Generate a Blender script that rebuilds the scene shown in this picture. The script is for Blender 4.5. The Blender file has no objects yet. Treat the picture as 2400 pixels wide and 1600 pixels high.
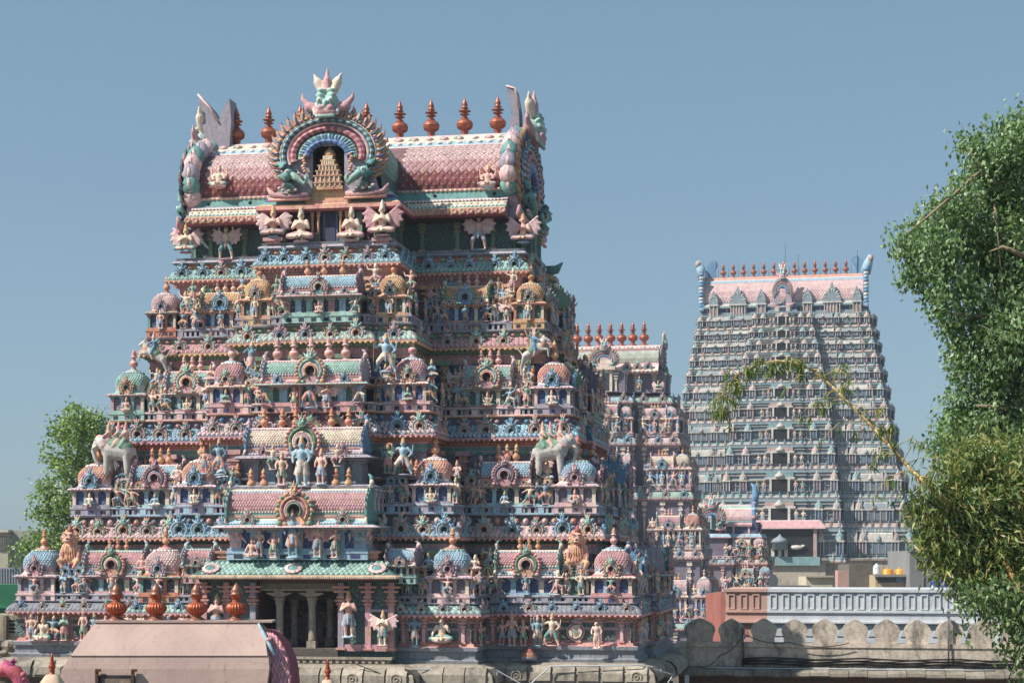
import bpy, math, random
import numpy as np
from math import sin, cos, pi, radians

random.seed(7)
rng = np.random.default_rng(7)
scene = bpy.context.scene
COL = scene.collection

# ------------------------------------------------------------------ camera
EYE = 13.0
F_PX, CX, HY = 4150.0, 1200.0, 1307.0
cam = bpy.data.cameras.new('camera')
cam.sensor_width = 36.0
cam.lens = F_PX / 2400.0 * 36.0
cam.shift_y = (HY - 800.0) / 2400.0
cam.clip_start = 0.5
cam.clip_end = 6000.0
cam_o = bpy.data.objects.new('camera', cam)
cam_o.location = (0, 0, EYE)
cam_o.rotation_euler = (pi / 2, 0, 0)
COL.objects.link(cam_o)
scene.camera = cam_o

# ------------------------------------------------------------------ light
SUN = np.array([-0.64, -0.28, 0.71]); SUN /= np.linalg.norm(SUN)
world = bpy.data.worlds.new('World')
scene.world = world
world.use_nodes = True
wn = world.node_tree.nodes; wl = world.node_tree.links
bg = wn['Background']
sky = wn.new('ShaderNodeTexSky')
sky.sky_type = 'NISHITA'
sky.sun_disc = False
sky.sun_elevation = math.asin(SUN[2])
sky.sun_rotation = math.atan2(SUN[0], SUN[1])
sky.altitude = 100
sky.air_density = 1.0
sky.dust_density = 0.6
sky.ozone_density = 2.0
hsv = wn.new('ShaderNodeHueSaturation')
hsv.inputs['Saturation'].default_value = 0.80
wl.new(sky.outputs[0], hsv.inputs['Color'])
smx = wn.new('ShaderNodeMix'); smx.data_type = 'RGBA'
smx.inputs[0].default_value = 0.62
wl.new(hsv.outputs[0], smx.inputs[6])
smx.inputs[7].default_value = (1.28, 2.52, 3.56, 1)
wl.new(smx.outputs[2], bg.inputs['Color'])
bg.inputs['Strength'].default_value = 0.080
sl = bpy.data.lights.new('sun', 'SUN')
sl.energy = 3.9
sl.angle = radians(0.6)
sl.color = (1.0, 0.95, 0.87)
so = bpy.data.objects.new('sun', sl)
COL.objects.link(so)
import mathutils
so.rotation_euler = mathutils.Vector(SUN).to_track_quat('Z', 'Y').to_euler()
scene.view_settings.view_transform = 'Standard'
scene.view_settings.look = 'None'
scene.view_settings.exposure = 0.68
scene.view_settings.gamma = 1.0
scene.view_settings.use_curve_mapping = False

# ------------------------------------------------------------------ colour
def L(r, g, b):
    o = []
    for c in (r, g, b):
        c /= 255.0
        o.append(c / 12.92 if c <= 0.04045 else ((c + 0.055) / 1.055) ** 2.4)
    return np.array(o)

P = dict(
    pink=L(202, 142, 142), lpink=L(222, 182, 178), salmon=L(212, 144, 120), orange=L(196, 116, 74),
    ochre=L(212, 160, 104), cream=L(224, 204, 176), teal=L(84, 150, 142), mint=L(146, 190, 174),
    green=L(104, 146, 110), dgreen=L(40, 82, 70), blue=L(78, 136, 176), lblue=L(144, 184, 202),
    dblue=L(34, 58, 112), navy=L(24, 34, 62), purple=L(108, 94, 112), lilac=L(160, 150, 164),
    grey=L(134, 140, 148), dgrey=L(86, 90, 98), red=L(168, 58, 64), maroon=L(74, 32, 42),
    white=L(224, 218, 208), brown=L(122, 84, 62), skinp=L(222, 168, 148), skinb=L(104, 146, 162),
    sking=L(120, 160, 140), skinc=L(226, 196, 168), gold=L(208, 158, 92), black=L(22, 20, 22),
    stone=L(150, 138, 120), dstone=L(98, 88, 76), copper=L(176, 92, 62),
)

for _k in P:
    _l = float(P[_k] @ np.array([0.30, 0.50, 0.20]))
    P[_k] = (P[_k] * 0.84 + _l * 0.16) * (1.08 if _l > 0.06 else 1.3)
    if _k not in ('black', 'stone', 'dstone', 'copper', 'brown'):
        P[_k] = P[_k] * 0.92 + np.array([0.55, 0.52, 0.55]) * (0.08 if _l > 0.06 else 0.05)
# ------------------------------------------------------------------ materials
def mk(name):
    m = bpy.data.materials.new(name)
    m.use_nodes = True
    nt = m.node_tree
    b = nt.nodes['Principled BSDF']
    return m, nt, b

def nd(nt, t, **k):
    n = nt.nodes.new(t)
    for a, v in k.items():
        setattr(n, a, v)
    return n

def ramp(nt, src, stops):
    r = nd(nt, 'ShaderNodeValToRGB')
    e = r.color_ramp.elements
    e[0].position, e[0].color = stops[0][0], (*stops[0][1], 1)
    e[1].position, e[1].color = stops[-1][0], (*stops[-1][1], 1)
    for p, c in stops[1:-1]:
        x = e.new(p); x.color = (*c, 1)
    nt.links.new(src, r.inputs[0])
    return r.outputs[0]

def g3(v):
    return (v, v, v)

def mulc(nt, a, b, fac=1.0, mode='MULTIPLY'):
    m = nd(nt, 'ShaderNodeMix', data_type='RGBA', blend_type=mode)
    m.inputs[0].default_value = fac
    nt.links.new(a, m.inputs[6])
    if hasattr(b, 'is_linked'):
        nt.links.new(b, m.inputs[7])
    else:
        m.inputs[7].default_value = (*b, 1)
    return m.outputs[2]

def noise(nt, vec, scale, detail=4, rough=0.6, dist=0.0):
    n = nd(nt, 'ShaderNodeTexNoise')
    n.inputs['Scale'].default_value = scale
    n.inputs['Detail'].default_value = detail
    n.inputs['Roughness'].default_value = rough
    n.inputs['Distortion'].default_value = dist
    nt.links.new(vec, n.inputs['Vector'])
    return n.outputs['Fac']

def pos(nt, sc=(1, 1, 1)):
    ge = nd(nt, 'ShaderNodeNewGeometry')
    mp = nd(nt, 'ShaderNodeMapping')
    mp.inputs['Scale'].default_value = sc
    nt.links.new(ge.outputs['Position'], mp.inputs['Vector'])
    return mp.outputs[0]

def bump(nt, b, h, st=0.4, d=0.03):
    bp = nd(nt, 'ShaderNodeBump')
    bp.inputs['Strength'].default_value = st
    bp.inputs['Distance'].default_value = d
    nt.links.new(h, bp.inputs['Height'])
    nt.links.new(bp.outputs[0], b.inputs['Normal'])

def attr(nt):
    a = nd(nt, 'ShaderNodeAttribute')
    a.attribute_name = 'Col'
    return a.outputs['Color']

def stucco(name, lo=0.76, fine=26, fb=0.5, rough=0.72, spots=0.0):
    m, nt, b = mk(name)
    p = pos(nt)
    c = attr(nt)
    big = noise(nt, pos(nt, (1, 1, 0.45)), 1.4, 5)
    med = noise(nt, p, 7.0, 4)
    c = mulc(nt, c, ramp(nt, big, [(0.3, g3(lo)), (0.62, g3(1.06))]))
    c = mulc(nt, c, ramp(nt, med, [(0.28, (0.68, 0.65, 0.64)), (0.50, (1.08, 1.07, 1.07))]))
    strk = noise(nt, pos(nt, (9, 9, 1.2)), 1.0, 3)
    c = mulc(nt, c, ramp(nt, strk, [(0.32, (0.66, 0.62, 0.60)), (0.46, (1, 1, 1))]), 0.8)
    hs0 = nd(nt, 'ShaderNodeHueSaturation'); mr0 = nd(nt, 'ShaderNodeMapRange')
    mr0.inputs['From Min'].default_value = 0.3; mr0.inputs['From Max'].default_value = 0.7
    mr0.inputs['To Min'].default_value = 0.465; mr0.inputs['To Max'].default_value = 0.535
    nt.links.new(noise(nt, p, 3.1, 3), mr0.inputs['Value']); nt.links.new(mr0.outputs[0], hs0.inputs['Hue']); nt.links.new(c, hs0.inputs['Color']); c = hs0.outputs[0]
    mould = noise(nt, pos(nt, (1.6, 1.6, 0.35)), 1.3, 8, 0.75)
    c = mulc(nt, c, ramp(nt, mould, [(0.30, (0.30, 0.29, 0.28)), (0.40, (1, 1, 1))]))
    if spots:
        v = nd(nt, 'ShaderNodeTexVoronoi')
        v.inputs['Scale'].default_value = spots
        nt.links.new(p, v.inputs['Vector'])
        hs = nd(nt, 'ShaderNodeHueSaturation')
        mr = nd(nt, 'ShaderNodeMapRange')
        mr.inputs['To Min'].default_value = 0.36; mr.inputs['To Max'].default_value = 0.64
        sp = nd(nt, 'ShaderNodeSeparateColor')
        nt.links.new(v.outputs['Color'], sp.inputs[0])
        nt.links.new(sp.outputs[0], mr.inputs['Value'])
        nt.links.new(mr.outputs[0], hs.inputs['Hue'])
        nt.links.new(c, hs.inputs['Color'])
        c = mulc(nt, hs.outputs[0], ramp(nt, v.outputs['Distance'], [(0.02, g3(1.25)), (0.5 / spots * 2, g3(0.6))]), 0.8)
        bump(nt, b, v.outputs['Distance'], 0.8, -0.05)
    else:
        bump(nt, b, noise(nt, p, fine, 3), fb, 0.03)
    nt.links.new(c, b.inputs['Base Color'])
    b.inputs['Roughness'].default_value = rough
    return m

M_ST = stucco('painted_stucco')
M_CV = stucco('carved_stucco', spots=9.0)

def scroll_mat():
    m, nt, b = mk('scroll_relief')
    c = attr(nt)
    p = pos(nt)
    w = nd(nt, 'ShaderNodeTexVoronoi')
    w.inputs['Scale'].default_value = 2.6
    nt.links.new(p, w.inputs['Vector'])
    mt = nd(nt, 'ShaderNodeMath', operation='MULTIPLY')
    mt.inputs[1].default_value = 26.0
    nt.links.new(w.outputs['Distance'], mt.inputs[0])
    s = nd(nt, 'ShaderNodeMath', operation='SINE')
    ad = nd(nt, 'ShaderNodeMath', operation='ADD')
    nt.links.new(mt.outputs[0], ad.inputs[0])
    ns = noise(nt, p, 5.0, 2)
    m2 = nd(nt, 'ShaderNodeMath', operation='MULTIPLY'); m2.inputs[1].default_value = 9.0
    nt.links.new(ns, m2.inputs[0]); nt.links.new(m2.outputs[0], ad.inputs[1])
    nt.links.new(ad.outputs[0], s.inputs[0])
    k = ramp(nt, s.outputs[0], [(0.45, g3(0.0)), (0.8, g3(1.0))])
    mx = nd(nt, 'ShaderNodeMix', data_type='RGBA')
    nt.links.new(k, mx.inputs[0]); nt.links.new(c, mx.inputs[6])
    li = nd(nt, 'ShaderNodeMix', data_type='RGBA'); li.inputs[0].default_value = 0.28
    nt.links.new(c, li.inputs[6]); li.inputs[7].default_value = (0.42, 0.50, 0.55, 1)
    nt.links.new(li.outputs[2], mx.inputs[7])
    nt.links.new(mx.outputs[2], b.inputs['Base Color'])
    bump(nt, b, s.outputs[0], 0.5, 0.03)
    b.inputs['Roughness'].default_value = 0.7
    return m
M_SC = scroll_mat()

def copper_mat():
    m, nt, b = mk('copper')
    c = mulc(nt, attr(nt), ramp(nt, noise(nt, pos(nt), 9, 4), [(0.3, (0.6, 0.55, 0.5)), (0.65, (1.1, 1.05, 1.0))]))
    nt.links.new(c, b.inputs['Base Color'])
    b.inputs['Metallic'].default_value = 0.35
    b.inputs['Roughness'].default_value = 0.42
    return m
M_CU = copper_mat()

def stone_mat(name, stain=0.3, scale=0.8, dark=(0.10, 0.09, 0.08), fine=14):
    m, nt, b = mk(name)
    p = pos(nt)
    c = attr(nt)
    c = mulc(nt, c, ramp(nt, noise(nt, p, 5.0, 6, 0.7), [(0.3, g3(0.62)), (0.65, g3(1.12))]))
    st = ramp(nt, noise(nt, pos(nt, (1, 1, 0.5)), scale, 7, 0.72, 0.4), [(0.60 - stain * 0.35, g3(1.0)), (0.74 - stain * 0.3, g3(0.0))])
    mx = nd(nt, 'ShaderNodeMix', data_type='RGBA')
    iv = nd(nt, 'ShaderNodeInvert'); nt.links.new(st, iv.inputs[1])
    ml = nd(nt, 'ShaderNodeMath', operation='MULTIPLY'); ml.inputs[1].default_value = 0.85
    nt.links.new(iv.outputs[0], ml.inputs[0]); nt.links.new(ml.outputs[0], mx.inputs[0])
    nt.links.new(c, mx.inputs[6]); mx.inputs[7].default_value = (*dark, 1)
    nt.links.new(mx.outputs[2], b.inputs['Base Color'])
    bump(nt, b, noise(nt, p, fine, 5, 0.7), 0.6, 0.04)
    b.inputs['Roughness'].default_value = 0.85
    return m
M_STONE = stone_mat('weathered_stone', 0.25)
M_STAIN = stone_mat('stained_plaster', 0.34, 0.9)
def plaster():
    m, nt, b = mk('smooth_plaster')
    c = attr(nt)
    c = mulc(nt, c, ramp(nt, noise(nt, pos(nt, (1, 1, 0.6)), 0.9, 4, 0.5), [(0.35, (0.86, 0.85, 0.85)), (0.65, (1.03, 1.02, 1.0))]))
    c = mulc(nt, c, ramp(nt, noise(nt, pos(nt, (7, 7, 0.5)), 1.0, 5, 0.7), [(0.30, (0.74, 0.72, 0.70)), (0.42, (1, 1, 1))]))
    c = mulc(nt, c, ramp(nt, noise(nt, pos(nt), 14.0, 6, 0.8), [(0.26, (0.5, 0.48, 0.46)), (0.33, (1, 1, 1))]))
    v = nd(nt, 'ShaderNodeTexVoronoi'); v.feature = 'DISTANCE_TO_EDGE'; v.inputs['Scale'].default_value = 0.55
    wp = nd(nt, 'ShaderNodeMix', data_type='RGBA'); wp.inputs[0].default_value = 0.25
    nn = nd(nt, 'ShaderNodeTexNoise'); nn.inputs['Scale'].default_value = 2.2; nn.inputs['Detail'].default_value = 5
    q = pos(nt); nt.links.new(q, nn.inputs['Vector']); nt.links.new(q, wp.inputs[6]); nt.links.new(nn.outputs['Color'], wp.inputs[7])
    nt.links.new(wp.outputs[2], v.inputs['Vector'])
    c = mulc(nt, c, ramp(nt, v.outputs['Distance'], [(0.0, (0.45, 0.42, 0.40)), (0.005, (1, 1, 1))]), 0.4)
    nt.links.new(c, b.inputs['Base Color'])
    bump(nt, b, noise(nt, q, 5, 5, 0.6), 0.35, 0.04)
    b.inputs['Roughness'].default_value = 0.85
    return m
M_PLA = plaster()

def leaf_mat(name, tr=0.25):
    m, nt, b = mk(name)
    c = attr(nt)
    nt.links.new(c, b.inputs['Base Color'])
    b.inputs['Roughness'].default_value = 0.42
    b.inputs['Specular IOR Level'].default_value = 0.45
    t = nd(nt, 'ShaderNodeBsdfTranslucent')
    nt.links.new(mulc(nt, c, (1.5, 1.7, 0.6)), t.inputs['Color'])
    mx = nd(nt, 'ShaderNodeMixShader'); mx.inputs[0].default_value = tr
    nt.links.new(b.outputs[0], mx.inputs[1]); nt.links.new(t.outputs[0], mx.inputs[2])
    nt.links.new(mx.outputs[0], nt.nodes['Material Output'].inputs['Surface'])
    return m
M_LEAF = leaf_mat('leaf')

def plain(name, rough=0.6, metal=0.0):
    m, nt, b = mk(name)
    c = mulc(nt, attr(nt), ramp(nt, noise(nt, pos(nt), 3.0, 5), [(0.3, g3(0.78)), (0.65, g3(1.06))]))
    nt.links.new(c, b.inputs['Base Color'])
    b.inputs['Roughness'].default_value = rough
    b.inputs['Metallic'].default_value = metal
    return m
M_PL = plain('paint')
M_PLASTIC = plain('plastic', 0.35)
M_BARK = stone_mat('bark', 0.2, 3.0, fine=20)
MATS = [M_ST, M_CV, M_SC, M_CU, M_STONE, M_STAIN, M_PLA, M_LEAF, M_PL, M_PLASTIC, M_BARK]
ST, CV, SC, CU, SN, SA, PA, LF, PL_, PC, BK = range(len(MATS))

# ------------------------------------------------------------------ mesh builder
class G:
    def __init__(s):
        s.V = []; s.n = 0; s.F = []
    def add(s, v, f, c, mat=0, sm=False):
        v = np.asarray(v, float).reshape(-1, 3)
        f = np.asarray(f, int)
        c = np.asarray(c, float)
        if c.ndim == 1:
            c = np.broadcast_to(c, (len(f), 3))
        s.F.append((f + s.n, c, mat, sm))
        s.V.append(v); s.n += len(v)
    def more(s, f, c, mat=0, sm=False):      # faces on the verts of the last add
        f = np.asarray(f, int); c = np.asarray(c, float)
        if c.ndim == 1:
            c = np.broadcast_to(c, (len(f), 3))
        s.F.append((f + s.n - len(s.V[-1]), c, mat, sm))
    def arr(s):
        return np.concatenate(s.V)
    def put(s, g, loc=(0, 0, 0), rz=0.0, sc=1.0, mirror=False):
        v = g.arr() * (np.asarray(sc, float))
        if mirror:
            v = v * np.array([-1, 1, 1])
        c_, s_ = cos(rz), sin(rz)
        v = v @ np.array([[c_, s_, 0], [-s_, c_, 0], [0, 0, 1]]) + np.asarray(loc, float)
        base = s.n
        for f, c, m, sm in g.F:
            s.F.append(((f[:, ::-1] if mirror else f) + base, c, m, sm))
        s.V.append(v); s.n += len(v)
    def putn(s, g, P_, A, sc=1.0, cols=None):
        P_ = np.asarray(P_, float).reshape(-1, 3); n = len(P_)
        if n == 0:
            return
        A = np.broadcast_to(np.asarray(A, float), (n,))
        S = np.broadcast_to(np.asarray(sc, float), (n,))
        v = g.arr(); nv = len(v)
        ca, sa = np.cos(A)[:, None], np.sin(A)[:, None]
        x = v[None, :, 0] * S[:, None]; y = v[None, :, 1] * S[:, None]; z = v[None, :, 2] * S[:, None]
        V = np.stack([x * ca - y * sa + P_[:, 0:1], x * sa + y * ca + P_[:, 1:2], z + P_[:, 2:3]], -1).reshape(-1, 3)
        off = (np.arange(n) * nv + s.n)
        for f, c, m, sm in g.F:
            ff = (f[None] + off[:, None, None]).reshape(-1, f.shape[1])
            if cols is not None:
                cc = np.repeat(np.asarray(cols), len(f), 0)
            else:
                cc = np.tile(c, (n, 1))
            s.F.append((ff, cc, m, sm))
        s.V.append(V); s.n += len(V)
    def mesh(s, name):
        me = bpy.data.meshes.new(name)
        v = s.arr()
        me.vertices.add(len(v)); me.vertices.foreach_set('co', v.ravel())
        tot = np.concatenate([np.full(len(f), f.shape[1]) for f, *_ in s.F])
        loops = np.concatenate([f.ravel() for f, *_ in s.F])
        me.loops.add(len(loops)); me.loops.foreach_set('vertex_index', loops.astype(np.int32))
        st = np.concatenate([[0], np.cumsum(tot)[:-1]])
        me.polygons.add(len(tot)); me.polygons.foreach_set('loop_start', st.astype(np.int32))
        used = sorted(set(m for _, _, m, _ in s.F))
        idx = {m: i for i, m in enumerate(used)}
        mi = np.concatenate([np.full(len(f), idx[m]) for f, _, m, _ in s.F])
        for m in used:
            me.materials.append(MATS[m])
        me.polygons.foreach_set('material_index', mi.astype(np.int32))
        sm = np.concatenate([np.full(len(f), bool(x)) for f, _, _, x in s.F])
        me.polygons.foreach_set('use_smooth', sm)
        me.update(calc_edges=True)
        cc = np.concatenate([c for _, c, _, _ in s.F])
        a = me.attributes.new('Col', 'FLOAT_COLOR', 'FACE')
        a.data.foreach_set('color', np.concatenate([cc, np.ones((len(cc), 1))], 1).astype(np.float32).ravel())
        me.validate()
        return me

def ob(name, me, parent=None, loc=(0, 0, 0), rz=0.0, sc=1.0, **props):
    if isinstance(me, G):
        me = me.mesh(name)
    o = bpy.data.objects.new(name, me)
    COL.objects.link(o)
    if parent is not None:
        o.parent = parent
    o.location = tuple(float(q) for q in loc)
    o.rotation_euler = (0, 0, rz)
    o.scale = (sc, sc, sc) if np.isscalar(sc) else tuple(sc)
    for k, v in props.items():
        o[k] = v
    return o

def thing(name, label, cat, loc=(0, 0, 0), rz=0.0, group=None):
    o = ob(name, None, None, loc, rz)
    o['label'] = label; o['category'] = cat
    if group:
        o['group'] = group
    return o

BOXF = np.array([[0, 3, 2, 1], [4, 5, 6, 7], [0, 1, 5, 4], [1, 2, 6, 5], [2, 3, 7, 6], [3, 0, 4, 7]])
def box(g, x0, x1, y0, y1, z0, z1, c, mat=0):
    v = [(x0, y0, z0), (x1, y0, z0), (x1, y1, z0), (x0, y1, z0), (x0, y0, z1), (x1, y0, z1), (x1, y1, z1), (x0, y1, z1)]
    g.add(v, BOXF, c, mat)

def cbox(g, c, s, col, mat=0):
    box(g, c[0] - s[0] / 2, c[0] + s[0] / 2, c[1] - s[1] / 2, c[1] + s[1] / 2, c[2] - s[2] / 2, c[2] + s[2] / 2, col, mat)

def loft(g, rings, cols, mat=0, sm=False, cap=True):
    R = np.asarray(rings, float); m, n, _ = R.shape
    i = np.arange(m - 1)[:, None]; j = np.arange(n)[None]
    f = np.stack([i * n + j, i * n + (j + 1) % n, (i + 1) * n + (j + 1) % n, (i + 1) * n + j], -1).reshape(-1, 4)
    cols = np.asarray(cols, float)
    if cols.ndim == 2:
        cols = np.repeat(cols, n, 0)
    g.add(R.reshape(-1, 3), f, cols, mat, sm)
    if cap:
        c0 = cols if cols.ndim == 1 else cols[0]; c1 = cols if cols.ndim == 1 else cols[-1]
        g.more([np.arange(n)[::-1]], c0, mat)
        g.more([(m - 1) * n + np.arange(n)], c1, mat)

def lathe(g, prof, n, cols, c=(0, 0, 0), mat=0, sm=True, sq=None, a0=0.0, lob=0.0, nl=12):
    th = a0 + np.arange(n) * 2 * pi / n
    k = np.ones(n)
    if sq:
        k = 1.0 / (np.abs(np.cos(th)) ** sq + np.abs(np.sin(th)) ** sq) ** (1.0 / sq)
    R = []
    for q in prof:
        r, z = q[0], q[1]
        kk = k * (1 + (lob if len(q) > 2 and q[2] else 0) * np.cos(nl * th))
        R.append(np.stack([c[0] + r * kk * np.cos(th), c[1] + r * kk * np.sin(th), np.full(n, c[2] + z)], -1))
    loft(g, R, cols, mat, sm)

def ell(g, c, r, col, nu=8, nv=5, mat=0, sm=True):
    prof = []
    R = []
    th = np.arange(nu) * 2 * pi / nu
    for i in range(nv + 1):
        a = -pi / 2 + pi * i / nv
        rr = max(cos(a), 0.05)
        R.append(np.stack([c[0] + r[0] * rr * np.cos(th), c[1] + r[1] * rr * np.sin(th), np.full(nu, c[2] + r[2] * sin(a))], -1))
    loft(g, R, col, mat, sm)

def frame_of(d):
    d = d / (np.linalg.norm(d) + 1e-9)
    a = np.array([0, 0, 1.0]) if abs(d[2]) < 0.9 else np.array([1.0, 0, 0])
    u = np.cross(a, d); u /= np.linalg.norm(u)
    return u, np.cross(d, u)

def tube(g, pts, rad, n, col, mat=0, sm=True):
    pts = np.asarray(pts, float); m = len(pts)
    rad = np.broadcast_to(np.asarray(rad, float), (m,))
    th = np.arange(n) * 2 * pi / n
    R = []
    for i in range(m):
        d = pts[min(i + 1, m - 1)] - pts[max(i - 1, 0)]
        u, v = frame_of(d)
        R.append(pts[i] + rad[i] * (np.cos(th)[:, None] * u + np.sin(th)[:, None] * v))
    loft(g, R, col, mat, sm)

def extr(g, poly, y0, y1, col, mat=0, plane='xz', back=None):
    """prism of a 2-D outline; plane xz -> extruded along y, yz -> along x"""
    p = np.asarray(poly, float); n = len(p)
    def mk3(t):
        if plane == 'xz':
            return np.stack([p[:, 0], np.full(n, t), p[:, 1]], -1)
        return np.stack([np.full(n, t), p[:, 0], p[:, 1]], -1)
    v = np.concatenate([mk3(y0), mk3(y1)])
    j = np.arange(n)
    g.add(v, np.stack([j, (j + 1) % n, (j + 1) % n + n, j + n], -1), col, mat)
    g.more([j[::-1]], col, mat)
    g.more([j + n], col if back is None else back, mat)

def band(g, cx, cz, r0, r1, y, h, a0, a1, n, cols, mat=0, ez=1.0, sm=False):
    """arched moulding in the xz plane, domed towards -y"""
    a = np.radians(np.linspace(a0, a1, n + 1))
    rr = [(r0, y), (r0 + (r1 - r0) * 0.15, y - h * 0.8), ((r0 + r1) / 2, y - h), (r1 - (r1 - r0) * 0.15, y - h * 0.8), (r1, y)]
    V = np.stack([np.stack([cx + r * np.cos(a), np.full(n + 1, yy), cz + r * ez * np.sin(a)], -1) for r, yy in rr], 1)
    k = len(rr)
    i = np.arange(n)[:, None]; j = np.arange(k - 1)[None]
    f = np.stack([i * k + j, (i + 1) * k + j, (i + 1) * k + j + 1, i * k + j + 1], -1).reshape(-1, 4)
    cols = np.asarray(cols, float)
    if cols.ndim == 2:
        cols = np.repeat(cols[np.arange(n) % len(cols)], k - 1, 0)
    g.add(V.reshape(-1, 3), f, cols, mat, sm)

def petals(g, cx, cz, r0, r1, w, y, h, a0, a1, n, cols, ez=1.0, curl=0.0):
    """row of pointed leaves round an arch"""
    cols = [np.asarray(c) for c in cols]
    for i in range(n):
        a = radians(a0 + (a1 - a0) * (i + 0.5) / n)
        d = np.array([cos(a), 0, sin(a) * ez]); t = np.array([-sin(a), 0, cos(a)])
        s = 1 if cos(a) < 0 else -1
        c = np.array([cx, y, cz])
        q = [c + d * r0 - t * w * 0.35, c + d * r0 + t * w * 0.35, c + d * (r0 * 0.5 + r1 * 0.5) + t * w * 0.5, c + d * r1 + t * curl * s,
             c + d * (r0 * 0.5 + r1 * 0.5) - t * w * 0.5, c + d * (r0 * 0.45 + r1 * 0.55) + np.array([0, -h, 0])]
        g.add(q, [[0, 1, 5], [1, 2, 5], [2, 3, 5], [3, 4, 5], [4, 0, 5]], cols[i % len(cols)])

def scales(g, fn, nu, nv, col, h=0.03, k=0.86, jit=0.08, mat=0, col2=None):
    """diamond tiles raised on a surface fn(u, v) -> (n, 3)"""
    ii, jj = np.meshgrid(np.arange(nu), np.arange(2 * nv - 1), indexing='ij')
    u = (ii + 0.5 + 0.5 * (jj % 2)) / nu; v = (jj + 1) / (2.0 * nv)
    m = u <= 1 - 0.4 / nu
    u = u[m]; v = v[m]
    du, dv = 0.5 / nu * k, 0.5 / nv * k
    def f(a, b):
        return fn(np.clip(a, 0, 1), np.clip(b, 0, 1))
    c = f(u, v); a1 = f(u - du, v); a2 = f(u + du, v); b1 = f(u, v - dv); b2 = f(u, v + dv)
    nn = np.cross(a2 - a1, b2 - b1); nn /= np.linalg.norm(nn, axis=1)[:, None] + 1e-9
    top = c + nn * h
    e = 0.15 * h
    V = np.stack([a1 + nn * e, b1 + nn * e, a2 + nn * e, b2 + nn * e, top], 1).reshape(-1, 3)
    o = np.arange(len(c))[:, None, None] * 5
    F_ = (o + np.array([[0, 1, 4], [1, 2, 4], [2, 3, 4], [3, 0, 4]])[None]).reshape(-1, 3)
    cc = np.asarray(col)[None] * (1 + rng.uniform(-jit, jit, (len(c), 1)))
    if col2 is not None:
        t = np.clip(v * 1.0, 0, 1)[:, None]
        cc = cc * t + np.asarray(col2)[None] * (1 - t)
    g.add(V, F_, np.repeat(cc, 4, 0), mat)

def offp(Pg, d):
    Pg = np.asarray(Pg, float)
    e = np.roll(Pg, -1, 0) - Pg
    nn = np.stack([e[:, 1], -e[:, 0]], -1); nn /= np.linalg.norm(nn, axis=1)[:, None]
    pv = np.roll(nn, 1, 0)
    s = nn + pv
    same = np.abs((nn * pv).sum(1) - 1) < 1e-6
    s[same] = nn[same]
    return Pg + s * d

def mold(g, Pg, prof, cols, mat=0, mats=None):
    R = [np.concatenate([offp(Pg, d), np.full((len(Pg), 1), z)], 1) for d, z in prof]
    n = len(Pg)
    for i in range(len(R) - 1):
        v = np.concatenate([R[i], R[i + 1]]); j = np.arange(n)
        g.add(v, np.stack([j, (j + 1) % n, (j + 1) % n + n, j + n], -1), cols[i], mats[i] if mats else mat)
    g.add(R[-1], [np.arange(n)], cols[-1], mat)
    g.add(R[0], [np.arange(n)[::-1]], cols[0], mat)

def along(Pg, d, spacing, sides='frl', inset=0.0, phase=0.5):
    """points, angles (front of the piece is -y) on the edges of a footprint"""
    Q = offp(Pg, d); out = []; ang = []; ln = []
    for i in range(len(Q)):
        a, b = Q[i], Q[(i + 1) % len(Q)]
        e = b - a; l = np.linalg.norm(e); e = e / l
        nx, ny = e[1], -e[0]
        side = 'f' if ny < -0.5 else 'k' if ny > 0.5 else 'r' if nx > 0.5 else 'l'
        if side not in sides:
            continue
        l2 = l - 2 * inset
        n = max(int(round(l2 / spacing)), 1 if l2 > 0.45 * spacing else 0)
        for k in range(n):
            out.append(a + e * (inset + l2 * (k + phase) / n)); ang.append(math.atan2(nx, -ny)); ln.append(l)
    return np.array(out).reshape(-1, 2), np.array(ang), np.array(ln)

def steps(front, side, back=None):
    """footprint; front = [(half width, y)...] outermost first, side = [(half depth, x)...]"""
    hw = front[0][0]; hd = -front[0][1]
    pts = []
    # front, left to right
    pts.append((-hw, -hd))
    for i in range(1, len(front)):
        w, y = front[i]
        pts += [(-w, front[i - 1][1]), (-w, y)]
    for i in range(len(front) - 1, 0, -1):
        w, y = front[i]
        pts += [(w, y), (w, front[i - 1][1])]
    pts.append((hw, -hd))
    for i, (w, x) in enumerate(side):
        px = hw if i == 0 else side[i - 1][1]
        pts += [(px, -w), (x, -w)]
    for i in range(len(side) - 1, -1, -1):
        w, x = side[i]
        px = hw if i == 0 else side[i - 1][1]
        pts += [(x, w), (px, w)]
    pts.append((hw, hd))
    pts.append((-hw, hd))
    for i, (w, x) in enumerate(side):
        px = hw if i == 0 else side[i - 1][1]
        pts += [(-px, w), (-x, w)]
    for i in range(len(side) - 1, -1, -1):
        w, x = side[i]
        px = hw if i == 0 else side[i - 1][1]
        pts += [(-x, -w), (-px, -w)]
    return np.array(pts)

def pieces(name, sub, parent, P_, A, z=None, cols=None, sc=None, **kw):
    """one object per piece; the meshes are shared"""
    P_ = np.asarray(P_, float).reshape(len(P_), -1)
    if cols is None:
        ms = [sub.mesh(name)]
    else:
        ms = []
        for c in cols:
            q = G(); q.put(sub); q.F = [(f, np.broadcast_to(c, (len(f), 3)), m, s_) for f, _, m, s_ in q.F]; ms.append(q.mesh(name))
    out = []
    A = np.broadcast_to(np.asarray(A, float), (len(P_),))
    for i, p in enumerate(P_):
        zz = z if z is not None else p[2]
        out.append(ob(name, ms[i % len(ms)], parent, (p[0], p[1], zz), float(A[i]), 1.0 if sc is None else sc, **kw))
    return out

def W(px, py, D):
    """world point seen at photo pixel px, py at distance D"""
    return np.array([(px - CX) / F_PX * D, D, EYE + (HY - py) / F_PX * D])
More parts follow.
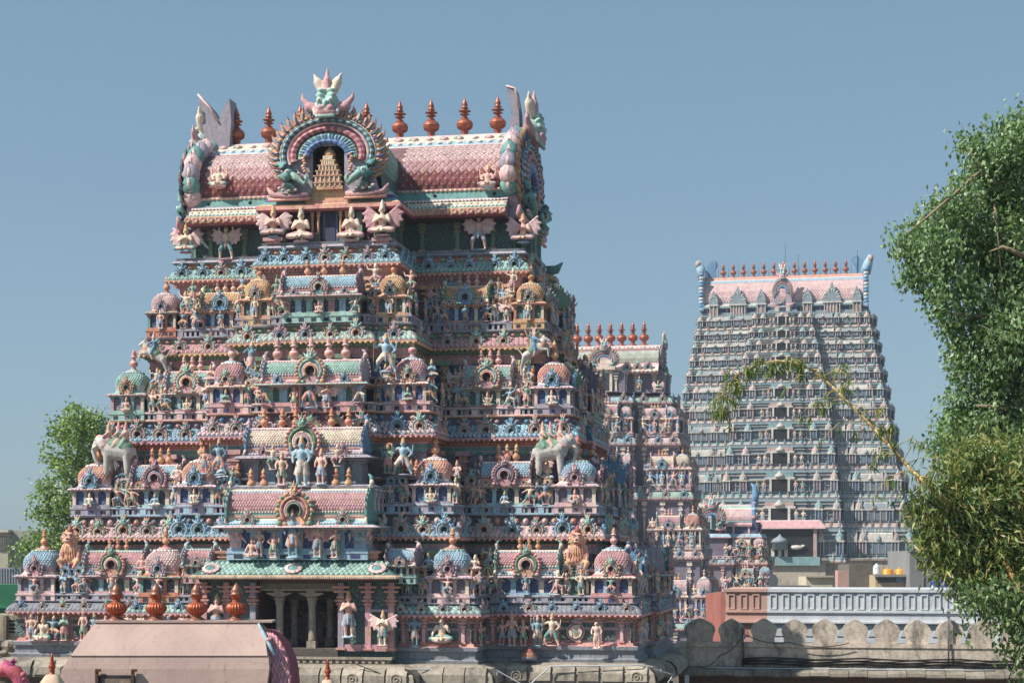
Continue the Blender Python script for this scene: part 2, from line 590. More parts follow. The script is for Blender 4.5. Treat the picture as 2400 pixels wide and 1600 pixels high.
# ------------------------------------------------------------------ sculpted bodies (one skin each)
def capsule(g, p0, p1, r0, r1, n=10):
    p0 = np.asarray(p0, float); p1 = np.asarray(p1, float)
    d = p1 - p0; l = np.linalg.norm(d)
    if l < 1e-5:
        ell(g, p0, (r0,) * 3, P['pink'], n, 6); return
    d = d / l
    pts, rad = [], []
    for a in (-80, -45, -15):
        a = radians(a); pts.append(p0 + d * r0 * sin(a)); rad.append(r0 * cos(a))
    for t in (0.0, 0.5, 1.0):
        pts.append(p0 + d * l * t); rad.append(r0 + (r1 - r0) * t)
    for a in (15, 45, 80):
        a = radians(a); pts.append(p1 + d * r1 * sin(a)); rad.append(r1 * cos(a))
    u, v = frame_of(d); th = np.arange(n) * 2 * pi / n
    loft(g, [p + r * (np.cos(th)[:, None] * u + np.sin(th)[:, None] * v) for p, r in zip(pts, rad)], P['pink'])

def sculpt(name, prims, vox=0.02, ratio=0.3):
    """fuse capsules / ellipsoids into one continuous surface, return mesh + face prim ids"""
    g = G()
    for q in prims:
        if q[0] == 'c':
            capsule(g, *q[1:5])
        else:
            ell(g, q[1], q[2], P['pink'], 10, 7)
    me = g.mesh(name)
    o = bpy.data.objects.new(name, me); COL.objects.link(o)
    m = o.modifiers.new('r', 'REMESH'); m.mode = 'VOXEL'; m.voxel_size = vox; m.use_smooth_shade = True
    d = o.modifiers.new('d', 'DECIMATE'); d.ratio = ratio
    dg = bpy.context.evaluated_depsgraph_get(); dg.update()
    ev = bpy.data.meshes.new_from_object(o.evaluated_get(dg))
    bpy.data.objects.remove(o)
    bpy.data.meshes.remove(me)
    n = len(ev.vertices); co = np.empty(n * 3); ev.vertices.foreach_get('co', co); co = co.reshape(-1, 3)
    nl = len(ev.loops); vi = np.empty(nl, int); ev.loops.foreach_get('vertex_index', vi)
    nf = len(ev.polygons); ls = np.empty(nf, int); ev.polygons.foreach_get('loop_start', ls)
    lt = np.diff(np.append(ls, nl))
    tri = lt == 3
    fs = []
    if tri.any():
        fs.append(np.stack([vi[ls[tri]], vi[ls[tri] + 1], vi[ls[tri] + 2]], -1))
    qd = lt == 4
    if qd.any():
        q4 = np.stack([vi[ls[qd] + k] for k in range(4)], -1)
        fs.append(q4[:, [0, 1, 2]]); fs.append(q4[:, [0, 2, 3]])
    bpy.data.meshes.remove(ev)
    F3 = np.concatenate(fs)
    cen = co[F3].mean(1)
    D = []
    for q in prims:
        if q[0] == 'c':
            a, b = np.asarray(q[1], float), np.asarray(q[2], float)
            ab = b - a; t = np.clip(((cen - a) @ ab) / (ab @ ab + 1e-9), 0, 1)
            D.append(np.linalg.norm(cen - a - t[:, None] * ab, axis=1) - (q[3] + (q[4] - q[3]) * t))
        else:
            r = np.asarray(q[2], float)
            D.append((np.linalg.norm((cen - np.asarray(q[1])) / r, axis=1) - 1) * r.min())
    ids = np.argmin(np.array(D), 0)
    return co, F3, ids

def painted(co, F3, ids, cols):
    g = G(); g.add(co, F3, np.array(cols)[ids], ST, True)
    return g

# a standing/sitting stucco figure, unit height; colour slots
SK, CL, GO, TR, DK, WG = range(6)     # skin, cloth, gold, trim, dark, wing
def fig(pelvis=0.50, kL=None, fL=None, kR=None, fR=None, eL=None, hL=None, eR=None, hR=None, lean=0.0, twist=0.0,
        crown=0.15, skirt=True, wings=0, four=False, halo=False, base=True, lotus=False, bow=False, tail=False, big=1.2):
    z = pelvis
    kL = kL or (-0.08, -0.02, 0.27); fL = fL or (-0.08, -0.02, 0.03)
    kR = kR or (0.08, -0.02, 0.27); fR = fR or (0.08, -0.02, 0.03)
    x = lean
    ch = (x * 0.7, 0, z + 0.20); nk = (x, 0, z + 0.31); hd = (x * 1.1, -0.012, z + 0.40)
    sL = (x * 0.9 - 0.115, 0, z + 0.27); sR = (x * 0.9 + 0.115, 0, z + 0.27)
    eL = eL or (sL[0] - 0.07, -0.02, z + 0.12); hL = hL or (sL[0] - 0.04, -0.10, z + 0.02)
    eR = eR or (sR[0] + 0.07, -0.02, z + 0.12); hR = hR or (sR[0] + 0.04, -0.10, z + 0.02)
    q = []; s = []
    def C(a, b, r0, r1, k): q.append(('c', a, b, r0 * big, r1 * big)); s.append(k)
    def E(a, r, k): q.append(('e', a, r)); s.append(k)
    E((0, 0, z), (0.10, 0.075, 0.075), CL)
    C((x * 0.2, 0, z + 0.05), (x * 0.7, 0, z + 0.20), 0.070, 0.088, SK)
    E(ch, (0.115, 0.075, 0.075), SK)
    C(nk, hd, 0.036, 0.042, SK)
    E(hd, (0.058, 0.062, 0.072), SK)
    C((hd[0], hd[1] - 0.06, hd[2] + 0.005), (hd[0], hd[1] - 0.068, hd[2] - 0.018), 0.011, 0.014, SK)
    E((hd[0] - 0.023, hd[1] - 0.056, hd[2] + 0.012), (0.012, 0.010, 0.008), DK)
    E((hd[0] + 0.023, hd[1] - 0.056, hd[2] + 0.012), (0.012, 0.010, 0.008), DK)
    E((hd[0] - 0.064, hd[1], hd[2] - 0.02), (0.016, 0.02, 0.04), GO)
    E((hd[0] + 0.064, hd[1], hd[2] - 0.02), (0.016, 0.02, 0.04), GO)
    for a, b, c_ in ((sL, eL, hL), (sR, eR, hR)):
        C(a, b, 0.040, 0.030, SK); C(b, c_, 0.029, 0.021, SK); E(c_, (0.026, 0.022, 0.032), SK)
        E(tuple(a[i] * 0.5 + b[i] * 0.5 for i in range(3)), (0.042, 0.042, 0.018), GO)
    for a, b, c_, sg in (((-0.055, 0, z - 0.01), kL, fL, -1), ((0.055, 0, z - 0.01), kR, fR, 1)):
        C(a, b, 0.068, 0.050, CL if skirt else SK); C(b, (c_[0], c_[1], c_[2] + 0.01), 0.044, 0.026, SK)
        C(c_, (c_[0] + sg * 0.01, c_[1] - 0.055, c_[2] - 0.008), 0.024, 0.020, SK)
        E((c_[0], c_[1], c_[2] + 0.04), (0.032, 0.032, 0.014), GO)
    # necklace, belt, sash
    E((x * 0.8, -0.03, z + 0.25), (0.075, 0.062, 0.026), GO)
    E((0, -0.01, z + 0.035), (0.105, 0.085, 0.022), GO)
    C((x * 0.8 - 0.09, -0.05, z + 0.24), (0.06, -0.07, z + 0.06), 0.014, 0.014, GO)
    E((0, -0.02, z - 0.06), (0.115, 0.085, 0.016), TR)
    C((0, -0.075, z), (0, -0.085, z - 0.20 if z > 0.4 else z - 0.05), 0.024, 0.016, TR)
    if skirt and z > 0.4:
        C((-0.09, 0.0, z - 0.02), (-0.15, 0.0, z - 0.22), 0.022, 0.03, TR)
        C((0.09, 0.0, z - 0.02), (0.15, 0.0, z - 0.22), 0.022, 0.03, TR)
    if crown:
        zc = hd[2] + 0.045
        C((hd[0], 0, zc), (hd[0], 0.0, zc + crown * 0.55), 0.054, 0.036, GO)
        C((hd[0], 0, zc + crown * 0.5), (hd[0], 0, zc + crown), 0.03, 0.008, GO)
        E((hd[0], 0, zc + 0.01), (0.068, 0.066, 0.016), TR)
    else:
        E((hd[0], 0.015, hd[2] + 0.03), (0.062, 0.062, 0.05), DK)
        E((hd[0] + 0.05, 0.03, hd[2] + 0.05), (0.032, 0.032, 0.03), DK)
    if four:
        for sg, a in ((-1, sL), (1, sR)):
            e = (a[0] + sg * 0.12, 0.02, z + 0.20); h = (a[0] + sg * 0.13, 0.0, z + 0.37)
            C(a, e, 0.034, 0.026, SK); C(e, h, 0.026, 0.02, SK); E((h[0], h[1], h[2] + 0.05), (0.034, 0.018, 0.04), GO)
    if wings:
        for sg in (-1, 1):
            for k in range(9):
                t = k / 8.0
                a = (sg * 0.10, 0.05, z + 0.26)
                ang = radians(48 - 112 * t) if wings == 1 else radians(35 - 120 * t)
                r = (0.36 - 0.10 * t) if k % 2 == 0 else (0.30 - 0.08 * t)
                b = (sg * (0.12 + r * cos(ang)), 0.06, z + 0.22 + r * sin(ang))
                C(a, b, 0.036, 0.032, WG)
    if halo:
        for k in range(11):
            a = radians(-20 + 22 * k)
            E((hd[0] + 0.15 * cos(a), 0.03, hd[2] + 0.02 + 0.17 * sin(a)), (0.035, 0.018, 0.035), TR)
    if bow:
        C((hL[0] - 0.02, hL[1] - 0.02, 0.02), (hL[0] - 0.01, hL[1] - 0.02, z + 0.42), 0.012, 0.012, GO)
    if tail:
        C((0.05, 0.04, z), (0.24, 0.06, z + 0.10), 0.022, 0.018, SK); C((0.24, 0.06, z + 0.10), (0.25, 0.05, z + 0.36), 0.018, 0.012, SK)
    if base:
        E((0, -0.01, 0.0), (0.19, 0.13, 0.03), TR)
        if lotus:
            E((0, -0.03, 0.04), (0.26, 0.19, 0.05), WG)
    return q, s

SIT = dict(pelvis=0.16, kL=(-0.25, -0.10, 0.10), fL=(0.05, -0.19, 0.08), kR=(0.25, -0.10, 0.10), fR=(-0.05, -0.18, 0.10))
ZS = 0.16
POSES = {
    'stand': dict(),
    'stand_four': dict(four=True, halo=True),
    'anjali': dict(eL=(-0.18, -0.06, 0.62), hL=(-0.015, -0.14, 0.72), eR=(0.18, -0.06, 0.62), hR=(0.015, -0.14, 0.72)),
    'raise': dict(eL=(-0.22, 0, 0.80), hL=(-0.20, -0.03, 0.98), lean=0.03, kR=(0.12, -0.05, 0.28)),
    'akimbo': dict(eL=(-0.25, 0.0, 0.66), hL=(-0.10, -0.05, 0.55), eR=(0.20, -0.03, 0.64), hR=(0.22, -0.12, 0.78), kL=(-0.11, -0.04, 0.27)),
    'flute': dict(eL=(-0.19, -0.08, 0.70), hL=(-0.02, -0.12, 0.84), eR=(0.14, -0.10, 0.70), hR=(0.10, -0.13, 0.86),
                  kR=(0.02, -0.06, 0.27), fR=(-0.14, -0.06, 0.05), lean=0.03),
    'lunge': dict(pelvis=0.44, kL=(-0.26, -0.03, 0.34), fL=(-0.24, 0, 0.04), kR=(0.16, 0, 0.22), fR=(0.33, 0, 0.03), lean=-0.06,
                  eL=(-0.27, 0, 0.78), hL=(-0.34, -0.02, 0.94), eR=(0.22, 0, 0.62), hR=(0.34, -0.03, 0.55), crown=0.12),
    'dancer': dict(pelvis=0.44, kL=(-0.20, -0.04, 0.30), fL=(-0.10, 0, 0.05), kR=(0.22, -0.03, 0.34), fR=(0.10, -0.02, 0.16), lean=0.03,
                   eL=(-0.25, 0, 0.72), hL=(-0.30, 0, 0.88), eR=(0.25, 0, 0.66), hR=(0.14, -0.10, 0.74), crown=0.10),
    'warrior': dict(pelvis=0.46, kL=(-0.19, -0.04, 0.28), fL=(-0.24, 0, 0.03), kR=(0.15, -0.02, 0.24), fR=(0.22, 0, 0.03),
                    eL=(-0.26, 0, 0.66), hL=(-0.28, -0.06, 0.82), eR=(0.24, 0, 0.60), hR=(0.16, -0.09, 0.50), bow=True, tail=True, crown=0.14),
    'atlas': dict(eL=(-0.22, 0, 0.86), hL=(-0.20, -0.02, 1.06), eR=(0.22, 0, 0.86), hR=(0.20, -0.02, 1.06), crown=0.05, wings=2,
                  kL=(-0.17, -0.05, 0.28), fL=(-0.19, 0, 0.03), kR=(0.17, -0.05, 0.28), fR=(0.19, 0, 0.03)),
    'winged': dict(eL=(-0.18, -0.06, 0.62), hL=(-0.015, -0.14, 0.72), eR=(0.18, -0.06, 0.62), hR=(0.015, -0.14, 0.72), wings=2),
    'seated': dict(SIT, eL=(-0.20, -0.04, ZS + 0.12), hL=(-0.20, -0.14, ZS + 0.04), eR=(0.20, -0.04, ZS + 0.12), hR=(0.18, -0.13, ZS + 0.24), lotus=True),
    'seated_four': dict(SIT, four=True, lotus=True, eL=(-0.20, -0.04, ZS + 0.12), hL=(-0.10, -0.16, ZS + 0.06), eR=(0.20, -0.04, ZS + 0.12), hR=(0.10, -0.16, ZS + 0.06)),
    'seated_anjali': dict(SIT, eL=(-0.18, -0.06, ZS + 0.13), hL=(-0.015, -0.14, ZS + 0.22), eR=(0.18, -0.06, ZS + 0.13), hR=(0.015, -0.14, ZS + 0.22), big=1.3),
    'kneel_wings': dict(SIT, wings=1, crown=0.18, eL=(-0.18, -0.08, ZS + 0.13), hL=(-0.015, -0.16, ZS + 0.20), eR=(0.18, -0.08, ZS + 0.13), hR=(0.015, -0.16, ZS + 0.20)),
    'relax': dict(pelvis=0.16, kL=(-0.25, -0.10, 0.12), fL=(-0.02, -0.18, 0.08), kR=(0.15, -0.16, 0.26), fR=(0.13, -0.14, 0.04),
                  eL=(-0.22, 0, ZS + 0.12), hL=(-0.28, -0.04, 0.06), eR=(0.20, -0.06, ZS + 0.17), hR=(0.16, -0.18, ZS + 0.10)),
    'child': dict(crown=0, skirt=False),
}
_sc = {}
for k_, kw in POSES.items():
    pr, sl_ = fig(**kw)
    _sc[k_] = (sculpt(k_, pr, 0.0185, 0.32), sl_)

def pal(skin, cloth, gold='gold', trim='pink', wing='lpink'):
    return [P[skin], P[cloth], P[gold], P[trim], P['black'] * 2, P[wing]]
PALS = [pal('skinp', 'lilac', 'gold', 'lblue', 'lpink'), pal('skinc', 'teal', 'gold', 'pink'), pal('skinb', 'ochre', 'gold', 'pink'),
        pal('sking', 'pink', 'gold', 'salmon'), pal('skinp', 'green', 'ochre', 'lpink'), pal('skinb', 'salmon', 'ochre', 'lblue', 'lilac'),
        pal('skinp', 'lilac', 'salmon', 'teal', 'pink'), pal('skinc', 'lblue', 'gold', 'pink'), pal('skinc', 'pink', 'cream', 'lpink', 'pink'),
        pal('lblue', 'cream', 'gold', 'lilac')]
_fm = {}
def fmesh(pose, pi_):
    pi_ %= len(PALS)
    k = (pose, pi_)
    if k not in _fm:
        (co, f3, ids), sl_ = _sc[pose]
        g = painted(co, f3, ids, [PALS[pi_][s] for s in sl_])
        _fm[k] = g.mesh('statue_%s' % pose)
    return _fm[k]

def fgeo(pose, pi_):
    (co, f3, ids), sl_ = _sc[pose]
    return painted(co, f3, ids, [PALS[pi_ % len(PALS)][s] for s in sl_])

# ---- rampant horse with rider, facing +x, unit about 2 m
def horse_g():
    q = []; s = []
    def C(a, b, r0, r1, k): q.append(('c', a, b, r0, r1)); s.append(k)
    def E(a, r, k): q.append(('e', a, r)); s.append(k)
    C((-0.45, 0, 0.55), (0.25, 0, 0.95), 0.24, 0.26, 0)
    C((0.28, 0, 1.02), (0.58, 0, 1.45), 0.21, 0.13, 0)
    C((0.58, -0.02, 1.50), (0.86, -0.02, 1.34), 0.12, 0.075, 0)
    E((0.56, -0.08, 1.64), (0.03, 0.03, 0.08), 0); E((0.60, 0.06, 1.64), (0.03, 0.03, 0.08), 0)
    C((0.30, 0.02, 1.30), (0.52, 0.02, 1.66), 0.07, 0.05, 2)
    for y in (-0.13, 0.13):
        C((-0.52, y, 0.50), (-0.62, y, 0.22), 0.16, 0.08, 0); C((-0.62, y, 0.22), (-0.74, y, -0.10), 0.08, 0.05, 0); C((-0.74, y, -0.10), (-0.68, y, -0.50), 0.05, 0.06, 0)
        C((0.42, y, 0.90), (0.78, y, 1.00 + y), 0.12, 0.07, 0); C((0.78, y, 1.00 + y), (0.84, y, 0.62 + y), 0.06, 0.05, 0)
    C((-0.66, 0, 0.62), (-0.92, 0, 0.95), 0.05, 0.05, 2)
    C((-0.12, 0, 0.82), (0.08, 0, 0.96), 0.29, 0.29, 4)
    C((0.50, 0, 1.20), (0.40, 0, 0.98), 0.20, 0.24, 3)
    E((0.72, -0.10, 1.46), (0.03, 0.02, 0.03), 5)
    # rider
    C((-0.02, 0, 1.18), (0.02, 0, 1.48), 0.13, 0.16, 1)
    E((0.04, -0.02, 1.72), (0.11, 0.11, 0.13), 6)
    C((0.04, 0, 1.82), (0.02, 0, 2.08), 0.10, 0.03, 3)
    C((-0.12, -0.08, 1.52), (-0.36, -0.12, 1.68), 0.06, 0.05, 1); C((-0.36, -0.12, 1.68), (-0.50, -0.14, 1.96), 0.045, 0.04, 6)
    C((0.14, -0.12, 1.50), (0.34, -0.20, 1.34), 0.06, 0.045, 1)
    C((0.0, -0.20, 1.14), (0.12, -0.30, 0.82), 0.11, 0.07, 1); C((0.12, -0.30, 0.82), (0.02, -0.32, 0.52), 0.06, 0.05, 6)
    co, f3, ids = sculpt('horse', q, 0.038, 0.4)
    cl = [P['white'] * 0.72, P['blue'], P['cream'] * 0.8, P['salmon'], P['green'], P['black'], P['skinp']]
    return painted(co, f3, ids, [cl[i] for i in s])

def elephant_g():
    q = []; s = []
    def C(a, b, r0, r1, k): q.append(('c', a, b, r0, r1)); s.append(k)
    def E(a, r, k): q.append(('e', a, r)); s.append(k)
    C((-0.45, 0, 0.95), (0.25, 0, 1.05), 0.40, 0.42, 0)
    C((-0.42, 0, 1.12), (0.20, 0, 1.20), 0.38, 0.36, 1)
    E((0.68, 0, 1.42), (0.32, 0.27, 0.30), 0); E((0.72, 0, 1.60), (0.20, 0.2, 0.14), 2)
    C((0.88, 0, 1.36), (1.02, 0, 1.0), 0.16, 0.12, 0); C((1.02, 0, 1.0), (0.92, 0, 0.62), 0.11, 0.09, 0); C((0.92, 0, 0.62), (0.78, 0, 0.42), 0.09, 0.06, 0)
    for y in (-1, 1):
        E((0.52, y * 0.30, 1.32), (0.20, 0.06, 0.27), 0)
        C((0.86, y * 0.16, 1.22), (1.12, y * 0.20, 1.10), 0.04, 0.02, 4)
        C((0.32, y * 0.20, 0.85), (0.36, y * 0.2, 0.05), 0.17, 0.12, 0)
        C((-0.55, y * 0.20, 0.85), (-0.60, y * 0.2, 0.05), 0.18, 0.13, 0)
        E((0.37, y * 0.2, 0.30), (0.15, 0.15, 0.03), 2); E((-0.60, y * 0.2, 0.30), (0.16, 0.16, 0.03), 2)
        E((0.86, y * 0.20, 1.50), (0.03, 0.03, 0.03), 3)
    C((-0.85, 0, 1.1), (-0.98, 0, 0.6), 0.05, 0.03, 0)
    for x0, k, kk in ((0.32, 5, 6), (-0.12, 7, 5), (-0.45, 5, 7)):
        C((x0, 0, 1.48), (x0, 0, 1.78), 0.13, 0.15, k); E((x0 + 0.02, 0, 1.98), (0.10, 0.10, 0.12), 5)
        C((x0, 0, 2.06), (x0, 0, 2.30), 0.09, 0.03, 2)
        C((x0 + 0.02, -0.15, 1.78), (x0 + 0.20, -0.22, 1.62), 0.055, 0.04, 5); C((x0, -0.2, 1.46), (x0 + 0.14, -0.36, 1.2), 0.1, 0.06, kk)
    co, f3, ids = sculpt('elephant', q, 0.045, 0.4)
    cl = [P['white'] * 0.66, P['green'], P['salmon'], P['black'], P['cream'], P['skinp'], P['pink'], P['sking']]
    return painted(co, f3, ids, [cl[i] for i in s])

def lion_g():
    q = []; s = []
    def C(a, b, r0, r1, k): q.append(('c', a, b, r0, r1)); s.append(k)
    def E(a, r, k): q.append(('e', a, r)); s.append(k)
    E((0, 0.02, 0.30), (0.26, 0.20, 0.26), 0); E((0, 0, 0.62), (0.27, 0.19, 0.24), 0)
    for k in range(14):
        a = 2 * pi * k / 14; E((0.24 * cos(a), 0.0, 1.04 + 0.24 * sin(a)), (0.075, 0.09, 0.075), 1)
    E((0, -0.10, 1.04), (0.20, 0.16, 0.21), 0); E((0, -0.24, 0.98), (0.11, 0.09, 0.08), 0); C((-0.07, -0.30, 0.92), (0.07, -0.30, 0.92), 0.025, 0.025, 2)
    E((-0.08, -0.23, 1.10), (0.04, 0.03, 0.03), 3); E((0.08, -0.23, 1.10), (0.04, 0.03, 0.03), 3)
    for y in (-1, 1):
        C((y * 0.24, 0, 0.74), (y * 0.32, -0.08, 0.46), 0.09, 0.07, 0); C((y * 0.32, -0.08, 0.46), (y * 0.28, -0.20, 0.16), 0.065, 0.07, 0)
        C((y * 0.15, -0.05, 0.22), (y * 0.34, -0.22, 0.24), 0.12, 0.09, 1); C((y * 0.34, -0.22, 0.24), (y * 0.22, -0.24, 0.02), 0.08, 0.07, 0)
    for x in (-0.15, -0.09, -0.03, 0.03, 0.09, 0.15):
        C((x, -0.19, 0.80), (x * 1.6, -0.20, 0.30), 0.018, 0.018, 1)
    for k in range(18):      # long locks of the mane
        a = 2 * pi * k / 18; C((0.20 * cos(a), -0.06, 1.04 + 0.20 * sin(a)), (0.34 * cos(a), -0.02, 1.02 + 0.34 * sin(a)), 0.032, 0.018, 2 if k % 2 else 1)
    C((-0.09, -0.315, 0.935), (0.09, -0.315, 0.935), 0.012, 0.012, 4); E((0, -0.33, 1.01), (0.045, 0.03, 0.03), 3)
    E((-0.08, -0.255, 1.10), (0.018, 0.015, 0.018), 4); E((0.08, -0.255, 1.10), (0.018, 0.015, 0.018), 4)
    C((-0.13, -0.2, 1.17), (-0.03, -0.24, 1.14), 0.022, 0.018, 3); C((0.13, -0.2, 1.17), (0.03, -0.24, 1.14), 0.022, 0.018, 3)
    C((0, -0.08, 1.30), (0, -0.05, 1.46), 0.10, 0.04, 2)
    co, f3, ids = sculpt('lion', q, 0.02, 0.4)
    cl = [P['salmon'] * 1.05, P['ochre'], P['red'], P['brown'] * 0.5, P['white']]
    return painted(co, f3, ids, [cl[i] for i in s])

# ---- grinning horned face that crowns the arches; unit = face width
def face_g(c1='mint', c2='pink', c3='cream'):
    q = []; s = []
    def C(a, b, r0, r1, k): q.append(('c', a, b, r0, r1)); s.append(k)
    def E(a, r, k): q.append(('e', a, r)); s.append(k)
    E((0, 0, 0.42), (0.42, 0.30, 0.42), 0); E((0, -0.14, 0.12), (0.38, 0.26, 0.18), 1)
    C((-0.28, -0.30, 0.10), (0.28, -0.30, 0.10), 0.07, 0.07, 1); C((-0.30, -0.30, -0.04), (0.30, -0.30, -0.04), 0.06, 0.06, 0)
    for y in (-1, 1):
        E((y * 0.19, -0.26, 0.50), (0.14, 0.12, 0.13), 0); E((y * 0.19, -0.36, 0.50), (0.07, 0.05, 0.06), 3); E((y * 0.19, -0.41, 0.50), (0.03, 0.02, 0.03), 4)
        E((y * 0.20, -0.24, 0.68), (0.17, 0.12, 0.07), 0); E((y * 0.18, -0.22, 0.84), (0.15, 0.12, 0.08), 0)
        E((y * 0.16, -0.30, 0.24), (0.14, 0.12, 0.10), 1)
        C((y * 0.34, 0, 0.28), (y * 0.62, 0, 0.34), 0.17, 0.19, 1); C((y * 0.62, 0, 0.36), (y * 0.86, 0, 0.62), 0.15, 0.08, 1); C((y * 0.86, 0, 0.62), (y * 0.90, 0, 0.86), 0.07, 0.015, 1)
        C((y * 0.22, 0.02, 0.90), (y * 0.34, 0.02, 1.18), 0.15, 0.16, 2); C((y * 0.34, 0.02, 1.18), (y * 0.50, 0.02, 1.50), 0.13, 0.02, 2)
        C((y * 0.40, -0.2, 0.05), (y * 0.42, -0.2, 0.22), 0.05, 0.05, 3)
    E((0, -0.32, 0.38), (0.08, 0.12, 0.14), 0)
    C((0, -0.05, 0.90), (0, -0.05, 1.22), 0.13, 0.14, 1); C((0, -0.05, 1.22), (0, -0.05, 1.66), 0.12, 0.015, 1)
    co, f3, ids = sculpt('face', q, 0.04, 0.45)
    cl = [P[c1], P[c2], P[c3], P['white'], P['black']]
    return painted(co, f3, ids, [cl[i] for i in s])

# ------------------------------------------------------------------ ornament kit
def finial_g(kind='clay', n=12, cols=None):
    """pot finial, unit height 1"""
    g = G()
    if kind == 'copper':
        prof = [(0.16, 0), (0.185, 0.02), (0.15, 0.05), (0.09, 0.09), (0.06, 0.12), (0.10, 0.14), (0.10, 0.155), (0.06, 0.17), (0.12, 0.205), (0.185, 0.255), (0.20, 0.31),
                (0.198, 0.33), (0.206, 0.335), (0.198, 0.345), (0.18, 0.40), (0.12, 0.45), (0.06, 0.475), (0.10, 0.49), (0.055, 0.51), (0.05, 0.54), (0.085, 0.56), (0.125, 0.575), (0.07, 0.60), (0.065, 0.63),
                (0.15, 0.65), (0.15, 0.66), (0.07, 0.68), (0.065, 0.71), (0.10, 0.73), (0.05, 0.75), (0.075, 0.80), (0.055, 0.86), (0.02, 0.94), (0.003, 1.0)]
        c = P['copper']
        cols = [c * (1.0 + 0.15 * sin(i * 2.1)) for i in range(len(prof) - 1)]
        lathe(g, prof, 16, cols, mat=CU)
    else:
        a, b = cols or (P['ochre'], P['salmon'])
        prof = [(0.13, 0), (0.15, 0.03), (0.09, 0.08), (0.09, 0.11), (0.16, 0.15), (0.205, 0.25), (0.20, 0.33), (0.15, 0.40), (0.09, 0.44), (0.11, 0.47), (0.11, 0.49), (0.085, 0.51),
                (0.085, 0.56), (0.16, 0.60), (0.165, 0.63), (0.09, 0.67), (0.10, 0.71), (0.115, 0.78), (0.09, 0.87), (0.03, 0.95), (0.008, 1.0)]
        cc = [b, b, a, b, a, a, b, a, a, b, b, a, a, b, b, a, b, a, a, a]
        lathe(g, prof, n, np.array(cc), mat=ST)
    return g

FACES = {}
def arch_g(w, sets, head=True, flames=12, n=14, simple=False):
    """horseshoe arch ornament, facing -y, base at z=0, width about w"""
    co, cr, ci, cf, ch = [P[x] for x in sets]
    g = G(); R = w * 0.5
    cz = R * 0.80; a0, a1 = -38, 218
    t = w * 0.12
    # backing plate
    a = np.radians(np.linspace(a0, a1, n + 1)); r = R * 0.86
    poly = [(r * cos(x), cz + r * sin(x)) for x in a] + [(-R * 0.92, 0), (R * 0.92, 0)]
    extr(g, poly, 0, t, co)
    petals(g, 0, cz, R * 0.78, R * 1.06, R * 0.30, -t * 0.15, t * 0.5, a0 + 2, a1 - 2, flames, [co, cf] if not simple else [co], curl=R * 0.05)
    band(g, 0, cz, R * 0.60, R * 0.80, 0, t * 0.7, a0, a1, n, [cr, cr * 0.8] if not simple else cr)
    band(g, 0, cz, R * 0.40, R * 0.60, 0, t * 0.5, a0, a1, n, ci)
    band(g, 0, cz, R * 0.30, R * 0.42, 0, t * 0.9, a0 - 8, a1 + 8, n, cf)
    # dark hollow: a pushed-in drum
    th = np.arange(10) * 2 * pi / 10
    ring = lambda rr, y: np.stack([rr * np.cos(-th), np.full(10, y), cz + rr * np.sin(-th)], -1)
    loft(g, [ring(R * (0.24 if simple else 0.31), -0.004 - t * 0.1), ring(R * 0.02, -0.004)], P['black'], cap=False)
    # curled feet
    for s_ in (-1, 1):
        ell(g, (s_ * R * 0.78, -t * 0.3, R * 0.14), (R * 0.17, t * 0.8, R * 0.15), cf, 8, 4)
        ell(g, (s_ * R * 0.50, -t * 0.3, R * 0.12), (R * 0.15, t * 0.6, R * 0.11), cr, 6, 4)
    if head:
        k = (sets[4], sets[1], sets[3])
        if k not in FACES:
            FACES[k] = face_g(*k)
        g.put(FACES[k], (0, -t * 0.5, cz + R * (0.62 if simple else 0.80)), 0, R * (0.62 if simple else 0.46))
    else:
        lathe(g, [(R * 0.16, 0), (R * 0.2, R * 0.1), (R * 0.08, R * 0.28), (R * 0.01, R * 0.42)], 6, ch, (0, 0, cz + R * 0.85))
    return g

ASETS = [('pink', 'mint', 'lpink', 'ochre', 'mint'), ('blue', 'lblue', 'lilac', 'teal', 'blue'), ('ochre', 'salmon', 'pink', 'green', 'ochre'),
         ('teal', 'pink', 'mint', 'salmon', 'teal'), ('lilac', 'pink', 'lblue', 'grey', 'lilac'), ('salmon', 'green', 'cream', 'pink', 'mint'), ('pink', 'purple', 'lilac', 'pink', 'pink')]
_am = {}
def arch_mesh(i, kind='small'):
    i %= len(ASETS); k = (i, kind)
    if k not in _am:
        if kind == 'small':
            g = arch_g(1.0, ASETS[i], head=True, flames=9, n=10, simple=True)
        elif kind == 'plain':
            g = arch_g(1.0, ASETS[i], head=False, flames=7, n=10, simple=True)
        else:
            g = arch_g(1.0, ASETS[i], head=True, flames=17, n=20)
        _am[k] = g.mesh('arch')
    return _am[k]

def dome_fn(prof, w, sq=5.0):
    pz = np.array([p[1] for p in prof]); pr = np.array([p[0] for p in prof])
    t = np.linspace(0, 1, len(prof))
    def f(u, v):
        th = u * 2 * pi + pi / 4
        k = 1.0 / (np.abs(np.cos(th)) ** sq + np.abs(np.sin(th)) ** sq) ** (1.0 / sq)
        r = np.interp(v, t, pr) * w * k; z = np.interp(v, t, pz)
        return np.stack([r * np.cos(th), r * np.sin(th), z], -1)
    return f

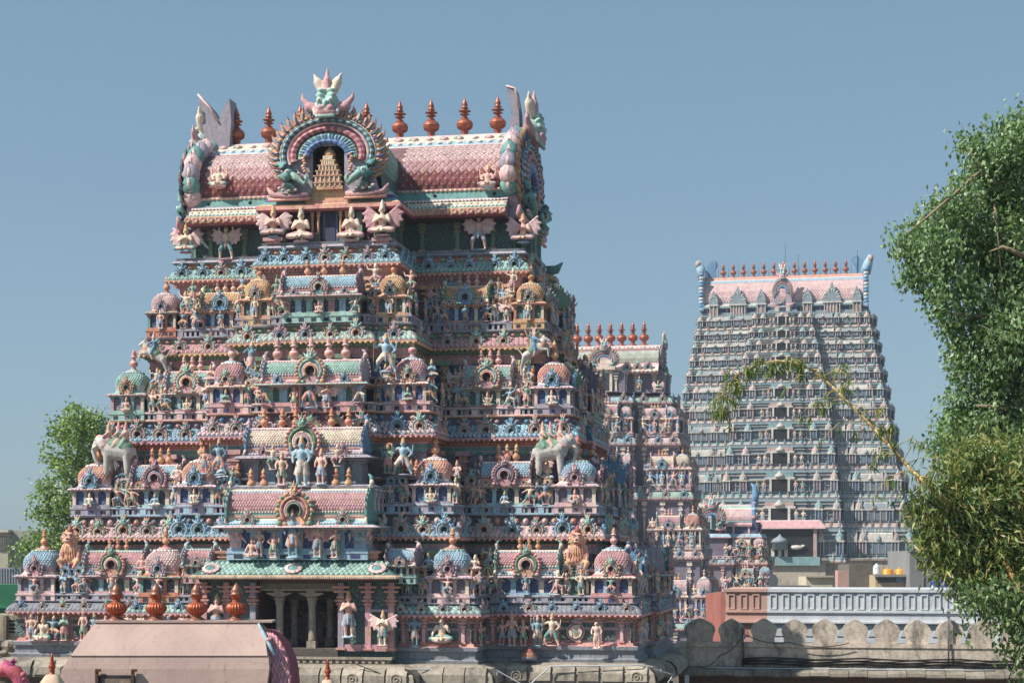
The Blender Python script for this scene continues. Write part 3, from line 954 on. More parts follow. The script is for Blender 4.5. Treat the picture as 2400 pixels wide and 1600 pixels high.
def pavilion_body(w, d, h, c, c2, panel, np_=3, mat=SC):
    """little temple storey: recessed panels between pilasters, base and eave; centred, z 0..h"""
    g = G()
    box(g, -w / 2 * 0.88, w / 2 * 0.88, -d / 2 * 0.88, d / 2, 0.0, h, panel, mat)
    box(g, -w / 2, w / 2, -d / 2, d / 2 + 0.004, -0.06, h * 0.10, c2)
    pw = w * 0.055
    box(g, -w / 2 - 0.05, w / 2 + 0.05, -d / 2 - 0.05, d / 2 * 0.9, -0.12, -0.055, c2 * 0.9)
    box(g, -w / 2 - 0.02, w / 2 + 0.02, -d / 2 - 0.02, d / 2 * 0.9, -0.40, -0.12, c2)
    for i in range(np_):
        x = -w / 2 + w * (i + 0.5) / np_
        cbox(g, (x, -d / 2 - 0.022, -0.26), (w / np_ * 0.42, 0.012, 0.17), P['navy'] * 0.8 if i % 2 == 0 else panel)
    xs = np.linspace(-w / 2 + pw, w / 2 - pw, np_ + 1)
    for i, x in enumerate(xs):
        for y, rz in ((-d / 2 + pw, 0),):
            cbox(g, (x, y, h * 0.48), (pw * 1.5, pw * 1.5, h * 0.78), [c, P['lblue'], c2, P['cream']][i % 4])
            cbox(g, (x, y, h * 0.80), (pw * 2.3, pw * 2.3, h * 0.07), c2)
            cbox(g, (x, y, h * 0.88), (pw * 3.0, pw * 3.0, h * 0.06), c)
    for x in (-w / 2 + pw, w / 2 - pw):
        for y in (0.0, d / 2 - pw):
            cbox(g, (x, y, h * 0.48), (pw * 1.5, pw * 1.5, h * 0.78), c)
            cbox(g, (x, y, h * 0.86), (pw * 3.0, pw * 3.0, h * 0.10), c2)
    nb = max(int(w / 0.16), 3)
    for i in range(nb):      # row of tiny leaves hanging from the eave and a string of studs over it
        x = -w / 2 + w * (i + 0.5) / nb
        cbox(g, (x, -d / 2 - 0.03, h * 0.885), (w / nb * 0.6, 0.06, h * 0.05), P['lblue'] if i % 2 else P['ochre'])
        cbox(g, (x, -d / 2 - w * 0.08, h * 0.985), (w / nb * 0.5, 0.05, h * 0.05), P['cream'] if i % 2 else P['pink'])
    # eave
    rect = np.array([(-w / 2, -d / 2), (w / 2, -d / 2), (w / 2, d / 2), (-w / 2, d / 2)])
    e = w * 0.07
    mold(g, rect, [(0, h * 0.90), (e, h * 0.92), (e * 1.3, h * 0.95), (e * 0.9, h * 1.03), (e * 0.2, h * 1.08)], [c2, c2 * 0.8, c, c2, c2])
    return g

def kuta_parts(w, h, hr, c, c2, panel, roof, cap, band_c):
    body = pavilion_body(w, w, h, c, c2, panel, 3)
    d = G()
    prof = [(1.10, 0.0), (1.14, 0.03), (1.02, 0.10), (0.95, 0.16), (0.98, 0.28), (0.99, 0.42), (0.95, 0.56), (0.84, 0.70), (0.64, 0.82), (0.52, 0.87)]
    pf = [(a * w * 0.44, b * hr) for a, b in prof]
    cols = [c2, c2, band_c, roof * 0.5, roof * 0.5, roof * 0.5, roof * 0.5, roof * 0.5, roof * 0.5]
    lathe(d, pf, 20, np.array(cols), sq=4.5, a0=pi / 20, sm=True)
    f = dome_fn([(a * 0.44 + 0.004, b * hr) for a, b in prof[3:]], w, 4.5)
    nu = 40 if w > 1.6 else 32
    scales(d, f, nu, 5, roof, 0.028, 0.82)
    top = [(0.56, 0.86), (0.60, 0.875), (0.56, 0.90), (0.44, 0.93), (0.47, 0.945), (0.30, 0.985), (0.16, 1.0), (0.20, 1.03), (0.10, 1.05)]
    lathe(d, [(a * w * 0.44, b * hr) for a, b in top], 16, np.array([cap, band_c, cap, band_c, cap, cap, c2, c2]), sq=3.5)
    # bead row
    th = np.arange(20) * 2 * pi / 20
    k = 1 / (np.abs(np.cos(th)) ** 4.5 + np.abs(np.sin(th)) ** 4.5) ** (1 / 4.5)
    bead = G(); ell(bead, (0, 0, 0), (w * 0.03,) * 3, band_c * 1.2, 5, 3)
    d.putn(bead, np.stack([k * np.cos(th) * w * 0.44 * 0.58, k * np.sin(th) * w * 0.44 * 0.58, np.full(20, hr * 0.87)], -1), 0)
    # corner leaves
    for q in range(4):
        lf = G()
        r = w * 0.5
        lf.add([(-0.10 * w, -r, 0.13 * hr), (0.10 * w, -r, 0.13 * hr), (0.13 * w, -r * 0.98, 0.38 * hr), (0, -r * 0.90, 0.66 * hr), (-0.13 * w, -r * 0.98, 0.38 * hr), (0, -r * 1.06, 0.32 * hr)],
               [[0, 1, 5], [1, 2, 5], [2, 3, 5], [3, 4, 5], [4, 0, 5]], cap)
        d.put(lf, (0, 0, 0), pi / 4 + q * pi / 2, 1.0)
    return body, d

def shala_sec(d, hr):
    """half barrel: list of (y, z) front side, bottom to ridge"""
    R = d / 2
    return [(-R * 1.22, 0), (-R * 1.26, 0.04 * hr), (-R * 1.05, 0.12 * hr), (-R * 1.0, 0.20 * hr), (-R * 1.02, 0.36 * hr), (-R * 0.98, 0.52 * hr), (-R * 0.86, 0.68 * hr), (-R * 0.62, 0.82 * hr), (-R * 0.5, 0.86 * hr)]

def shala_parts(w, d, h, hr, c, c2, panel, roof, crest, edge, npil=4, backs=True):
    body = pavilion_body(w, d, h, c, c2, panel, npil)
    r = G()
    sec = shala_sec(d, hr)
    full = sec + [(-d * 0.22, 0.92 * hr), (-d * 0.16, 0.96 * hr)] + [(d * 0.16, 0.96 * hr)] + [(-y, z) for y, z in sec[::-1]]
    L2 = w / 2
    n = len(full)
    A = np.array([(-L2, y, z) for y, z in full]); B = np.array([(L2, y, z) for y, z in full])
    j = np.arange(n - 1)
    cols = [c2, c2, crest, edge * 0.8 + 0.1 * crest] + [roof * 0.5] * 4 + [c2, crest, crest] + [roof * 0.6] * (n - 1 - 11)
    r.add(np.concatenate([A, B]), np.stack([j, j + n, j + n + 1, j + 1], -1), np.array(cols[:n - 1]))
    r.more([np.arange(n)[::-1] + n], edge); r.more([np.arange(n)], edge)
    ys = np.array([p[0] for p in sec[4:]]); zs = np.array([p[1] for p in sec[4:]])
    t = np.linspace(0, 1, len(ys))
    def f(u, v):
        return np.stack([-L2 + 2 * L2 * u, np.interp(v, t, ys) - 0.004, np.interp(v, t, zs)], -1)
    scales(r, f, int(w / 0.13), 4, roof, 0.028, 0.84)
    # lip beads along ridge and eave
    bead = G(); ell(bead, (0, 0, 0), (0.045, 0.035, 0.045), crest * 1.1, 6, 3)
    xs = np.arange(-L2 + 0.08, L2 - 0.04, 0.14)
    r.putn(bead, np.stack([xs, np.full(len(xs), -d * 0.235), np.full(len(xs), 0.895 * hr)], -1), 0)
    r.putn(bead, np.stack([xs, np.full(len(xs), -d * 0.62), np.full(len(xs), 0.04 * hr)], -1), 0)
    r.putn(bead, np.stack([xs + 0.05, np.full(len(xs), -d * 0.515), np.full(len(xs), 0.34 * hr)], -1), 0)
    box(r, -L2, L2, -d * 0.53, -d * 0.4, 0.20 * hr, 0.25 * hr, P['salmon'])
    # flame edged gables at both ends with a curling horn
    es = []
    for s_ in (-1, 1):
        e = G()
        out = []
        for k in range(15):
            a = radians(-25 + 230 * k / 14.0)
            rr = 0.66 * d
            out.append((rr * cos(a) * 1.02, hr * 0.36 + rr * sin(a) * hr / d * 0.94))
        extr(e, out, s_ * L2 - 0.05, s_ * L2 + 0.05, edge, plane='yz')
        for k in range(1, 13):
            a = radians(-20 + 220 * k / 14.0)
            y, z = 0.70 * d * cos(a) * 1.02, hr * 0.36 + 0.70 * d * sin(a) * hr / d * 0.94
            tube(e, [(s_ * L2, y, z - 0.05), (s_ * (L2 + 0.02), y * 1.08, z + 0.03), (s_ * (L2 + 0.01), y * 1.14, z + 0.13)], [0.055, 0.05, 0.012], 5, edge if k % 2 else crest)
        pts = [(s_ * L2, -0.04, hr * 0.90), (s_ * (L2 + 0.04), -0.06, hr * 1.10), (s_ * (L2 + 0.02), -0.10, hr * 1.28), (s_ * (L2 - 0.10), -0.10, hr * 1.34)]
        tube(e, pts, [0.12, 0.11, 0.08, 0.03], 6, edge)
        ell(e, (s_ * (L2 + 0.06), -0.12, hr * 1.12), (0.11, 0.13, 0.13), crest, 7, 5)
        tube(e, [(s_ * L2, -d * 0.60, hr * 0.2), (s_ * (L2 + 0.02), -d * 0.70, hr * 0.06), (s_ * (L2 + 0.12), -d * 0.66, 0.0)], [0.07, 0.06, 0.02], 6, crest)
        es.append(e)
    return body, r, es
# ------------------------------------------------------------------ setting: ground
g = G(); g.add([(-3000, -200, 0), (3000, -200, 0), (3000, 5000, 0), (-3000, 5000, 0)], [[0, 1, 2, 3]], P['dstone'], SN)
ob('ground', g, kind='structure')

# ================================================================== MAIN TOWER
ROT = radians(-10)
TO = np.array([-7.557, 91.416, 0.0])
tower = thing('temple_tower', 'largest and nearest painted temple tower, crowded with statues, with a tiled porch and stone columns', 'temple tower', TO, ROT)

FIN = {}
def finial_mesh(i):
    if i not in FIN:
        cs = [(P['ochre'], P['orange']), (P['salmon'], P['lpink']), (P['orange'] * 1.15, P['ochre']), (P['pink'], P['maroon'] * 2)][i]
        FIN[i] = finial_g('clay', 12, cs).mesh('finial')
    return FIN[i]
COPPER = finial_g('copper').mesh('copper_finial')

# -- unit pavilions in several paint schemes
KW, KH, KR = 1.9, 0.8, 1.2
KS = [('lpink', 'lilac', 'dblue', 'salmon', 'lpink', 'white'), ('pink', 'mint', 'purple', 'mint', 'cream', 'lblue'), ('orange', 'ochre', 'dgreen', 'ochre', 'ochre', 'cream'),
      ('teal', 'orange', 'navy', 'lpink', 'pink', 'white'), ('cream', 'pink', 'dblue', 'pink', 'lblue', 'white'), ('lilac', 'lpink', 'purple', 'lblue', 'salmon', 'mint')]
kuta_m = {}
def kuta(T, loc, rz, w, h, hr, fin, si, statue=None, fs=1.0, side_arch=True):
    si %= len(KS)
    if si not in kuta_m:
        s = [P[x] for x in KS[si]]
        b_, d_ = kuta_parts(KW, KH, KR, s[0], s[1], s[2], s[3], s[4], s[5])
        kuta_m[si] = (b_.mesh('domed_shrine'), d_.mesh('dome'))
    b_, d_ = kuta_m[si]
    kx = w / KW
    o = ob('domed_shrine', b_, T, loc, rz, (kx, kx, h / KH))
    def sub(name, me, l, r=0, sc=1.0):
        # undo the body's stretch so that sub-parts keep their shape
        c = ob(name, me, o, (l[0] / kx, l[1] / kx, l[2] * KH / h), r)
        s3 = (sc, sc, sc) if np.isscalar(sc) else sc
        c.scale = (s3[0] / kx, s3[1] / kx, s3[2] * KH / h)
        return c
    sub('dome', d_, (0, 0, h * 1.06), 0, (kx, kx, hr / KR))
    aw = w * 0.44
    sub('horseshoe_arch', arch_mesh(si + 1, 'small'), (0, -w * 0.55, h * 1.04), 0, aw)
    if side_arch:
        sub('horseshoe_arch', arch_mesh(si + 1, 'small'), (w * 0.55, 0, h * 1.04), pi / 2, aw)
    if fin:
        sub('finial', finial_mesh(si % 3), (0, 0, h * 1.06 + hr * 1.03), 0, fin)
    if statue:
        sub('statue', fmesh(statue, si * 3 + 1), (0, -w * 0.56, 0.0), 0, fs)
    return o

SS = [('lpink', 'lblue', 'dblue', 'pink', 'cream', 'teal'), ('mint', 'pink', 'dgreen', 'mint', 'lpink', 'lilac'), ('lilac', 'grey', 'purple', 'cream', 'lpink', 'blue'),
      ('pink', 'mint', 'navy', 'lblue', 'lpink', 'purple'), ('salmon', 'ochre', 'dblue', 'ochre', 'cream', 'green'), ('lilac', 'pink', 'dgreen', 'pink', 'mint', 'lilac')]
shala_m = {}
def shala(T, loc, rz, w, d, h, hr, fin, nf, si, ai=0, statue='seated', fs=1.0, aw=None, dancers=True, small=0, xs=None):
    si %= len(SS)
    k = (si, round(w, 1), round(d, 1), round(h, 2), round(hr, 2))
    if k not in shala_m:
        s = [P[x] for x in SS[si]]
        b_, r_, e_ = shala_parts(w, d, h, hr, s[0], s[1], s[2], s[3], s[4], s[5], 4 if w < 3 else 6)
        shala_m[k] = (b_.mesh('barrel_shrine'), r_.mesh('barrel_roof'), [x.mesh('roof_gable') for x in e_])
    b_, r_, e_ = shala_m[k]
    o = ob('barrel_shrine', b_, T, loc, rz)
    ob('barrel_roof', r_, o, (0, 0, h * 1.06)); ob('roof_gable', e_[0], o, (0, 0, h * 1.06)); ob('roof_gable', e_[1], o, (0, 0, h * 1.06))
    aw = aw or min(w * 0.5, hr * 1.15)
    ob('horseshoe_arch', arch_mesh(ai, 'big'), o, (0, -d * 0.70, h * 1.0), 0, aw)
    if not small and w > 1.5:
        for s_ in (-1, 1):
            ob('horseshoe_arch', arch_mesh(ai + 3, 'plain'), o, (s_ * w * 0.37, -d * 0.62, h * 1.02), 0, 0.34)
    for q in range(small):
        for s_ in (-1, 1):
            ob('horseshoe_arch', arch_mesh(ai + 1, 'small'), o, (s_ * w * 0.34, -d * 0.66, h * 1.0), 0, hr * 0.42)
    for x in (xs if xs is not None else (np.linspace(-1, 1, nf) * min(0.42 * (nf - 1) / 2, w * 0.4) if nf > 1 else [0])):
        if nf:
            ob('finial', finial_mesh(si % 3), o, (x, 0, h * 1.06 + hr * 0.95), 0, fin)
    if statue:
        ob('statue', fmesh(statue, si + ai), o, (0, -d * 0.66, 0.0), 0, fs)
    if dancers:
        ob('statue', fmesh('lunge', 1 + si), o, (-w * 0.48, -d * 0.62, 0), 0, fs * 1.02)
        c = ob('statue', fmesh('lunge', 8 + si), o, (w * 0.48, -d * 0.62, 0), 0, fs * 1.02)
        c.scale = (-c.scale[0], c.scale[1], c.scale[2])
    return o

PS = [('grey', 'lilac', 'dblue'), ('mint', 'green', 'dgreen'), ('lblue', 'grey', 'purple'), ('ochre', 'orange', 'dblue'), ('lilac', 'grey', 'dgreen')]
pair_m = {}
def pair(T, loc, rz, w, h, pi_, n=2, fs=0.7, ps=('stand', 'anjali')):
    pi_ %= len(PS); k = (pi_, round(w, 1), round(h, 2))
    if k not in pair_m:
        s = [P[x] for x in PS[pi_]]
        g = pavilion_body(w, 0.6, h, s[0], s[1], s[2], n + 1)
        box(g, -w / 2 * 0.95, w / 2 * 0.95, -0.12, 0.30, h * 1.03, h * 1.03 + 0.20, s[0])
        pair_m[k] = g.mesh('small_shrine')
    o = ob('small_shrine', pair_m[k], T, loc, rz)
    for i in range(n):
        x = (i - (n - 1) / 2) * w / n
        ob('horseshoe_arch', arch_mesh(pi_ * 2 + 1, 'plain' if (pi_ + int(loc[2])) % 2 else 'small'), o, (x, -0.28, h * 1.03), 0, w / n * 0.92)
        if i == 0 and n == 2:
            ob('statue', fmesh(['seated', 'relax', 'dancer', 'seated_four', 'kneel_wings'][(pi_ + int(loc[2])) % 5], pi_ * 3 + int(abs(loc[0]))), o, (0, 0.05, h * 1.03 + 0.24), 0, fs * 1.25)
        ob('statue', fmesh(ps[i % len(ps)], pi_ + i * 2 + int(abs(loc[0]) * 3)), o, (x, -0.36, 0.02), 0, fs * (0.92 + 0.1 * (i % 2)))
    return o

KAP = [(-0.02, -0.34), (0.16, -0.30), (0.20, -0.16), (0.34, -0.12), (0.50, 0.0), (0.56, 0.04), (0.56, 0.13), (0.52, 0.34), (0.44, 0.58), (0.32, 0.80), (0.16, 0.96), (0.14, 1.0)]
def cornice(T, F, k0, k1, f1, cols, tile_cols, hd, sp=0.26, so=1.0, leaf=True):
    """overhanging eave moulding with tiles, beads and a frieze above it"""
    h = k1 - k0
    c_under, c_lip, c_kap, c_fr, c_ledge = cols
    prof = [(d * so, k0 + z * h) for d, z in KAP] + [(0.14, f1 - 0.06), (0.30, f1 - 0.04), (0.32, f1), (0.0, f1 + 0.004)]
    cc = [c_under] * 2 + [c_lip * 0.7] + [c_under, c_lip, c_lip] + [c_kap * 0.45] * 5 + [c_fr, c_ledge, c_ledge, c_ledge]
    g = G(); mold(g, F, prof[::1], cc)
    o = ob('cornice', g, T)
    Z = np.array([k0 + z * h for d, z in KAP[6:]]); D = np.array([d * so for d, z in KAP[6:]])
    R = np.stack([offp(F, d + 0.006) for d in D])      # (k, n, 2)
    t = np.linspace(0, 1, len(Z))
    n = F.shape[0]
    g = G()
    for i in range(n):
        a = F[i]; b = F[(i + 1) % n]; e = b - a; l = np.linalg.norm(e); e = e / l
        nx, ny = e[1], -e[0]
        if ny > 0.5 or nx < -0.5 or l < 0.3:
            continue
        def fn(u, v, i=i):
            kf = v * (len(Z) - 1); k_ = np.minimum(kf.astype(int), len(Z) - 2); w_ = (kf - k_)[:, None]
            A = R[k_, i] * (1 - w_) + R[k_ + 1, i] * w_
            B = R[k_, (i + 1) % n] * (1 - w_) + R[k_ + 1, (i + 1) % n] * w_
            p = A * (1 - u[:, None]) + B * u[:, None]
            return np.concatenate([p, np.interp(v, t, Z)[:, None]], 1)
        tc = tile_cols[1] if (a[1] < -hd - 0.3 and b[1] < -hd - 0.3) or nx > 0.5 and a[1] < -hd - 0.2 else tile_cols[0]
        scales(g, fn, max(int(l / 0.22), 1), 2 if h < 0.6 else 3, tc, 0.03, 0.84)
    ob('cornice_tiles', g, o, kind='stuff')
    bead = G(); ell(bead, (0, 0, 0), (0.085, 0.06, 0.06), c_lip * 1.15, 6, 3)
    p_, a_, _ = along(F, 0.53 * so, sp, 'fr')
    g = G(); g.putn(bead, np.c_[p_, np.full(len(p_), k0 - 0.02)], a_)
    bead = G(); cbox(bead, (0, 0, 0), (0.10, 0.10, 0.07), c_under * 1.3)
    p_, a_, _ = along(F, 0.26 * so, 0.2, 'fr')
    g.putn(bead, np.c_[p_, np.full(len(p_), k0 - 0.2 * h)], a_)
    ob('cornice_beads', g, o, kind='stuff')
    if f1 - k1 > 0.12 and leaf:
        hh = f1 - 0.06 - k1
        lf = G(); ell(lf, (0, 0, 0), (0.15, 0.09, hh * 0.38), P['white'], 7, 4); ell(lf, (0, -0.07, -0.02), (0.07, 0.05, hh * 0.2), P['white'], 6, 3)
        p_, a_, _ = along(F, 0.16, 0.46, 'fr')
        pieces('frieze_leaf', lf, o, p_, a_, k1 + hh * 0.5, [x * 1.0 for x in (c_kap, c_lip, c_kap, c_fr * 1.4, c_kap, P['salmon'])])
    return o

def balustrade(T, F, z0, z1, c, c2):
    g = G()
    mold(g, F, [(0.04, z0 - 0.01), (0.04, z1)], [P['navy'] * 0.9, P['navy'] * 0.9])
    mold(g, F, [(-0.2, z1 - 0.09), (0.20, z1 - 0.09), (0.22, z1 - 0.03), (0.20, z1 + 0.03), (-0.2, z1 + 0.034)], [c, c, c2, c, c])
    mold(g, F, [(-0.2, z0), (0.19, z0), (0.19, z0 + 0.08), (0.0, z0 + 0.084)], [c2] * 4)
    o = ob('balustrade', g, T)
    g = G(); po = G(); cbox(po, (0, 0, 0), (0.12, 0.10, z1 - z0 - 0.1), c)
    p_, a_, _ = along(F, 0.12, 0.27, 'fr')
    g.putn(po, np.c_[p_, np.full(len(p_), (z0 + z1) / 2)], a_)
    po = G(); cbox(po, (0, 0, 0), (0.3, 0.14, z1 - z0 - 0.08), c2)
    p_, a_, _ = along(F, 0.13, 1.1, 'fr')
    g.putn(po, np.c_[p_, np.full(len(p_), (z0 + z1) / 2)], a_)
    ob('balusters', g, o, kind='stuff')
    return o

def pilasters(T, F, z0, z1, sp, c, c2, w=0.22, d0=0.0, name='wall_pillar', sides='fr'):
    h = z1 - z0
    p = G()
    cbox(p, (0, 0, h * 0.42), (w, w * 0.7, h * 0.84), c)
    cbox(p, (0, 0, h * 0.03), (w * 1.7, w, h * 0.07), c2)
    for k, (s_, zz, hh) in enumerate([(1.5, 0.60, 0.04), (1.9, 0.67, 0.05), (1.4, 0.74, 0.05), (2.3, 0.80, 0.05), (1.5, 0.87, 0.08), (2.8, 0.95, 0.09)]):
        cbox(p, (0, 0, h * zz), (w * s_, w * s_ * 0.7, h * hh), c if k % 2 else c2)
    p_, a_, _ = along(F, d0, sp, sides)
    pieces(name, p, T, p_, a_, z0)

def storey_wall(g, F, z0, z1, c_wall, c_band, mat=SC):
    mold(g, F, [(0, z0), (0, z1)], [c_wall, c_wall], mat)
    h = z1 - z0
    mold(g, F, [(-0.1, z1 - 0.55), (0.05, z1 - 0.55), (0.08, z1 - 0.42), (0.03, z1 - 0.38), (0.04, z1 - 0.2), (0.12, z1 - 0.1), (0.1, z1 + 0.005)], [c_band, c_band, P['ochre'], c_band, P['pink'], P['green'], c_band])

# hw hd | bw by | cw cy | side sw sx | wall0 k0 k1 f1 b1 | h hr fin
TI = [
    dict(hw=14.7, hd=9.0, bw=7.8, by=-11.2, cw=2.6, cy=-7.0, sw=4.4, sx=15.1, w0=9.13, k0=10.4, k1=10.92, f1=10.97, b1=11.28, h=0.80, hr=1.32, fin=0.86),
    dict(hw=12.8, hd=7.0, bw=6.5, by=-9.6, cw=3.1, cy=-10.5, sw=3.6, sx=13.1, w0=11.2, k0=13.86, k1=14.5, f1=15.03, b1=15.44, h=0.86, hr=1.26, fin=1.05),
    dict(hw=11.4, hd=5.6, bw=5.2, by=-8.8, cw=2.7, cy=-9.5, sw=2.9, sx=11.7, w0=15.3, k0=18.6, k1=19.34, f1=19.74, b1=20.15, h=0.86, hr=1.24, fin=1.0),
    dict(hw=9.95, hd=4.4, bw=4.1, by=-7.8, cw=2.2, cy=-8.3, sw=2.3, sx=10.2, w0=20.0, k0=23.05, k1=23.65, f1=23.96, b1=24.37, h=0.82, hr=1.06, fin=0.82),
    dict(hw=8.7, hd=3.5, bw=3.1, by=-6.9, cw=None, cy=None, sw=1.9, sx=8.95, w0=24.2, k0=26.85, k1=27.5, f1=27.8, b1=28.1, h=0, hr=0, fin=0),
]
def foot(t):
    fr = [(t['hw'], -t['hd']), (t['bw'], t['by'])]
    if t['cw']:
        fr.append((t['cw'], t['cy']))
    return steps(fr, [(t['sw'], t['sx'])])
c_ = P
CCOL = [  # under, lip, kapota, frieze, ledge ; tiles main, tiles block
    ([c_['orange'], c_['pink'], c_['lilac'], c_['grey'], c_['grey']], (c_['grey'], c_['mint'])),
    ([c_['dgreen'], c_['salmon'], c_['lpink'], c_['dgrey'], c_['lilac']], (c_['lpink'], c_['lblue'])),
    ([c_['orange'], c_['pink'], c_['blue'], c_['purple'], c_['ochre']], (c_['lblue'], c_['lpink'])),
    ([c_['green'], c_['ochre'], c_['pink'], c_['green'], c_['lilac']], (c_['pink'], c_['mint'])),
    ([c_['pink'], c_['salmon'], c_['mint'], c_['orange'], c_['grey']], (c_['mint'], c_['lblue'])),
]
WCOL = [('pink', 'lilac'), ('navy', 'lilac'), ('purple', 'teal'), ('dblue', 'pink'), ('purple', 'pink')]
BCOL = [('grey', 'lilac'), ('lilac', 'lblue'), ('grey', 'lpink'), ('lilac', 'grey'), None]
for ti, t in enumerate(TI):
    F = foot(t)
    g = G(); storey_wall(g, F, t['w0'], t['k0'] - 0.12, P[WCOL[ti][0]], P[WCOL[ti][1]])
    ob('storey_wall', g, tower)
    pc = [('lpink', 'salmon'), ('green', 'ochre'), ('pink', 'salmon'), ('green', 'ochre'), ('ochre', 'orange')][ti]
    if ti:
        pilasters(tower, F, t['w0'] + 0.3, t['k0'] - 0.5, 2.1, P[pc[0]], P[pc[1]], 0.26, 0.08)
    cornice(tower, F, t['k0'], t['k1'], t['f1'], *CCOL[ti], t['hd'])
    if ti == 4:
        g = G(); mold(g, F, [(0.02, t['f1']), (0.34, t['f1'] + 0.02), (0.28, t['f1'] + 0.12), (0.16, t['f1'] + 0.16), (0.2, t['b1'] - 0.02), (0.0, t['b1'])], [P['grey'], P['lilac'], P['grey'], P['grey'], P['grey'], P['grey']])
        ob('ledge', g, tower)
    if ti < 4:
        balustrade(tower, F, t['f1'], t['b1'], P[BCOL[ti][0]], P[BCOL[ti][1]])
    # arches on the cornice
    asz = [0.60, 1.0, 0.98, 0.86, 0.84][ti]
    p_, a_, l_ = along(F, 0.47, [1.05, 1.15, 1.3, 1.3, 1.0][ti], 'fr', 0.12)
    for j, (p, a) in enumerate(zip(p_, a_)):
        onb = p[1] < -t['hd'] - 0.3
        if ti == 0 and onb and abs(p[0]) < 4.6:
            continue
        k = [(1, 3), (0, 1), (0, 3), (2, 0), (0, 1)][ti][j % 2]
        if ti == 4: k = 1 if onb else 0
        if ti == 2 and onb: k = 3
        if ti == 3 and onb: k = (0, 4)[j % 2]
        if random.random() < 0.3: k = random.choice([0, 1, 3, 4, 5])
        s3 = asz * random.uniform(0.86, 1.06)
        o = ob('cornice_arch', arch_mesh(k, 'small'), tower, (p[0] + (random.uniform(-0.1, 0.1) if a < 0.1 else 0), p[1], t['k0'] + 0.06), a, (s3 * random.uniform(0.9, 1.1), s3, s3))
        o.rotation_euler[1] = random.uniform(-0.04, 0.04)

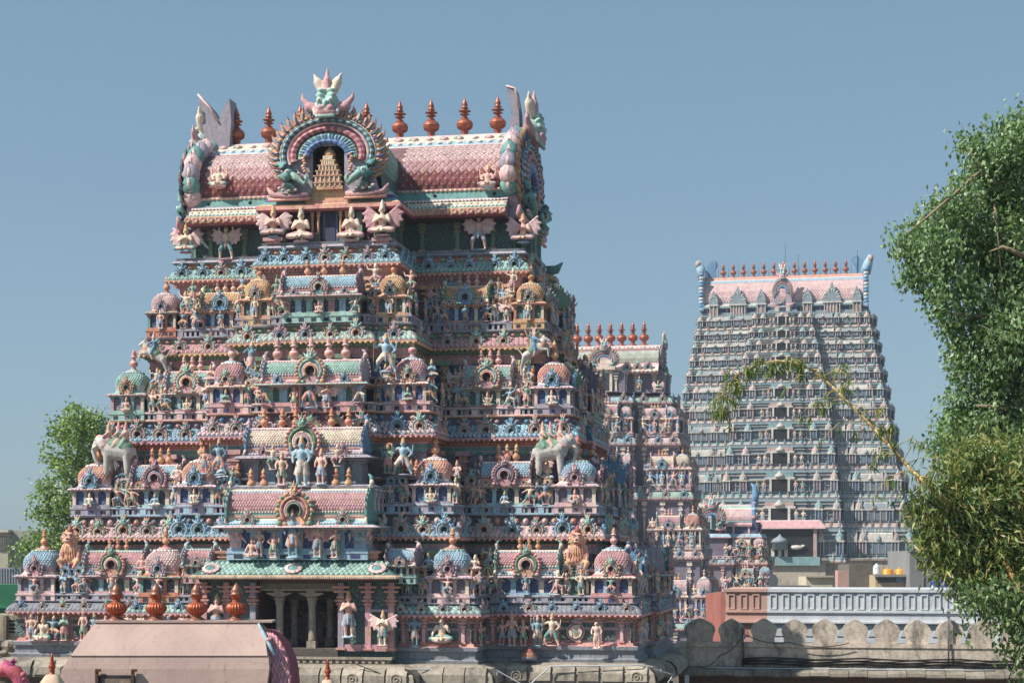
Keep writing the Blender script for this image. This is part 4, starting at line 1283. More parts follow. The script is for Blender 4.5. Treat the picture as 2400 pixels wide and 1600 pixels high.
# ---- shrines standing round each storey
def row(ti, t):
    hw, hd, bw, by, z = t['hw'], t['hd'], t['bw'], t['by'], t['b1'] + 0.06
    h, hr, fin = t['h'], t['hr'], t['fin']
    kw = [1.9, 1.95, 1.75, 1.5][ti]
    fs = [0.90, 0.98, 0.96, 0.90][ti]
    sets = [(4, 3), (5, 0), (0, 4), (2, 2)][ti]      # corner, block schemes
    yk = -hd + kw / 2 - 0.22
    xk = hw - kw / 2 + 0.10
    for s_ in (-1, 1):
        kuta(tower, (s_ * xk, yk, z), 0, kw, h, hr, fin, sets[0] + (s_ < 0), ['dancer', 'relax', 'seated', 'stand'][ti], fs)
        bk = [6.8, 5.65, 4.4, 3.3][ti]
        kuta(tower, (s_ * bk, by + kw / 2 - 0.22, z), 0, kw * (0.95 if ti else 1), h, hr, fin, sets[1] + (2 if s_ > 0 and ti == 0 else 0), ['dancer', 'seated_four', 'seated_anjali', 'stand'][ti], fs)
        sx_ = [9.97, 8.6, 7.5, 6.2][ti]; sw_ = [2.9, 2.4, 2.25, 2.15][ti]
        shala(tower, (s_ * sx_, -hd + 0.5, z), 0, sw_, 1.15, h * 1.02, hr * 0.92, [0.62, 0.86, 0.80, 0.72][ti], 3, [0, 3, 1, 4][ti] + (5 if s_ < 0 and ti == 0 else 0), [5, 6, 0, 1][ti],
              ['stand_four', 'seated', 'seated_four', 'stand'][ti], fs * (1.15 if ti == 0 else 0.95), aw=hr * [1.0, 0.98, 1.05, 0.85][ti])
        px_ = [12.12, 10.32, 9.18, 7.92][ti]
        pair(tower, (s_ * px_, -hd + 0.34, z), 0, [1.35, 1.05, 1.1, 1.0][ti], h * 0.95, ti + (s_ > 0), 2, fs * 0.86)
        qx = [8.12, 6.95, 5.8, 4.62][ti]
        pair(tower, (s_ * qx, -hd + 0.34, z), 0, [0.75, 0.8, 1.0, 0.9][ti], h * 0.95, ti + 2, 1 if ti < 2 else 2, fs * 0.86, ('dancer', 'seated'))
        bx = [5.2, 3.98, 3.15, 2.4][ti]
        pair(tower, (s_ * bx, by + 0.34, z), 0, [1.25, 1.1, 0.95, 0.55][ti], h * 0.95, [4, 0, 3, 1][ti], 2 if ti < 3 else 1, fs * 0.86, ('anjali', 'akimbo'))
    for j, (xx, yy) in enumerate([(xk - kw * 0.72, -hd + 0.1), (sx_ + sw_ * 0.62, -hd + 0.15), (sx_ - sw_ * 0.64, -hd + 0.15), (bk + kw * 0.56, by + 0.15), (bk - kw * 0.56, by + 0.15)]):
        for s_ in (-1, 1):
            ob('statue', fmesh(['anjali', 'lunge', 'akimbo', 'dancer', 'raise', 'winged'][(j + ti + (s_ > 0) * 2) % 6], j * 3 + ti + s_), tower, (s_ * xx, yy - 0.22, z), 0, fs * 1.12)
            ob('statue', fmesh(['relax', 'seated_anjali', 'dancer', 'seated'][(j + ti) % 4], j + ti * 2 + s_ + 4), tower, (s_ * xx, yy + 0.3, z + h * 1.02 + 0.3), 0, fs * 1.15)
    # right-hand side face
    sw, sx = t['sw'], t['sx']
    R = pi / 2
    kuta(tower, (hw - kw / 2 + 0.2, hd - kw / 2, z), R, kw, h, hr, fin, sets[0], 'stand', fs, False)
    for s_ in (-1, 1):
        kuta(tower, (sx - kw / 2 + 0.05, s_ * (sw - kw * 0.40), z), R, kw * 0.9, h, hr, fin, sets[1] + 1, 'dancer', fs, s_ < 0)
        ys = s_ * (hd - kw + sw) / 2
        shala(tower, (hw - 0.45, ys, z), R, max(min((hd - kw - sw) * 0.8, 2.2), 0.9), 1.1, h, hr * 0.9, 0.7, 2, ti + 2, ti + 1, 'seated', fs)
    shala(tower, (sx - 0.25, 0, z), R, max(sw * 2 - kw * 1.9, 1.5), 1.2, h * 1.05, hr * 1.1, 0.8, 3, ti + 1, ti + 3, 'stand_four', fs * 1.1)
    # crowd of figures on the side face and on ledges
    F = foot(t)
    p_, a_, _ = along(F, 0.28, 0.95, 'r', 0.3)
    ps = ['lunge', 'stand', 'warrior', 'akimbo', 'raise', 'dancer', 'anjali']
    for j, (p, a) in enumerate(zip(p_, a_)):
        if ti == 0 or j % 2 == 0:
            ob('statue', fmesh(ps[j % 7], j + ti), tower, (p[0], p[1], z), a, fs * 1.12)
    # figures standing against the wall behind, above the roofs
    if ti < 4:
        t2 = TI[ti + 1]; F2 = foot(t2)
        p_, a_, _ = along(F2, 0.35, 2.3, 'fr', 0.5, 0.62)
        for j, (p, a) in enumerate(zip(p_, a_)):
            if a < 0.1 and abs(p[0]) < t2['bw']:
                continue
            ob('statue', fmesh(['warrior', 'raise', 'dancer', 'stand_four', 'winged'][(j + ti) % 5], j * 2 + ti), tower,
               (p[0], p[1], z + h * 1.02 + 0.35), a, 1.05)
            g_ = None
for ti in range(4):
    row(ti, TI[ti])

# plinths for those wall figures: a continuous shelf on each upper wall
for ti in range(1, 5):
    t = TI[ti]; z = TI[ti - 1]['b1'] + 0.06 + TI[ti - 1]['h'] * 1.02 + 0.33
    g = G(); mold(g, foot(t), [(-0.05, z - 0.5), (0.1, z - 0.45), (0.2, z - 0.2), (0.55, z - 0.08), (0.58, z), (0, z + 0.004)], [P['lilac'], P['grey'], P['pink'], P['lilac'], P['grey'], P['grey']])
    ob('ledge', g, tower)
    p_, a_, _ = along(foot(t), 0.34, 1.05, 'fr', 0.2)
    for j, (p, a) in enumerate(zip(p_, a_)):
        if a < 0.1 and abs(p[0]) < (t['cw'] or 3.0) + 0.2:
            continue
        ob('pot_finial', finial_mesh((0, 0, 2)[j % 3]), tower, (p[0], p[1], z), j, random.uniform(0.74, 0.86))

# ---- central shrines stacked over the porch
Z_ = lambda py, y: None
shala(tower, (0.05, -11.55, 13.32), 0, 6.5, 1.5, 1.1, 1.7, 0.98, 4, 0, 2, None, 1.0, aw=1.75, dancers=False, small=1, xs=[-2.35, -1.75, 1.6, 2.2])
shala(tower, (0.0, -10.3, 16.25), 0, 5.5, 1.3, 1.35, 1.35, 0.92, 5, 2, 5, None, 1.0, aw=1.7, dancers=False, small=1, xs=[-2.1, -1.25, -0.6, 1.1, 1.9])
shala(tower, (0.1, -9.45, 20.1), 0, 4.7, 1.2, 0.9, 1.15, 1.12, 5, 1, 0, None, 1.0, aw=1.45, dancers=True, small=1, xs=[-1.85, -1.05, -0.2, 0.65, 1.45])
shala(tower, (0.1, -8.2, 24.4), 0, 3.6, 1.1, 0.85, 1.0, 0.8, 3, 3, 3, 'seated_four', 0.8, aw=0.95, dancers=True, small=1, xs=[-0.75, 0.05, 0.95])
g = G()
box(g, -3.3, 3.3, -11.6, -9.5, 15.1, 16.3, P['purple'], SC); mold(g, np.array([(-3.3, -11.6), (3.3, -11.6), (3.3, -9.5), (-3.3, -9.5)]), [(0, 16.1), (0.12, 16.15), (0.14, 16.24), (0.0, 16.3)], [P['lilac'], P['grey'], P['lilac'], P['lilac']])
ob('platform', g, tower)
pilasters(tower, np.array([(-3.3, -11.6), (3.3, -11.6), (3.3, -9.5), (-3.3, -9.5)]), 15.1, 16.12, 0.66, P['lpink'], P['lblue'], 0.13, 0.08)

def at(px, y):
    tt = (px - CX) / F_PX
    c, s = cos(-ROT), sin(-ROT)
    return (tt * (TO[1] + y * c) - TO[0] - y * s) / (c + tt * s)
def zt(px, py, y):
    x = at(px, y); D = TO[1] - x * sin(-ROT) + y * cos(-ROT)
    return EYE + (HY - py) / F_PX * D, D / F_PX
def big(pose, px, py, hpx, y, pi_, name='statue', mir=False, rz=0.0):
    """large statue whose feet are seen at px, py in the plane y of the tower"""
    z, k = zt(px, py, y); un = 1.08 if pose not in ('seated', 'seated_four', 'seated_anjali', 'kneel_wings', 'relax') else 0.74
    s_ = hpx * k / un
    o = ob(name, fmesh(pose, pi_), tower, (at(px, y), y, z), rz, s_)
    if mir:
        o.scale = (-s_, s_, s_)
    return o
# over the porch roof
for a in [('stand_four', 688, 1306, 112, -12.55, 5), ('seated', 590, 1306, 50, -12.5, 0), ('stand', 608, 1304, 66, -12.45, 6), ('akimbo', 641, 1306, 66, -12.5, 4),
          ('winged', 744, 1306, 82, -12.5, 6), ('anjali', 784, 1306, 74, -12.5, 4), ('lunge', 835, 1270, 66, -12.2, 1), ('dancer', 862, 1272, 46, -12.2, 8), ('lunge', 556, 1272, 68, -12.2, 8)]:
    big(*a)
for a in [('stand_four', 708, 1140, 118, -11.75, 9), ('stand', 660, 1136, 78, -11.75, 4), ('stand', 752, 1134, 80, -11.75, 0), ('dancer', 640, 1100, 62, -11.5, 1), ('dancer', 790, 1092, 60, -11.5, 8),
          ('warrior', 515, 1112, 84, -9.95, 5), ('stand', 480, 1110, 62, -9.95, 0), ('warrior', 945, 1112, 92, -9.95, 9), ('stand_four', 908, 1108, 74, -9.95, 3)]:
    big(*a)
for a in [('warrior', 727, 955, 82, -10.2, 5), ('stand', 689, 955, 56, -10.2, 4), ('winged', 766, 955, 66, -10.2, 0), ('warrior', 905, 872, 100, -9.2, 9), ('flute', 588, 874, 80, -9.2, 5), ('lunge', 440, 735, 60, -5.0, 1)]:
    big(*a)
for a in [('raise', 660, 700, 60, -8.6, 3), ('dancer', 880, 672, 62, -8.4, 8), ('raise', 1200, 685, 58, -4.9, 8), ('akimbo', 452, 712, 52, -5.0, 3)]:
    big(*a)

# horses, elephants and lions at the corners
def animal(me, name, px, py, hpx, y, unit, mir, k0=0.0, rz=0.0):
    z, k = zt(px, py, y); s_ = hpx * k / unit
    o = ob(name, me, tower, (at(px, y), y, z + k0 * s_), rz, s_)
    if mir:
        o.scale = (-s_, s_, s_)
HM = horse_g().mesh('horse_and_rider'); EM = elephant_g().mesh('elephant_and_riders'); LM = lion_g().mesh('lion')
animal(HM, 'horse_and_rider', 1252, 878, 112, -5.3, 2.65, False, 0.5)
animal(HM, 'horse_and_rider', 362, 886, 112, -5.3, 2.65, True, 0.5)
animal(EM, 'elephant_and_riders', 1296, 1112, 128, -6.7, 2.35, False)
animal(EM, 'elephant_and_riders', 272, 1112, 128, -6.7, 2.35, True)
animal(LM, 'lion', 1354, 1335, 92, -8.6, 1.3, False)
animal(LM, 'lion', 166, 1330, 88, -8.6, 1.3, False)

# ---- ground-floor wall: panels, columns, large statues, plinth
t = TI[0]; F = foot(t)
g = G()
mold(g, F, [(-0.4, 8.30), (0.35, 8.30), (0.38, 8.42), (0.22, 8.50), (0.20, 8.80), (0.34, 8.86), (0.36, 9.02), (0.14, 9.06), (0.12, 9.16), (0.0, 9.18)],
     [P['dgrey'], P['grey'], P['grey'] * 0.8, P['grey'] * 0.85, P['grey'], P['grey'], P['pink'], P['salmon'], P['lilac'], P['lilac']])
ob('plinth', g, tower)
pilasters(tower, F, 9.18, 10.32, 0.92, P['lpink'], P['salmon'], 0.15, 0.10, 'wall_column')
po = G(); cbox(po, (0, 0, 0), (0.5, 0.05, 0.78), P['dgreen'], SC)
p_, a_, _ = along(F, 0.03, 0.92, 'fr', 0, 0.0)
pieces('wall_panel', po, tower, p_, a_, 9.68)
poses = ['stand', 'seated', 'stand_four', 'anjali', 'akimbo', 'seated_four', 'flute', 'stand', 'warrior', 'winged']
for a in [('anjali', 818, 1492, 112, -12.35, 0), ('winged', 897, 1512, 80, -12.42, 1), ('stand_four', 973, 1514, 76, -11.6, 5), ('seated', 1036, 1504, 66, -11.6, 1),
          ('stand', 1176, 1510, 62, -9.5, 0), ('anjali', 1200, 1512, 78, -9.55, 0), ('akimbo', 1227, 1512, 66, -9.5, 4), ('stand_four', 1259, 1512, 76, -9.55, 5), ('warrior', 1293, 1512, 76, -9.55, 1),
          ('child', 1400, 1518, 72, -9.65, 8), ('anjali', 505, 1492, 100, -12.35, 0)]:
    big(*a)
for j, (px, ps) in enumerate([(75, 'stand_four'), (100, 'seated'), (125, 'dancer'), (150, 'anjali'), (195, 'stand'), (220, 'akimbo'), (250, 'seated'), (300, 'stand'), (330, 'anjali'), (395, 'stand'), (430, 'akimbo')]):
    big(ps, px, 1500, 70 if 'seat' not in ps else 58, -9.5 if px < 330 else -11.65, j)
p_, a_, _ = along(F, 0.36, 0.9, 'r', 0.2)
for j, (p, a) in enumerate(zip(p_, a_)):
    ob('statue', fmesh(poses[j % 10], j), tower, (p[0], p[1], 9.1), a, 1.05)
# round medallion and pointed shield on the wall
z, k = zt(1348, 1480, -9.3)
md = G(); th = np.arange(24) * 2 * pi / 24
for r, y, c in ((0.42, -0.02, 'lpink'), (0.36, -0.06, 'purple'), (0.30, -0.09, 'cream'), (0.18, -0.11, 'salmon'), (0.10, -0.13, 'teal')):
    v = np.stack([r * np.cos(th), np.full(24, 0.0), r * np.sin(th)], -1); v2 = v + np.array([0, y, 0])
    md.add(np.concatenate([v, v2]), np.stack([np.arange(24), (np.arange(24) + 1) % 24, (np.arange(24) + 1) % 24 + 24, np.arange(24) + 24], -1), P[c]); md.more([np.arange(24) + 24], P[c])
lathe(md, [(0.22, 0.42), (0.26, 0.50), (0.14, 0.62), (0.10, 0.72), (0.02, 0.78)], 8, P['lilac'])
ob('medallion', md, tower, (at(1348, -9.3), -9.12, z))
g = G(); lathe(g, [(0.36, 0), (0.34, 0.15, 1), (0.27, 0.32, 1), (0.12, 0.50), (0.02, 0.56)], 24, np.array([P['lilac'], P['orange'], P['red'], P['red']]), lob=0.08, nl=8)
z, k = zt(1240, 1545, -9.7); ob('lotus_bud', g, tower, (at(1240, -9.7), -9.75, z))

# ---- porch
PW = 1.9
porch_cols = P['lpink']
for s_ in (-1, 1):
    g = G()
    x0, x1 = sorted((s_ * 1.9, s_ * 4.5))
    box(g, x0, x1, -12.0, -8.2, 8.32, 12.02, P['dgreen'], SC)
    box(g, min(s_ * 1.9, s_ * 1.84), max(s_ * 1.9, s_ * 1.84), -11.9, -8.2, 8.9, 11.9, P['maroon'], ST)
    for xx in (2.05, 3.3, 4.35):
        cbox(g, (s_ * xx, -12.06, 10.4), (0.26, 0.22, 3.0), P['lilac'] if xx < 2.2 else P['pink'])
        for zz, ww in ((8.95, 0.42), (10.95, 0.36), (11.1, 0.5), (11.25, 0.34), (11.5, 0.6), (11.7, 0.8)):
            cbox(g, (s_ * xx, -12.08, zz), (ww, 0.34, 0.09), P['salmon'])
    box(g, min(s_ * 2.2, s_ * 4.5), max(s_ * 2.2, s_ * 4.5), -12.14, -11.9, 8.85, 9.15, P['pink'])
    box(g, min(s_ * 3.4, s_ * 4.5), max(s_ * 3.4, s_ * 4.5), -12.16, -11.9, 10.6, 10.72, P['lilac'])
    ob('porch_wall', g, tower)
g = G()
box(g, -1.9, 1.9, -12.1, -6.2, 8.6, 8.95, P['dstone'], SN); box(g, -1.9, 1.9, -12.0, -6.2, 11.86, 12.03, P['dstone'], SN)
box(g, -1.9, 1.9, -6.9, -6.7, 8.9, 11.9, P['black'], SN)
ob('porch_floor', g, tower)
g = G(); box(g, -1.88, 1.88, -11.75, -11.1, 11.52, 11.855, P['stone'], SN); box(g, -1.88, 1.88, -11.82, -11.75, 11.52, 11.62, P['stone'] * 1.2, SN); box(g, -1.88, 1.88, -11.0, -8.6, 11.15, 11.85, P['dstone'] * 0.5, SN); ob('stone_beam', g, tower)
def column_g(h, c, mat=SN):
    g = G()
    cbox(g, (0, 0, 0.16), (0.42, 0.42, 0.32), c, mat)
    lathe(g, [(0.17, 0.32), (0.185, 0.36), (0.17, 0.40), (0.165, h * 0.70), (0.17, h * 0.74), (0.22, h * 0.80), (0.20, h * 0.82), (0.26, h * 0.85), (0.27, h * 0.88), (0.16, h * 0.90)], 14, c, mat=mat)
    poly = [(-0.22, h * 0.90), (0.22, h * 0.90), (0.58, h * 0.955), (0.58, h * 0.97), (0.22, h * 0.97), (0.22, h), (-0.22, h), (-0.22, h * 0.97), (-0.58, h * 0.97), (-0.58, h * 0.955)]
    extr(g, poly, -0.2, 0.2, c, mat)
    return g
CM = column_g(2.57, P['stone'] * 1.25).mesh('column')
for px in (655, 731):
    ob('column', CM, tower, (at(px, -11.6), -11.55, 8.95))
for px, y in ((690, -9.8), (775, -9.8)):
    ob('column', CM, tower, (at(px, y), y, 8.95))
# sloping tiled porch roof
PR = np.array([(-3.8, -12.0), (3.8, -12.0), (3.8, -9.6), (-3.8, -9.6)])
prof = [(-0.3, 12.02), (0.10, 12.02), (0.92, 12.06), (0.98, 12.10), (0.98, 12.20), (0.90, 12.24), (0.62, 12.42), (0.30, 12.66), (0.06, 12.90), (-0.3, 12.95)]
g = G(); mold(g, PR, prof, [P['brown'], P['orange'], P['salmon'], P['cream'], P['ochre'], P['teal'] * 0.45, P['teal'] * 0.45, P['teal'] * 0.45, P['teal'], P['teal']])
bead = G(); cbox(bead, (0, 0, 0), (0.05, 0.05, 0.10), P['cream'])
p_, a_, _ = along(PR, 0.99, 0.10, 'fr'); g.putn(bead, np.c_[p_, np.full(len(p_), 12.15)], a_)
porch_roof = ob('porch_roof', g, tower)
tg = G()   # one raised diamond tile
a, b_ = 0.125, 0.15
tg.add([(-a, 0, 0), (0, 0, -b_), (a, 0, 0), (0, 0, b_), (0, -0.03, 0), (-a, 0.03, 0), (0, 0.03, -b_), (a, 0.03, 0), (0, 0.03, b_)],
       [[0, 1, 4], [1, 2, 4], [2, 3, 4], [3, 0, 4]], P['mint'] * 0.9)
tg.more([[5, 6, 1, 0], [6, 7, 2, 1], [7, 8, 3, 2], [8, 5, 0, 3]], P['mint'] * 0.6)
TM = [None] * 3
for i in range(3):
    q = G(); q.put(tg); q.F = [(f, c * (0.85 + 0.12 * i), m, s_) for f, c, m, s_ in q.F]; TM[i] = q.mesh('roof_tile')
DD = np.array([0.90, 0.62, 0.30, 0.06]); ZZ = np.array([12.24, 12.42, 12.66, 12.90])
def tile_rows(parent, name, meshes, x0, x1, ys, zs, nrow, nx, th=None, rest=None, limit=300):
    """diamond tiles laid over a curved slope whose section is ys, zs"""
    t_ = np.linspace(0, 1, 400); yy = np.interp(t_, np.linspace(0, 1, len(ys)), ys); zz = np.interp(t_, np.linspace(0, 1, len(zs)), zs)
    s_ = np.concatenate([[0], np.cumsum(np.hypot(np.diff(yy), np.diff(zz)))]); Ls = s_[-1]
    dx = (x1 - x0) / nx; dz = Ls / nrow
    out = []
    for r in range(2 * nrow - 1):
        sc_ = (r + 1) * dz / 2
        y = np.interp(sc_, s_, yy); z = np.interp(sc_, s_, zz)
        y2 = np.interp(min(sc_ + 0.1, Ls), s_, yy); z2 = np.interp(min(sc_ + 0.1, Ls), s_, zz); y1 = np.interp(max(sc_ - 0.1, 0), s_, yy); z1 = np.interp(max(sc_ - 0.1, 0), s_, zz)
        tilt = math.atan2(y2 - y1, z2 - z1)
        for k in range(nx - (r % 2)):
            out.append((x0 + (k + 0.5 + 0.5 * (r % 2)) * dx, y, z, tilt, r))
    return out, dx, dz
ys = -12.0 - DD; out, dx, dz = tile_rows(porch_roof, 'roof_tile', TM, -4.3, 4.3, ys, ZZ, 3, 36)
for i, (x, y, z, tl, r) in enumerate(out):
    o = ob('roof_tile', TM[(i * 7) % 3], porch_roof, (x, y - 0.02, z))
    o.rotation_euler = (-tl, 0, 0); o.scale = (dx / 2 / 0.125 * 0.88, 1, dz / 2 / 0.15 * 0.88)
# ledge over it, rosettes, end shrines
g = G(); mold(g, np.array([(-3.7, -12.0), (3.7, -12.0), (3.7, -10.2), (-3.7, -10.2)]), [(0.0, 12.9), (0.0, 13.0), (0.06, 13.02), (0.06, 13.08), (0.0, 13.10), (0.03, 13.2), (0.14, 13.22), (0.16, 13.32), (0.0, 13.33)],
     [P['orange'], P['ochre'], P['salmon'], P['orange'], P['ochre'], P['ochre'], P['salmon'], P['salmon'], P['salmon']])
ob('ledge', g, tower)
def rosette_g():
    g = G(); th = np.arange(22) * 2 * pi / 22
    ringy = lambda r, y, k=0: np.stack([r * (1 + k * (np.arange(22) % 2)) * np.cos(th) * 1.25, np.full(22, y), r * (1 + k * (np.arange(22) % 2)) * np.sin(th)], -1)
    R = [ringy(0.30, 0.02, 0.12), ringy(0.30, -0.05, 0.12), ringy(0.20, -0.10), ringy(0.17, -0.06), ringy(0.15, -0.08), ringy(0.02, -0.14)]
    loft(g, R[::1], np.array([P['pink'], P['lpink'], P['pink'], P['teal'], P['teal']]), cap=False)
    return g
RM = rosette_g().mesh('rosette')
for x in (-3.85, 0.0, 3.85):
    o = ob('rosette', RM, tower, (x, -12.62, 12.52)); o.rotation_euler = (-0.85, 0, 0)
for s_ in (-1, 1):
    shala(tower, (s_ * 4.75, -11.3, 12.25), 0, 1.3, 1.2, 0.35, 0.85, 0, 0, 5 if s_ < 0 else 3, 3, None, 1.0, aw=0.5, dancers=False)
# ---- neck under the roof
t = TI[4]
NF = steps([(8.1, -3.0), (2.75, -6.3)], [(1.6, 8.9)])
g = G(); mold(g, NF, [(0, 28.05), (0, 30.3)], [P['dgreen'], P['dgreen']], SC)
mold(g, NF, [(-0.1, 28.05), (0.22, 28.08), (0.20, 28.16), (0.02, 28.2)], [P['grey']] * 4)
ob('neck_wall', g, tower)
pilasters(tower, NF, 28.15, 29.75, 1.7, P['green'], P['ochre'], 0.2, 0.06, 'neck_column')

# ---- barrel roof
RH = 8.1
sec = [(-3.0, 29.55), (-4.30, 29.58), (-4.42, 29.68), (-4.40, 29.98), (-4.22, 30.04), (-4.05, 30.12), (-4.0, 30.20), (-3.82, 30.36), (-3.72, 30.42), (-3.66, 30.52), (-3.60, 30.58), (-3.42, 30.66), (-3.34, 31.02), (-3.40, 31.08), (-3.40, 31.14), (-3.28, 31.18)]
scol = [P['maroon'], P['red'], P['salmon'], P['ochre'], P['teal'], P['teal'], P['cream'], P['cream'], P['maroon'], P['lpink'], P['lilac'], P['teal'], P['ochre'], P['salmon'], P['salmon']]
bar = [(-3.28, 31.18), (-3.36, 31.6), (-3.30, 32.1), (-3.02, 32.65), (-2.60, 33.1), (-2.05, 33.48), (-1.45, 33.72)]
top = [(-1.45, 33.72), (-1.42, 33.78), (-1.10, 34.02), (-1.02, 34.02), (-0.98, 34.08), (-0.62, 34.40), (-0.55, 34.48), (0.0, 34.50)]
tcol = [P['lpink'], P['lblue'], P['lblue'], P['pink'], P['cream'], P['lpink'], P['lilac']]
half = sec + bar[1:] + top[1:]
hc = scol + [P['pink'] * 0.35] * 6 + tcol
full = half + [(-y, z) for y, z in half[::-1][1:]]
fc = hc + [P['pink'] * 0.8] * (len(hc))
n = len(full); j = np.arange(n - 1)
g = G()
A = np.array([(-RH, y, z) for y, z in full]); B = np.array([(RH, y, z) for y, z in full])
g.add(np.concatenate([A, B]), np.stack([j, j + n, j + n + 1, j + 1], -1), np.array(fc[:n - 1]))
g.more([np.arange(n)[::-1] + n], P['purple']); g.more([np.arange(n)], P['purple'])
disc = G(); lathe(disc, [(0.15, 0), (0.16, 0.05), (0.10, 0.08), (0.08, 0.05), (0.02, 0.07)], 12, np.array([P['cream'], P['ochre'], P['pink'], P['pink']]))
v = disc.arr()[:, [0, 2, 1]] * np.array([1, -1, 1]); disc.V = [v]; disc.F = [(f[:, ::-1], c, m, s_) for f, c, m, s_ in disc.F]
def rowx(sub, y, z, x0, x1, sp, cols=None):
    xs = np.arange(x0, x1, sp)
    g.putn(sub, np.c_[xs, np.full(len(xs), y), np.full(len(xs), z)], 0, 1.0, cols)
dome_ = G(); ell(dome_, (0, 0, 0), (0.16, 0.12, 0.10), P['white'], 8, 5)
b2 = G(); ell(b2, (0, 0, 0), (0.07, 0.06, 0.06), P['white'], 6, 4)
rowx(b2, -4.10, 30.12, -8, 8, 0.2); rowx(b2, -3.70, 30.50, -8, 8, 0.18); rowx(b2, -3.38, 31.08, -8, 8, 0.24)
b3 = G(); ell(b3, (0, 0, 0), (0.14, 0.07, 0.10), P['cream'], 7, 4); rowx(b3, -3.90, 30.28, -8, 8, 0.34)
crest_ = []
for i in range(3):      # scalloped crest leaves
    c = [P['pink'], P['green'], P['cream']][i % 3]
    q = G(); ell(q, (0, 0, 0), (0.30, 0.08, 0.15), c, 8, 4); ell(q, (0.05, -0.06, 0.02), (0.16, 0.08, 0.09), P['lpink'], 6, 3)
    crest_.append(q.mesh('crest_leaf'))
main_roof = ob('barrel_roof', g, tower)
for i, x in enumerate(np.arange(-7.4, 7.9, 0.78)):
    ob('crest_leaf', crest_[i % 3], main_roof, (x, -0.82, 34.22))
xs = np.arange(-8.0, 8.1, 0.40); pieces('roof_disc', disc, main_roof, np.c_[xs, np.full(len(xs), -4.42), np.full(len(xs), 29.84)], 0)
xs = np.arange(-7.8, 8.0, 0.52); pieces('roof_boss', dome_, main_roof, np.c_[xs, np.full(len(xs), -1.24), np.full(len(xs), 33.93)], 0)
# rain holes
g = G(); rh = G(); ell(rh, (0, 0, 0), (0.09, 0.05, 0.09), P['black'], 8, 4)
pieces('rain_hole', rh, main_roof, [(x, -3.40, 30.84) for x in (-7.3, -5.1, 4.4, 7.4)], 0)
# roof tiles
tiles = []
for c in (P['lpink'] * 0.78, P['pink'] * 0.85, P['red'] * 0.8):
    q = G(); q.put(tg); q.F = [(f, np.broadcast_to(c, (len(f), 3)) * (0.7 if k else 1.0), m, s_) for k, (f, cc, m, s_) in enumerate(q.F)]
    # small boss in the middle of each tile
    q.put((lambda e_: (cbox(e_, (0, -0.035, 0), (0.045, 0.02, 0.05), P['cream'] * 0.6), e_)[1])(G()))
    tiles.append(q.mesh('roof_tile'))
ys = np.array([p[0] for p in bar]); zs = np.array([p[1] for p in bar])
cand = []
for x0, x1, nx in ((-7.6, -2.6, 13), (2.6, 7.75, 13)):
    out, dx, dz = tile_rows(None, '', None, x0, x1, ys, zs, 7, nx)
    cand += out
print('roof tiles', len(cand))
rest = G()
for i, (x, y, z, tl, r) in enumerate(cand):
    m = 2 if r < 3 else (1 if r < 6 else 0)
    if i < 0:
        continue
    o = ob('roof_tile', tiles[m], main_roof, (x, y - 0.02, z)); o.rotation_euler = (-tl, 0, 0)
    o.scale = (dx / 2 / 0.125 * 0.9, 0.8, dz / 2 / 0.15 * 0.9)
for x in (-6.94, -5.2, -3.5, -1.75, 0.05, 1.82, 3.47, 5.22, 6.94):
    ob('copper_finial', COPPER, tower, (x, 0, 34.42), random.random() * 6, 2.12)
# two small reliefs on the roof slope
for px in (512, 1142):
    o = big('seated_four', px, 440, 56, -3.62, 1 if px < 600 else 0); o.rotation_euler = (-0.15, 0, 0)

# a little unevenness in how the figures stand
for o_ in tower.children_recursive:
    if o_.name.startswith('statue') and o_.rotation_euler[0] == 0:
        o_.rotation_euler[2] += random.uniform(-0.22, 0.22); o_.rotation_euler[1] = random.uniform(-0.04, 0.04)
        q_ = random.uniform(0.92, 1.08); o_.scale = (o_.scale[0] * random.uniform(0.92, 1.1), o_.scale[1], o_.scale[2] * q_)
    elif o_.name.startswith(('finial', 'pot_finial')):
        o_.rotation_euler[1] = random.uniform(-0.035, 0.035)
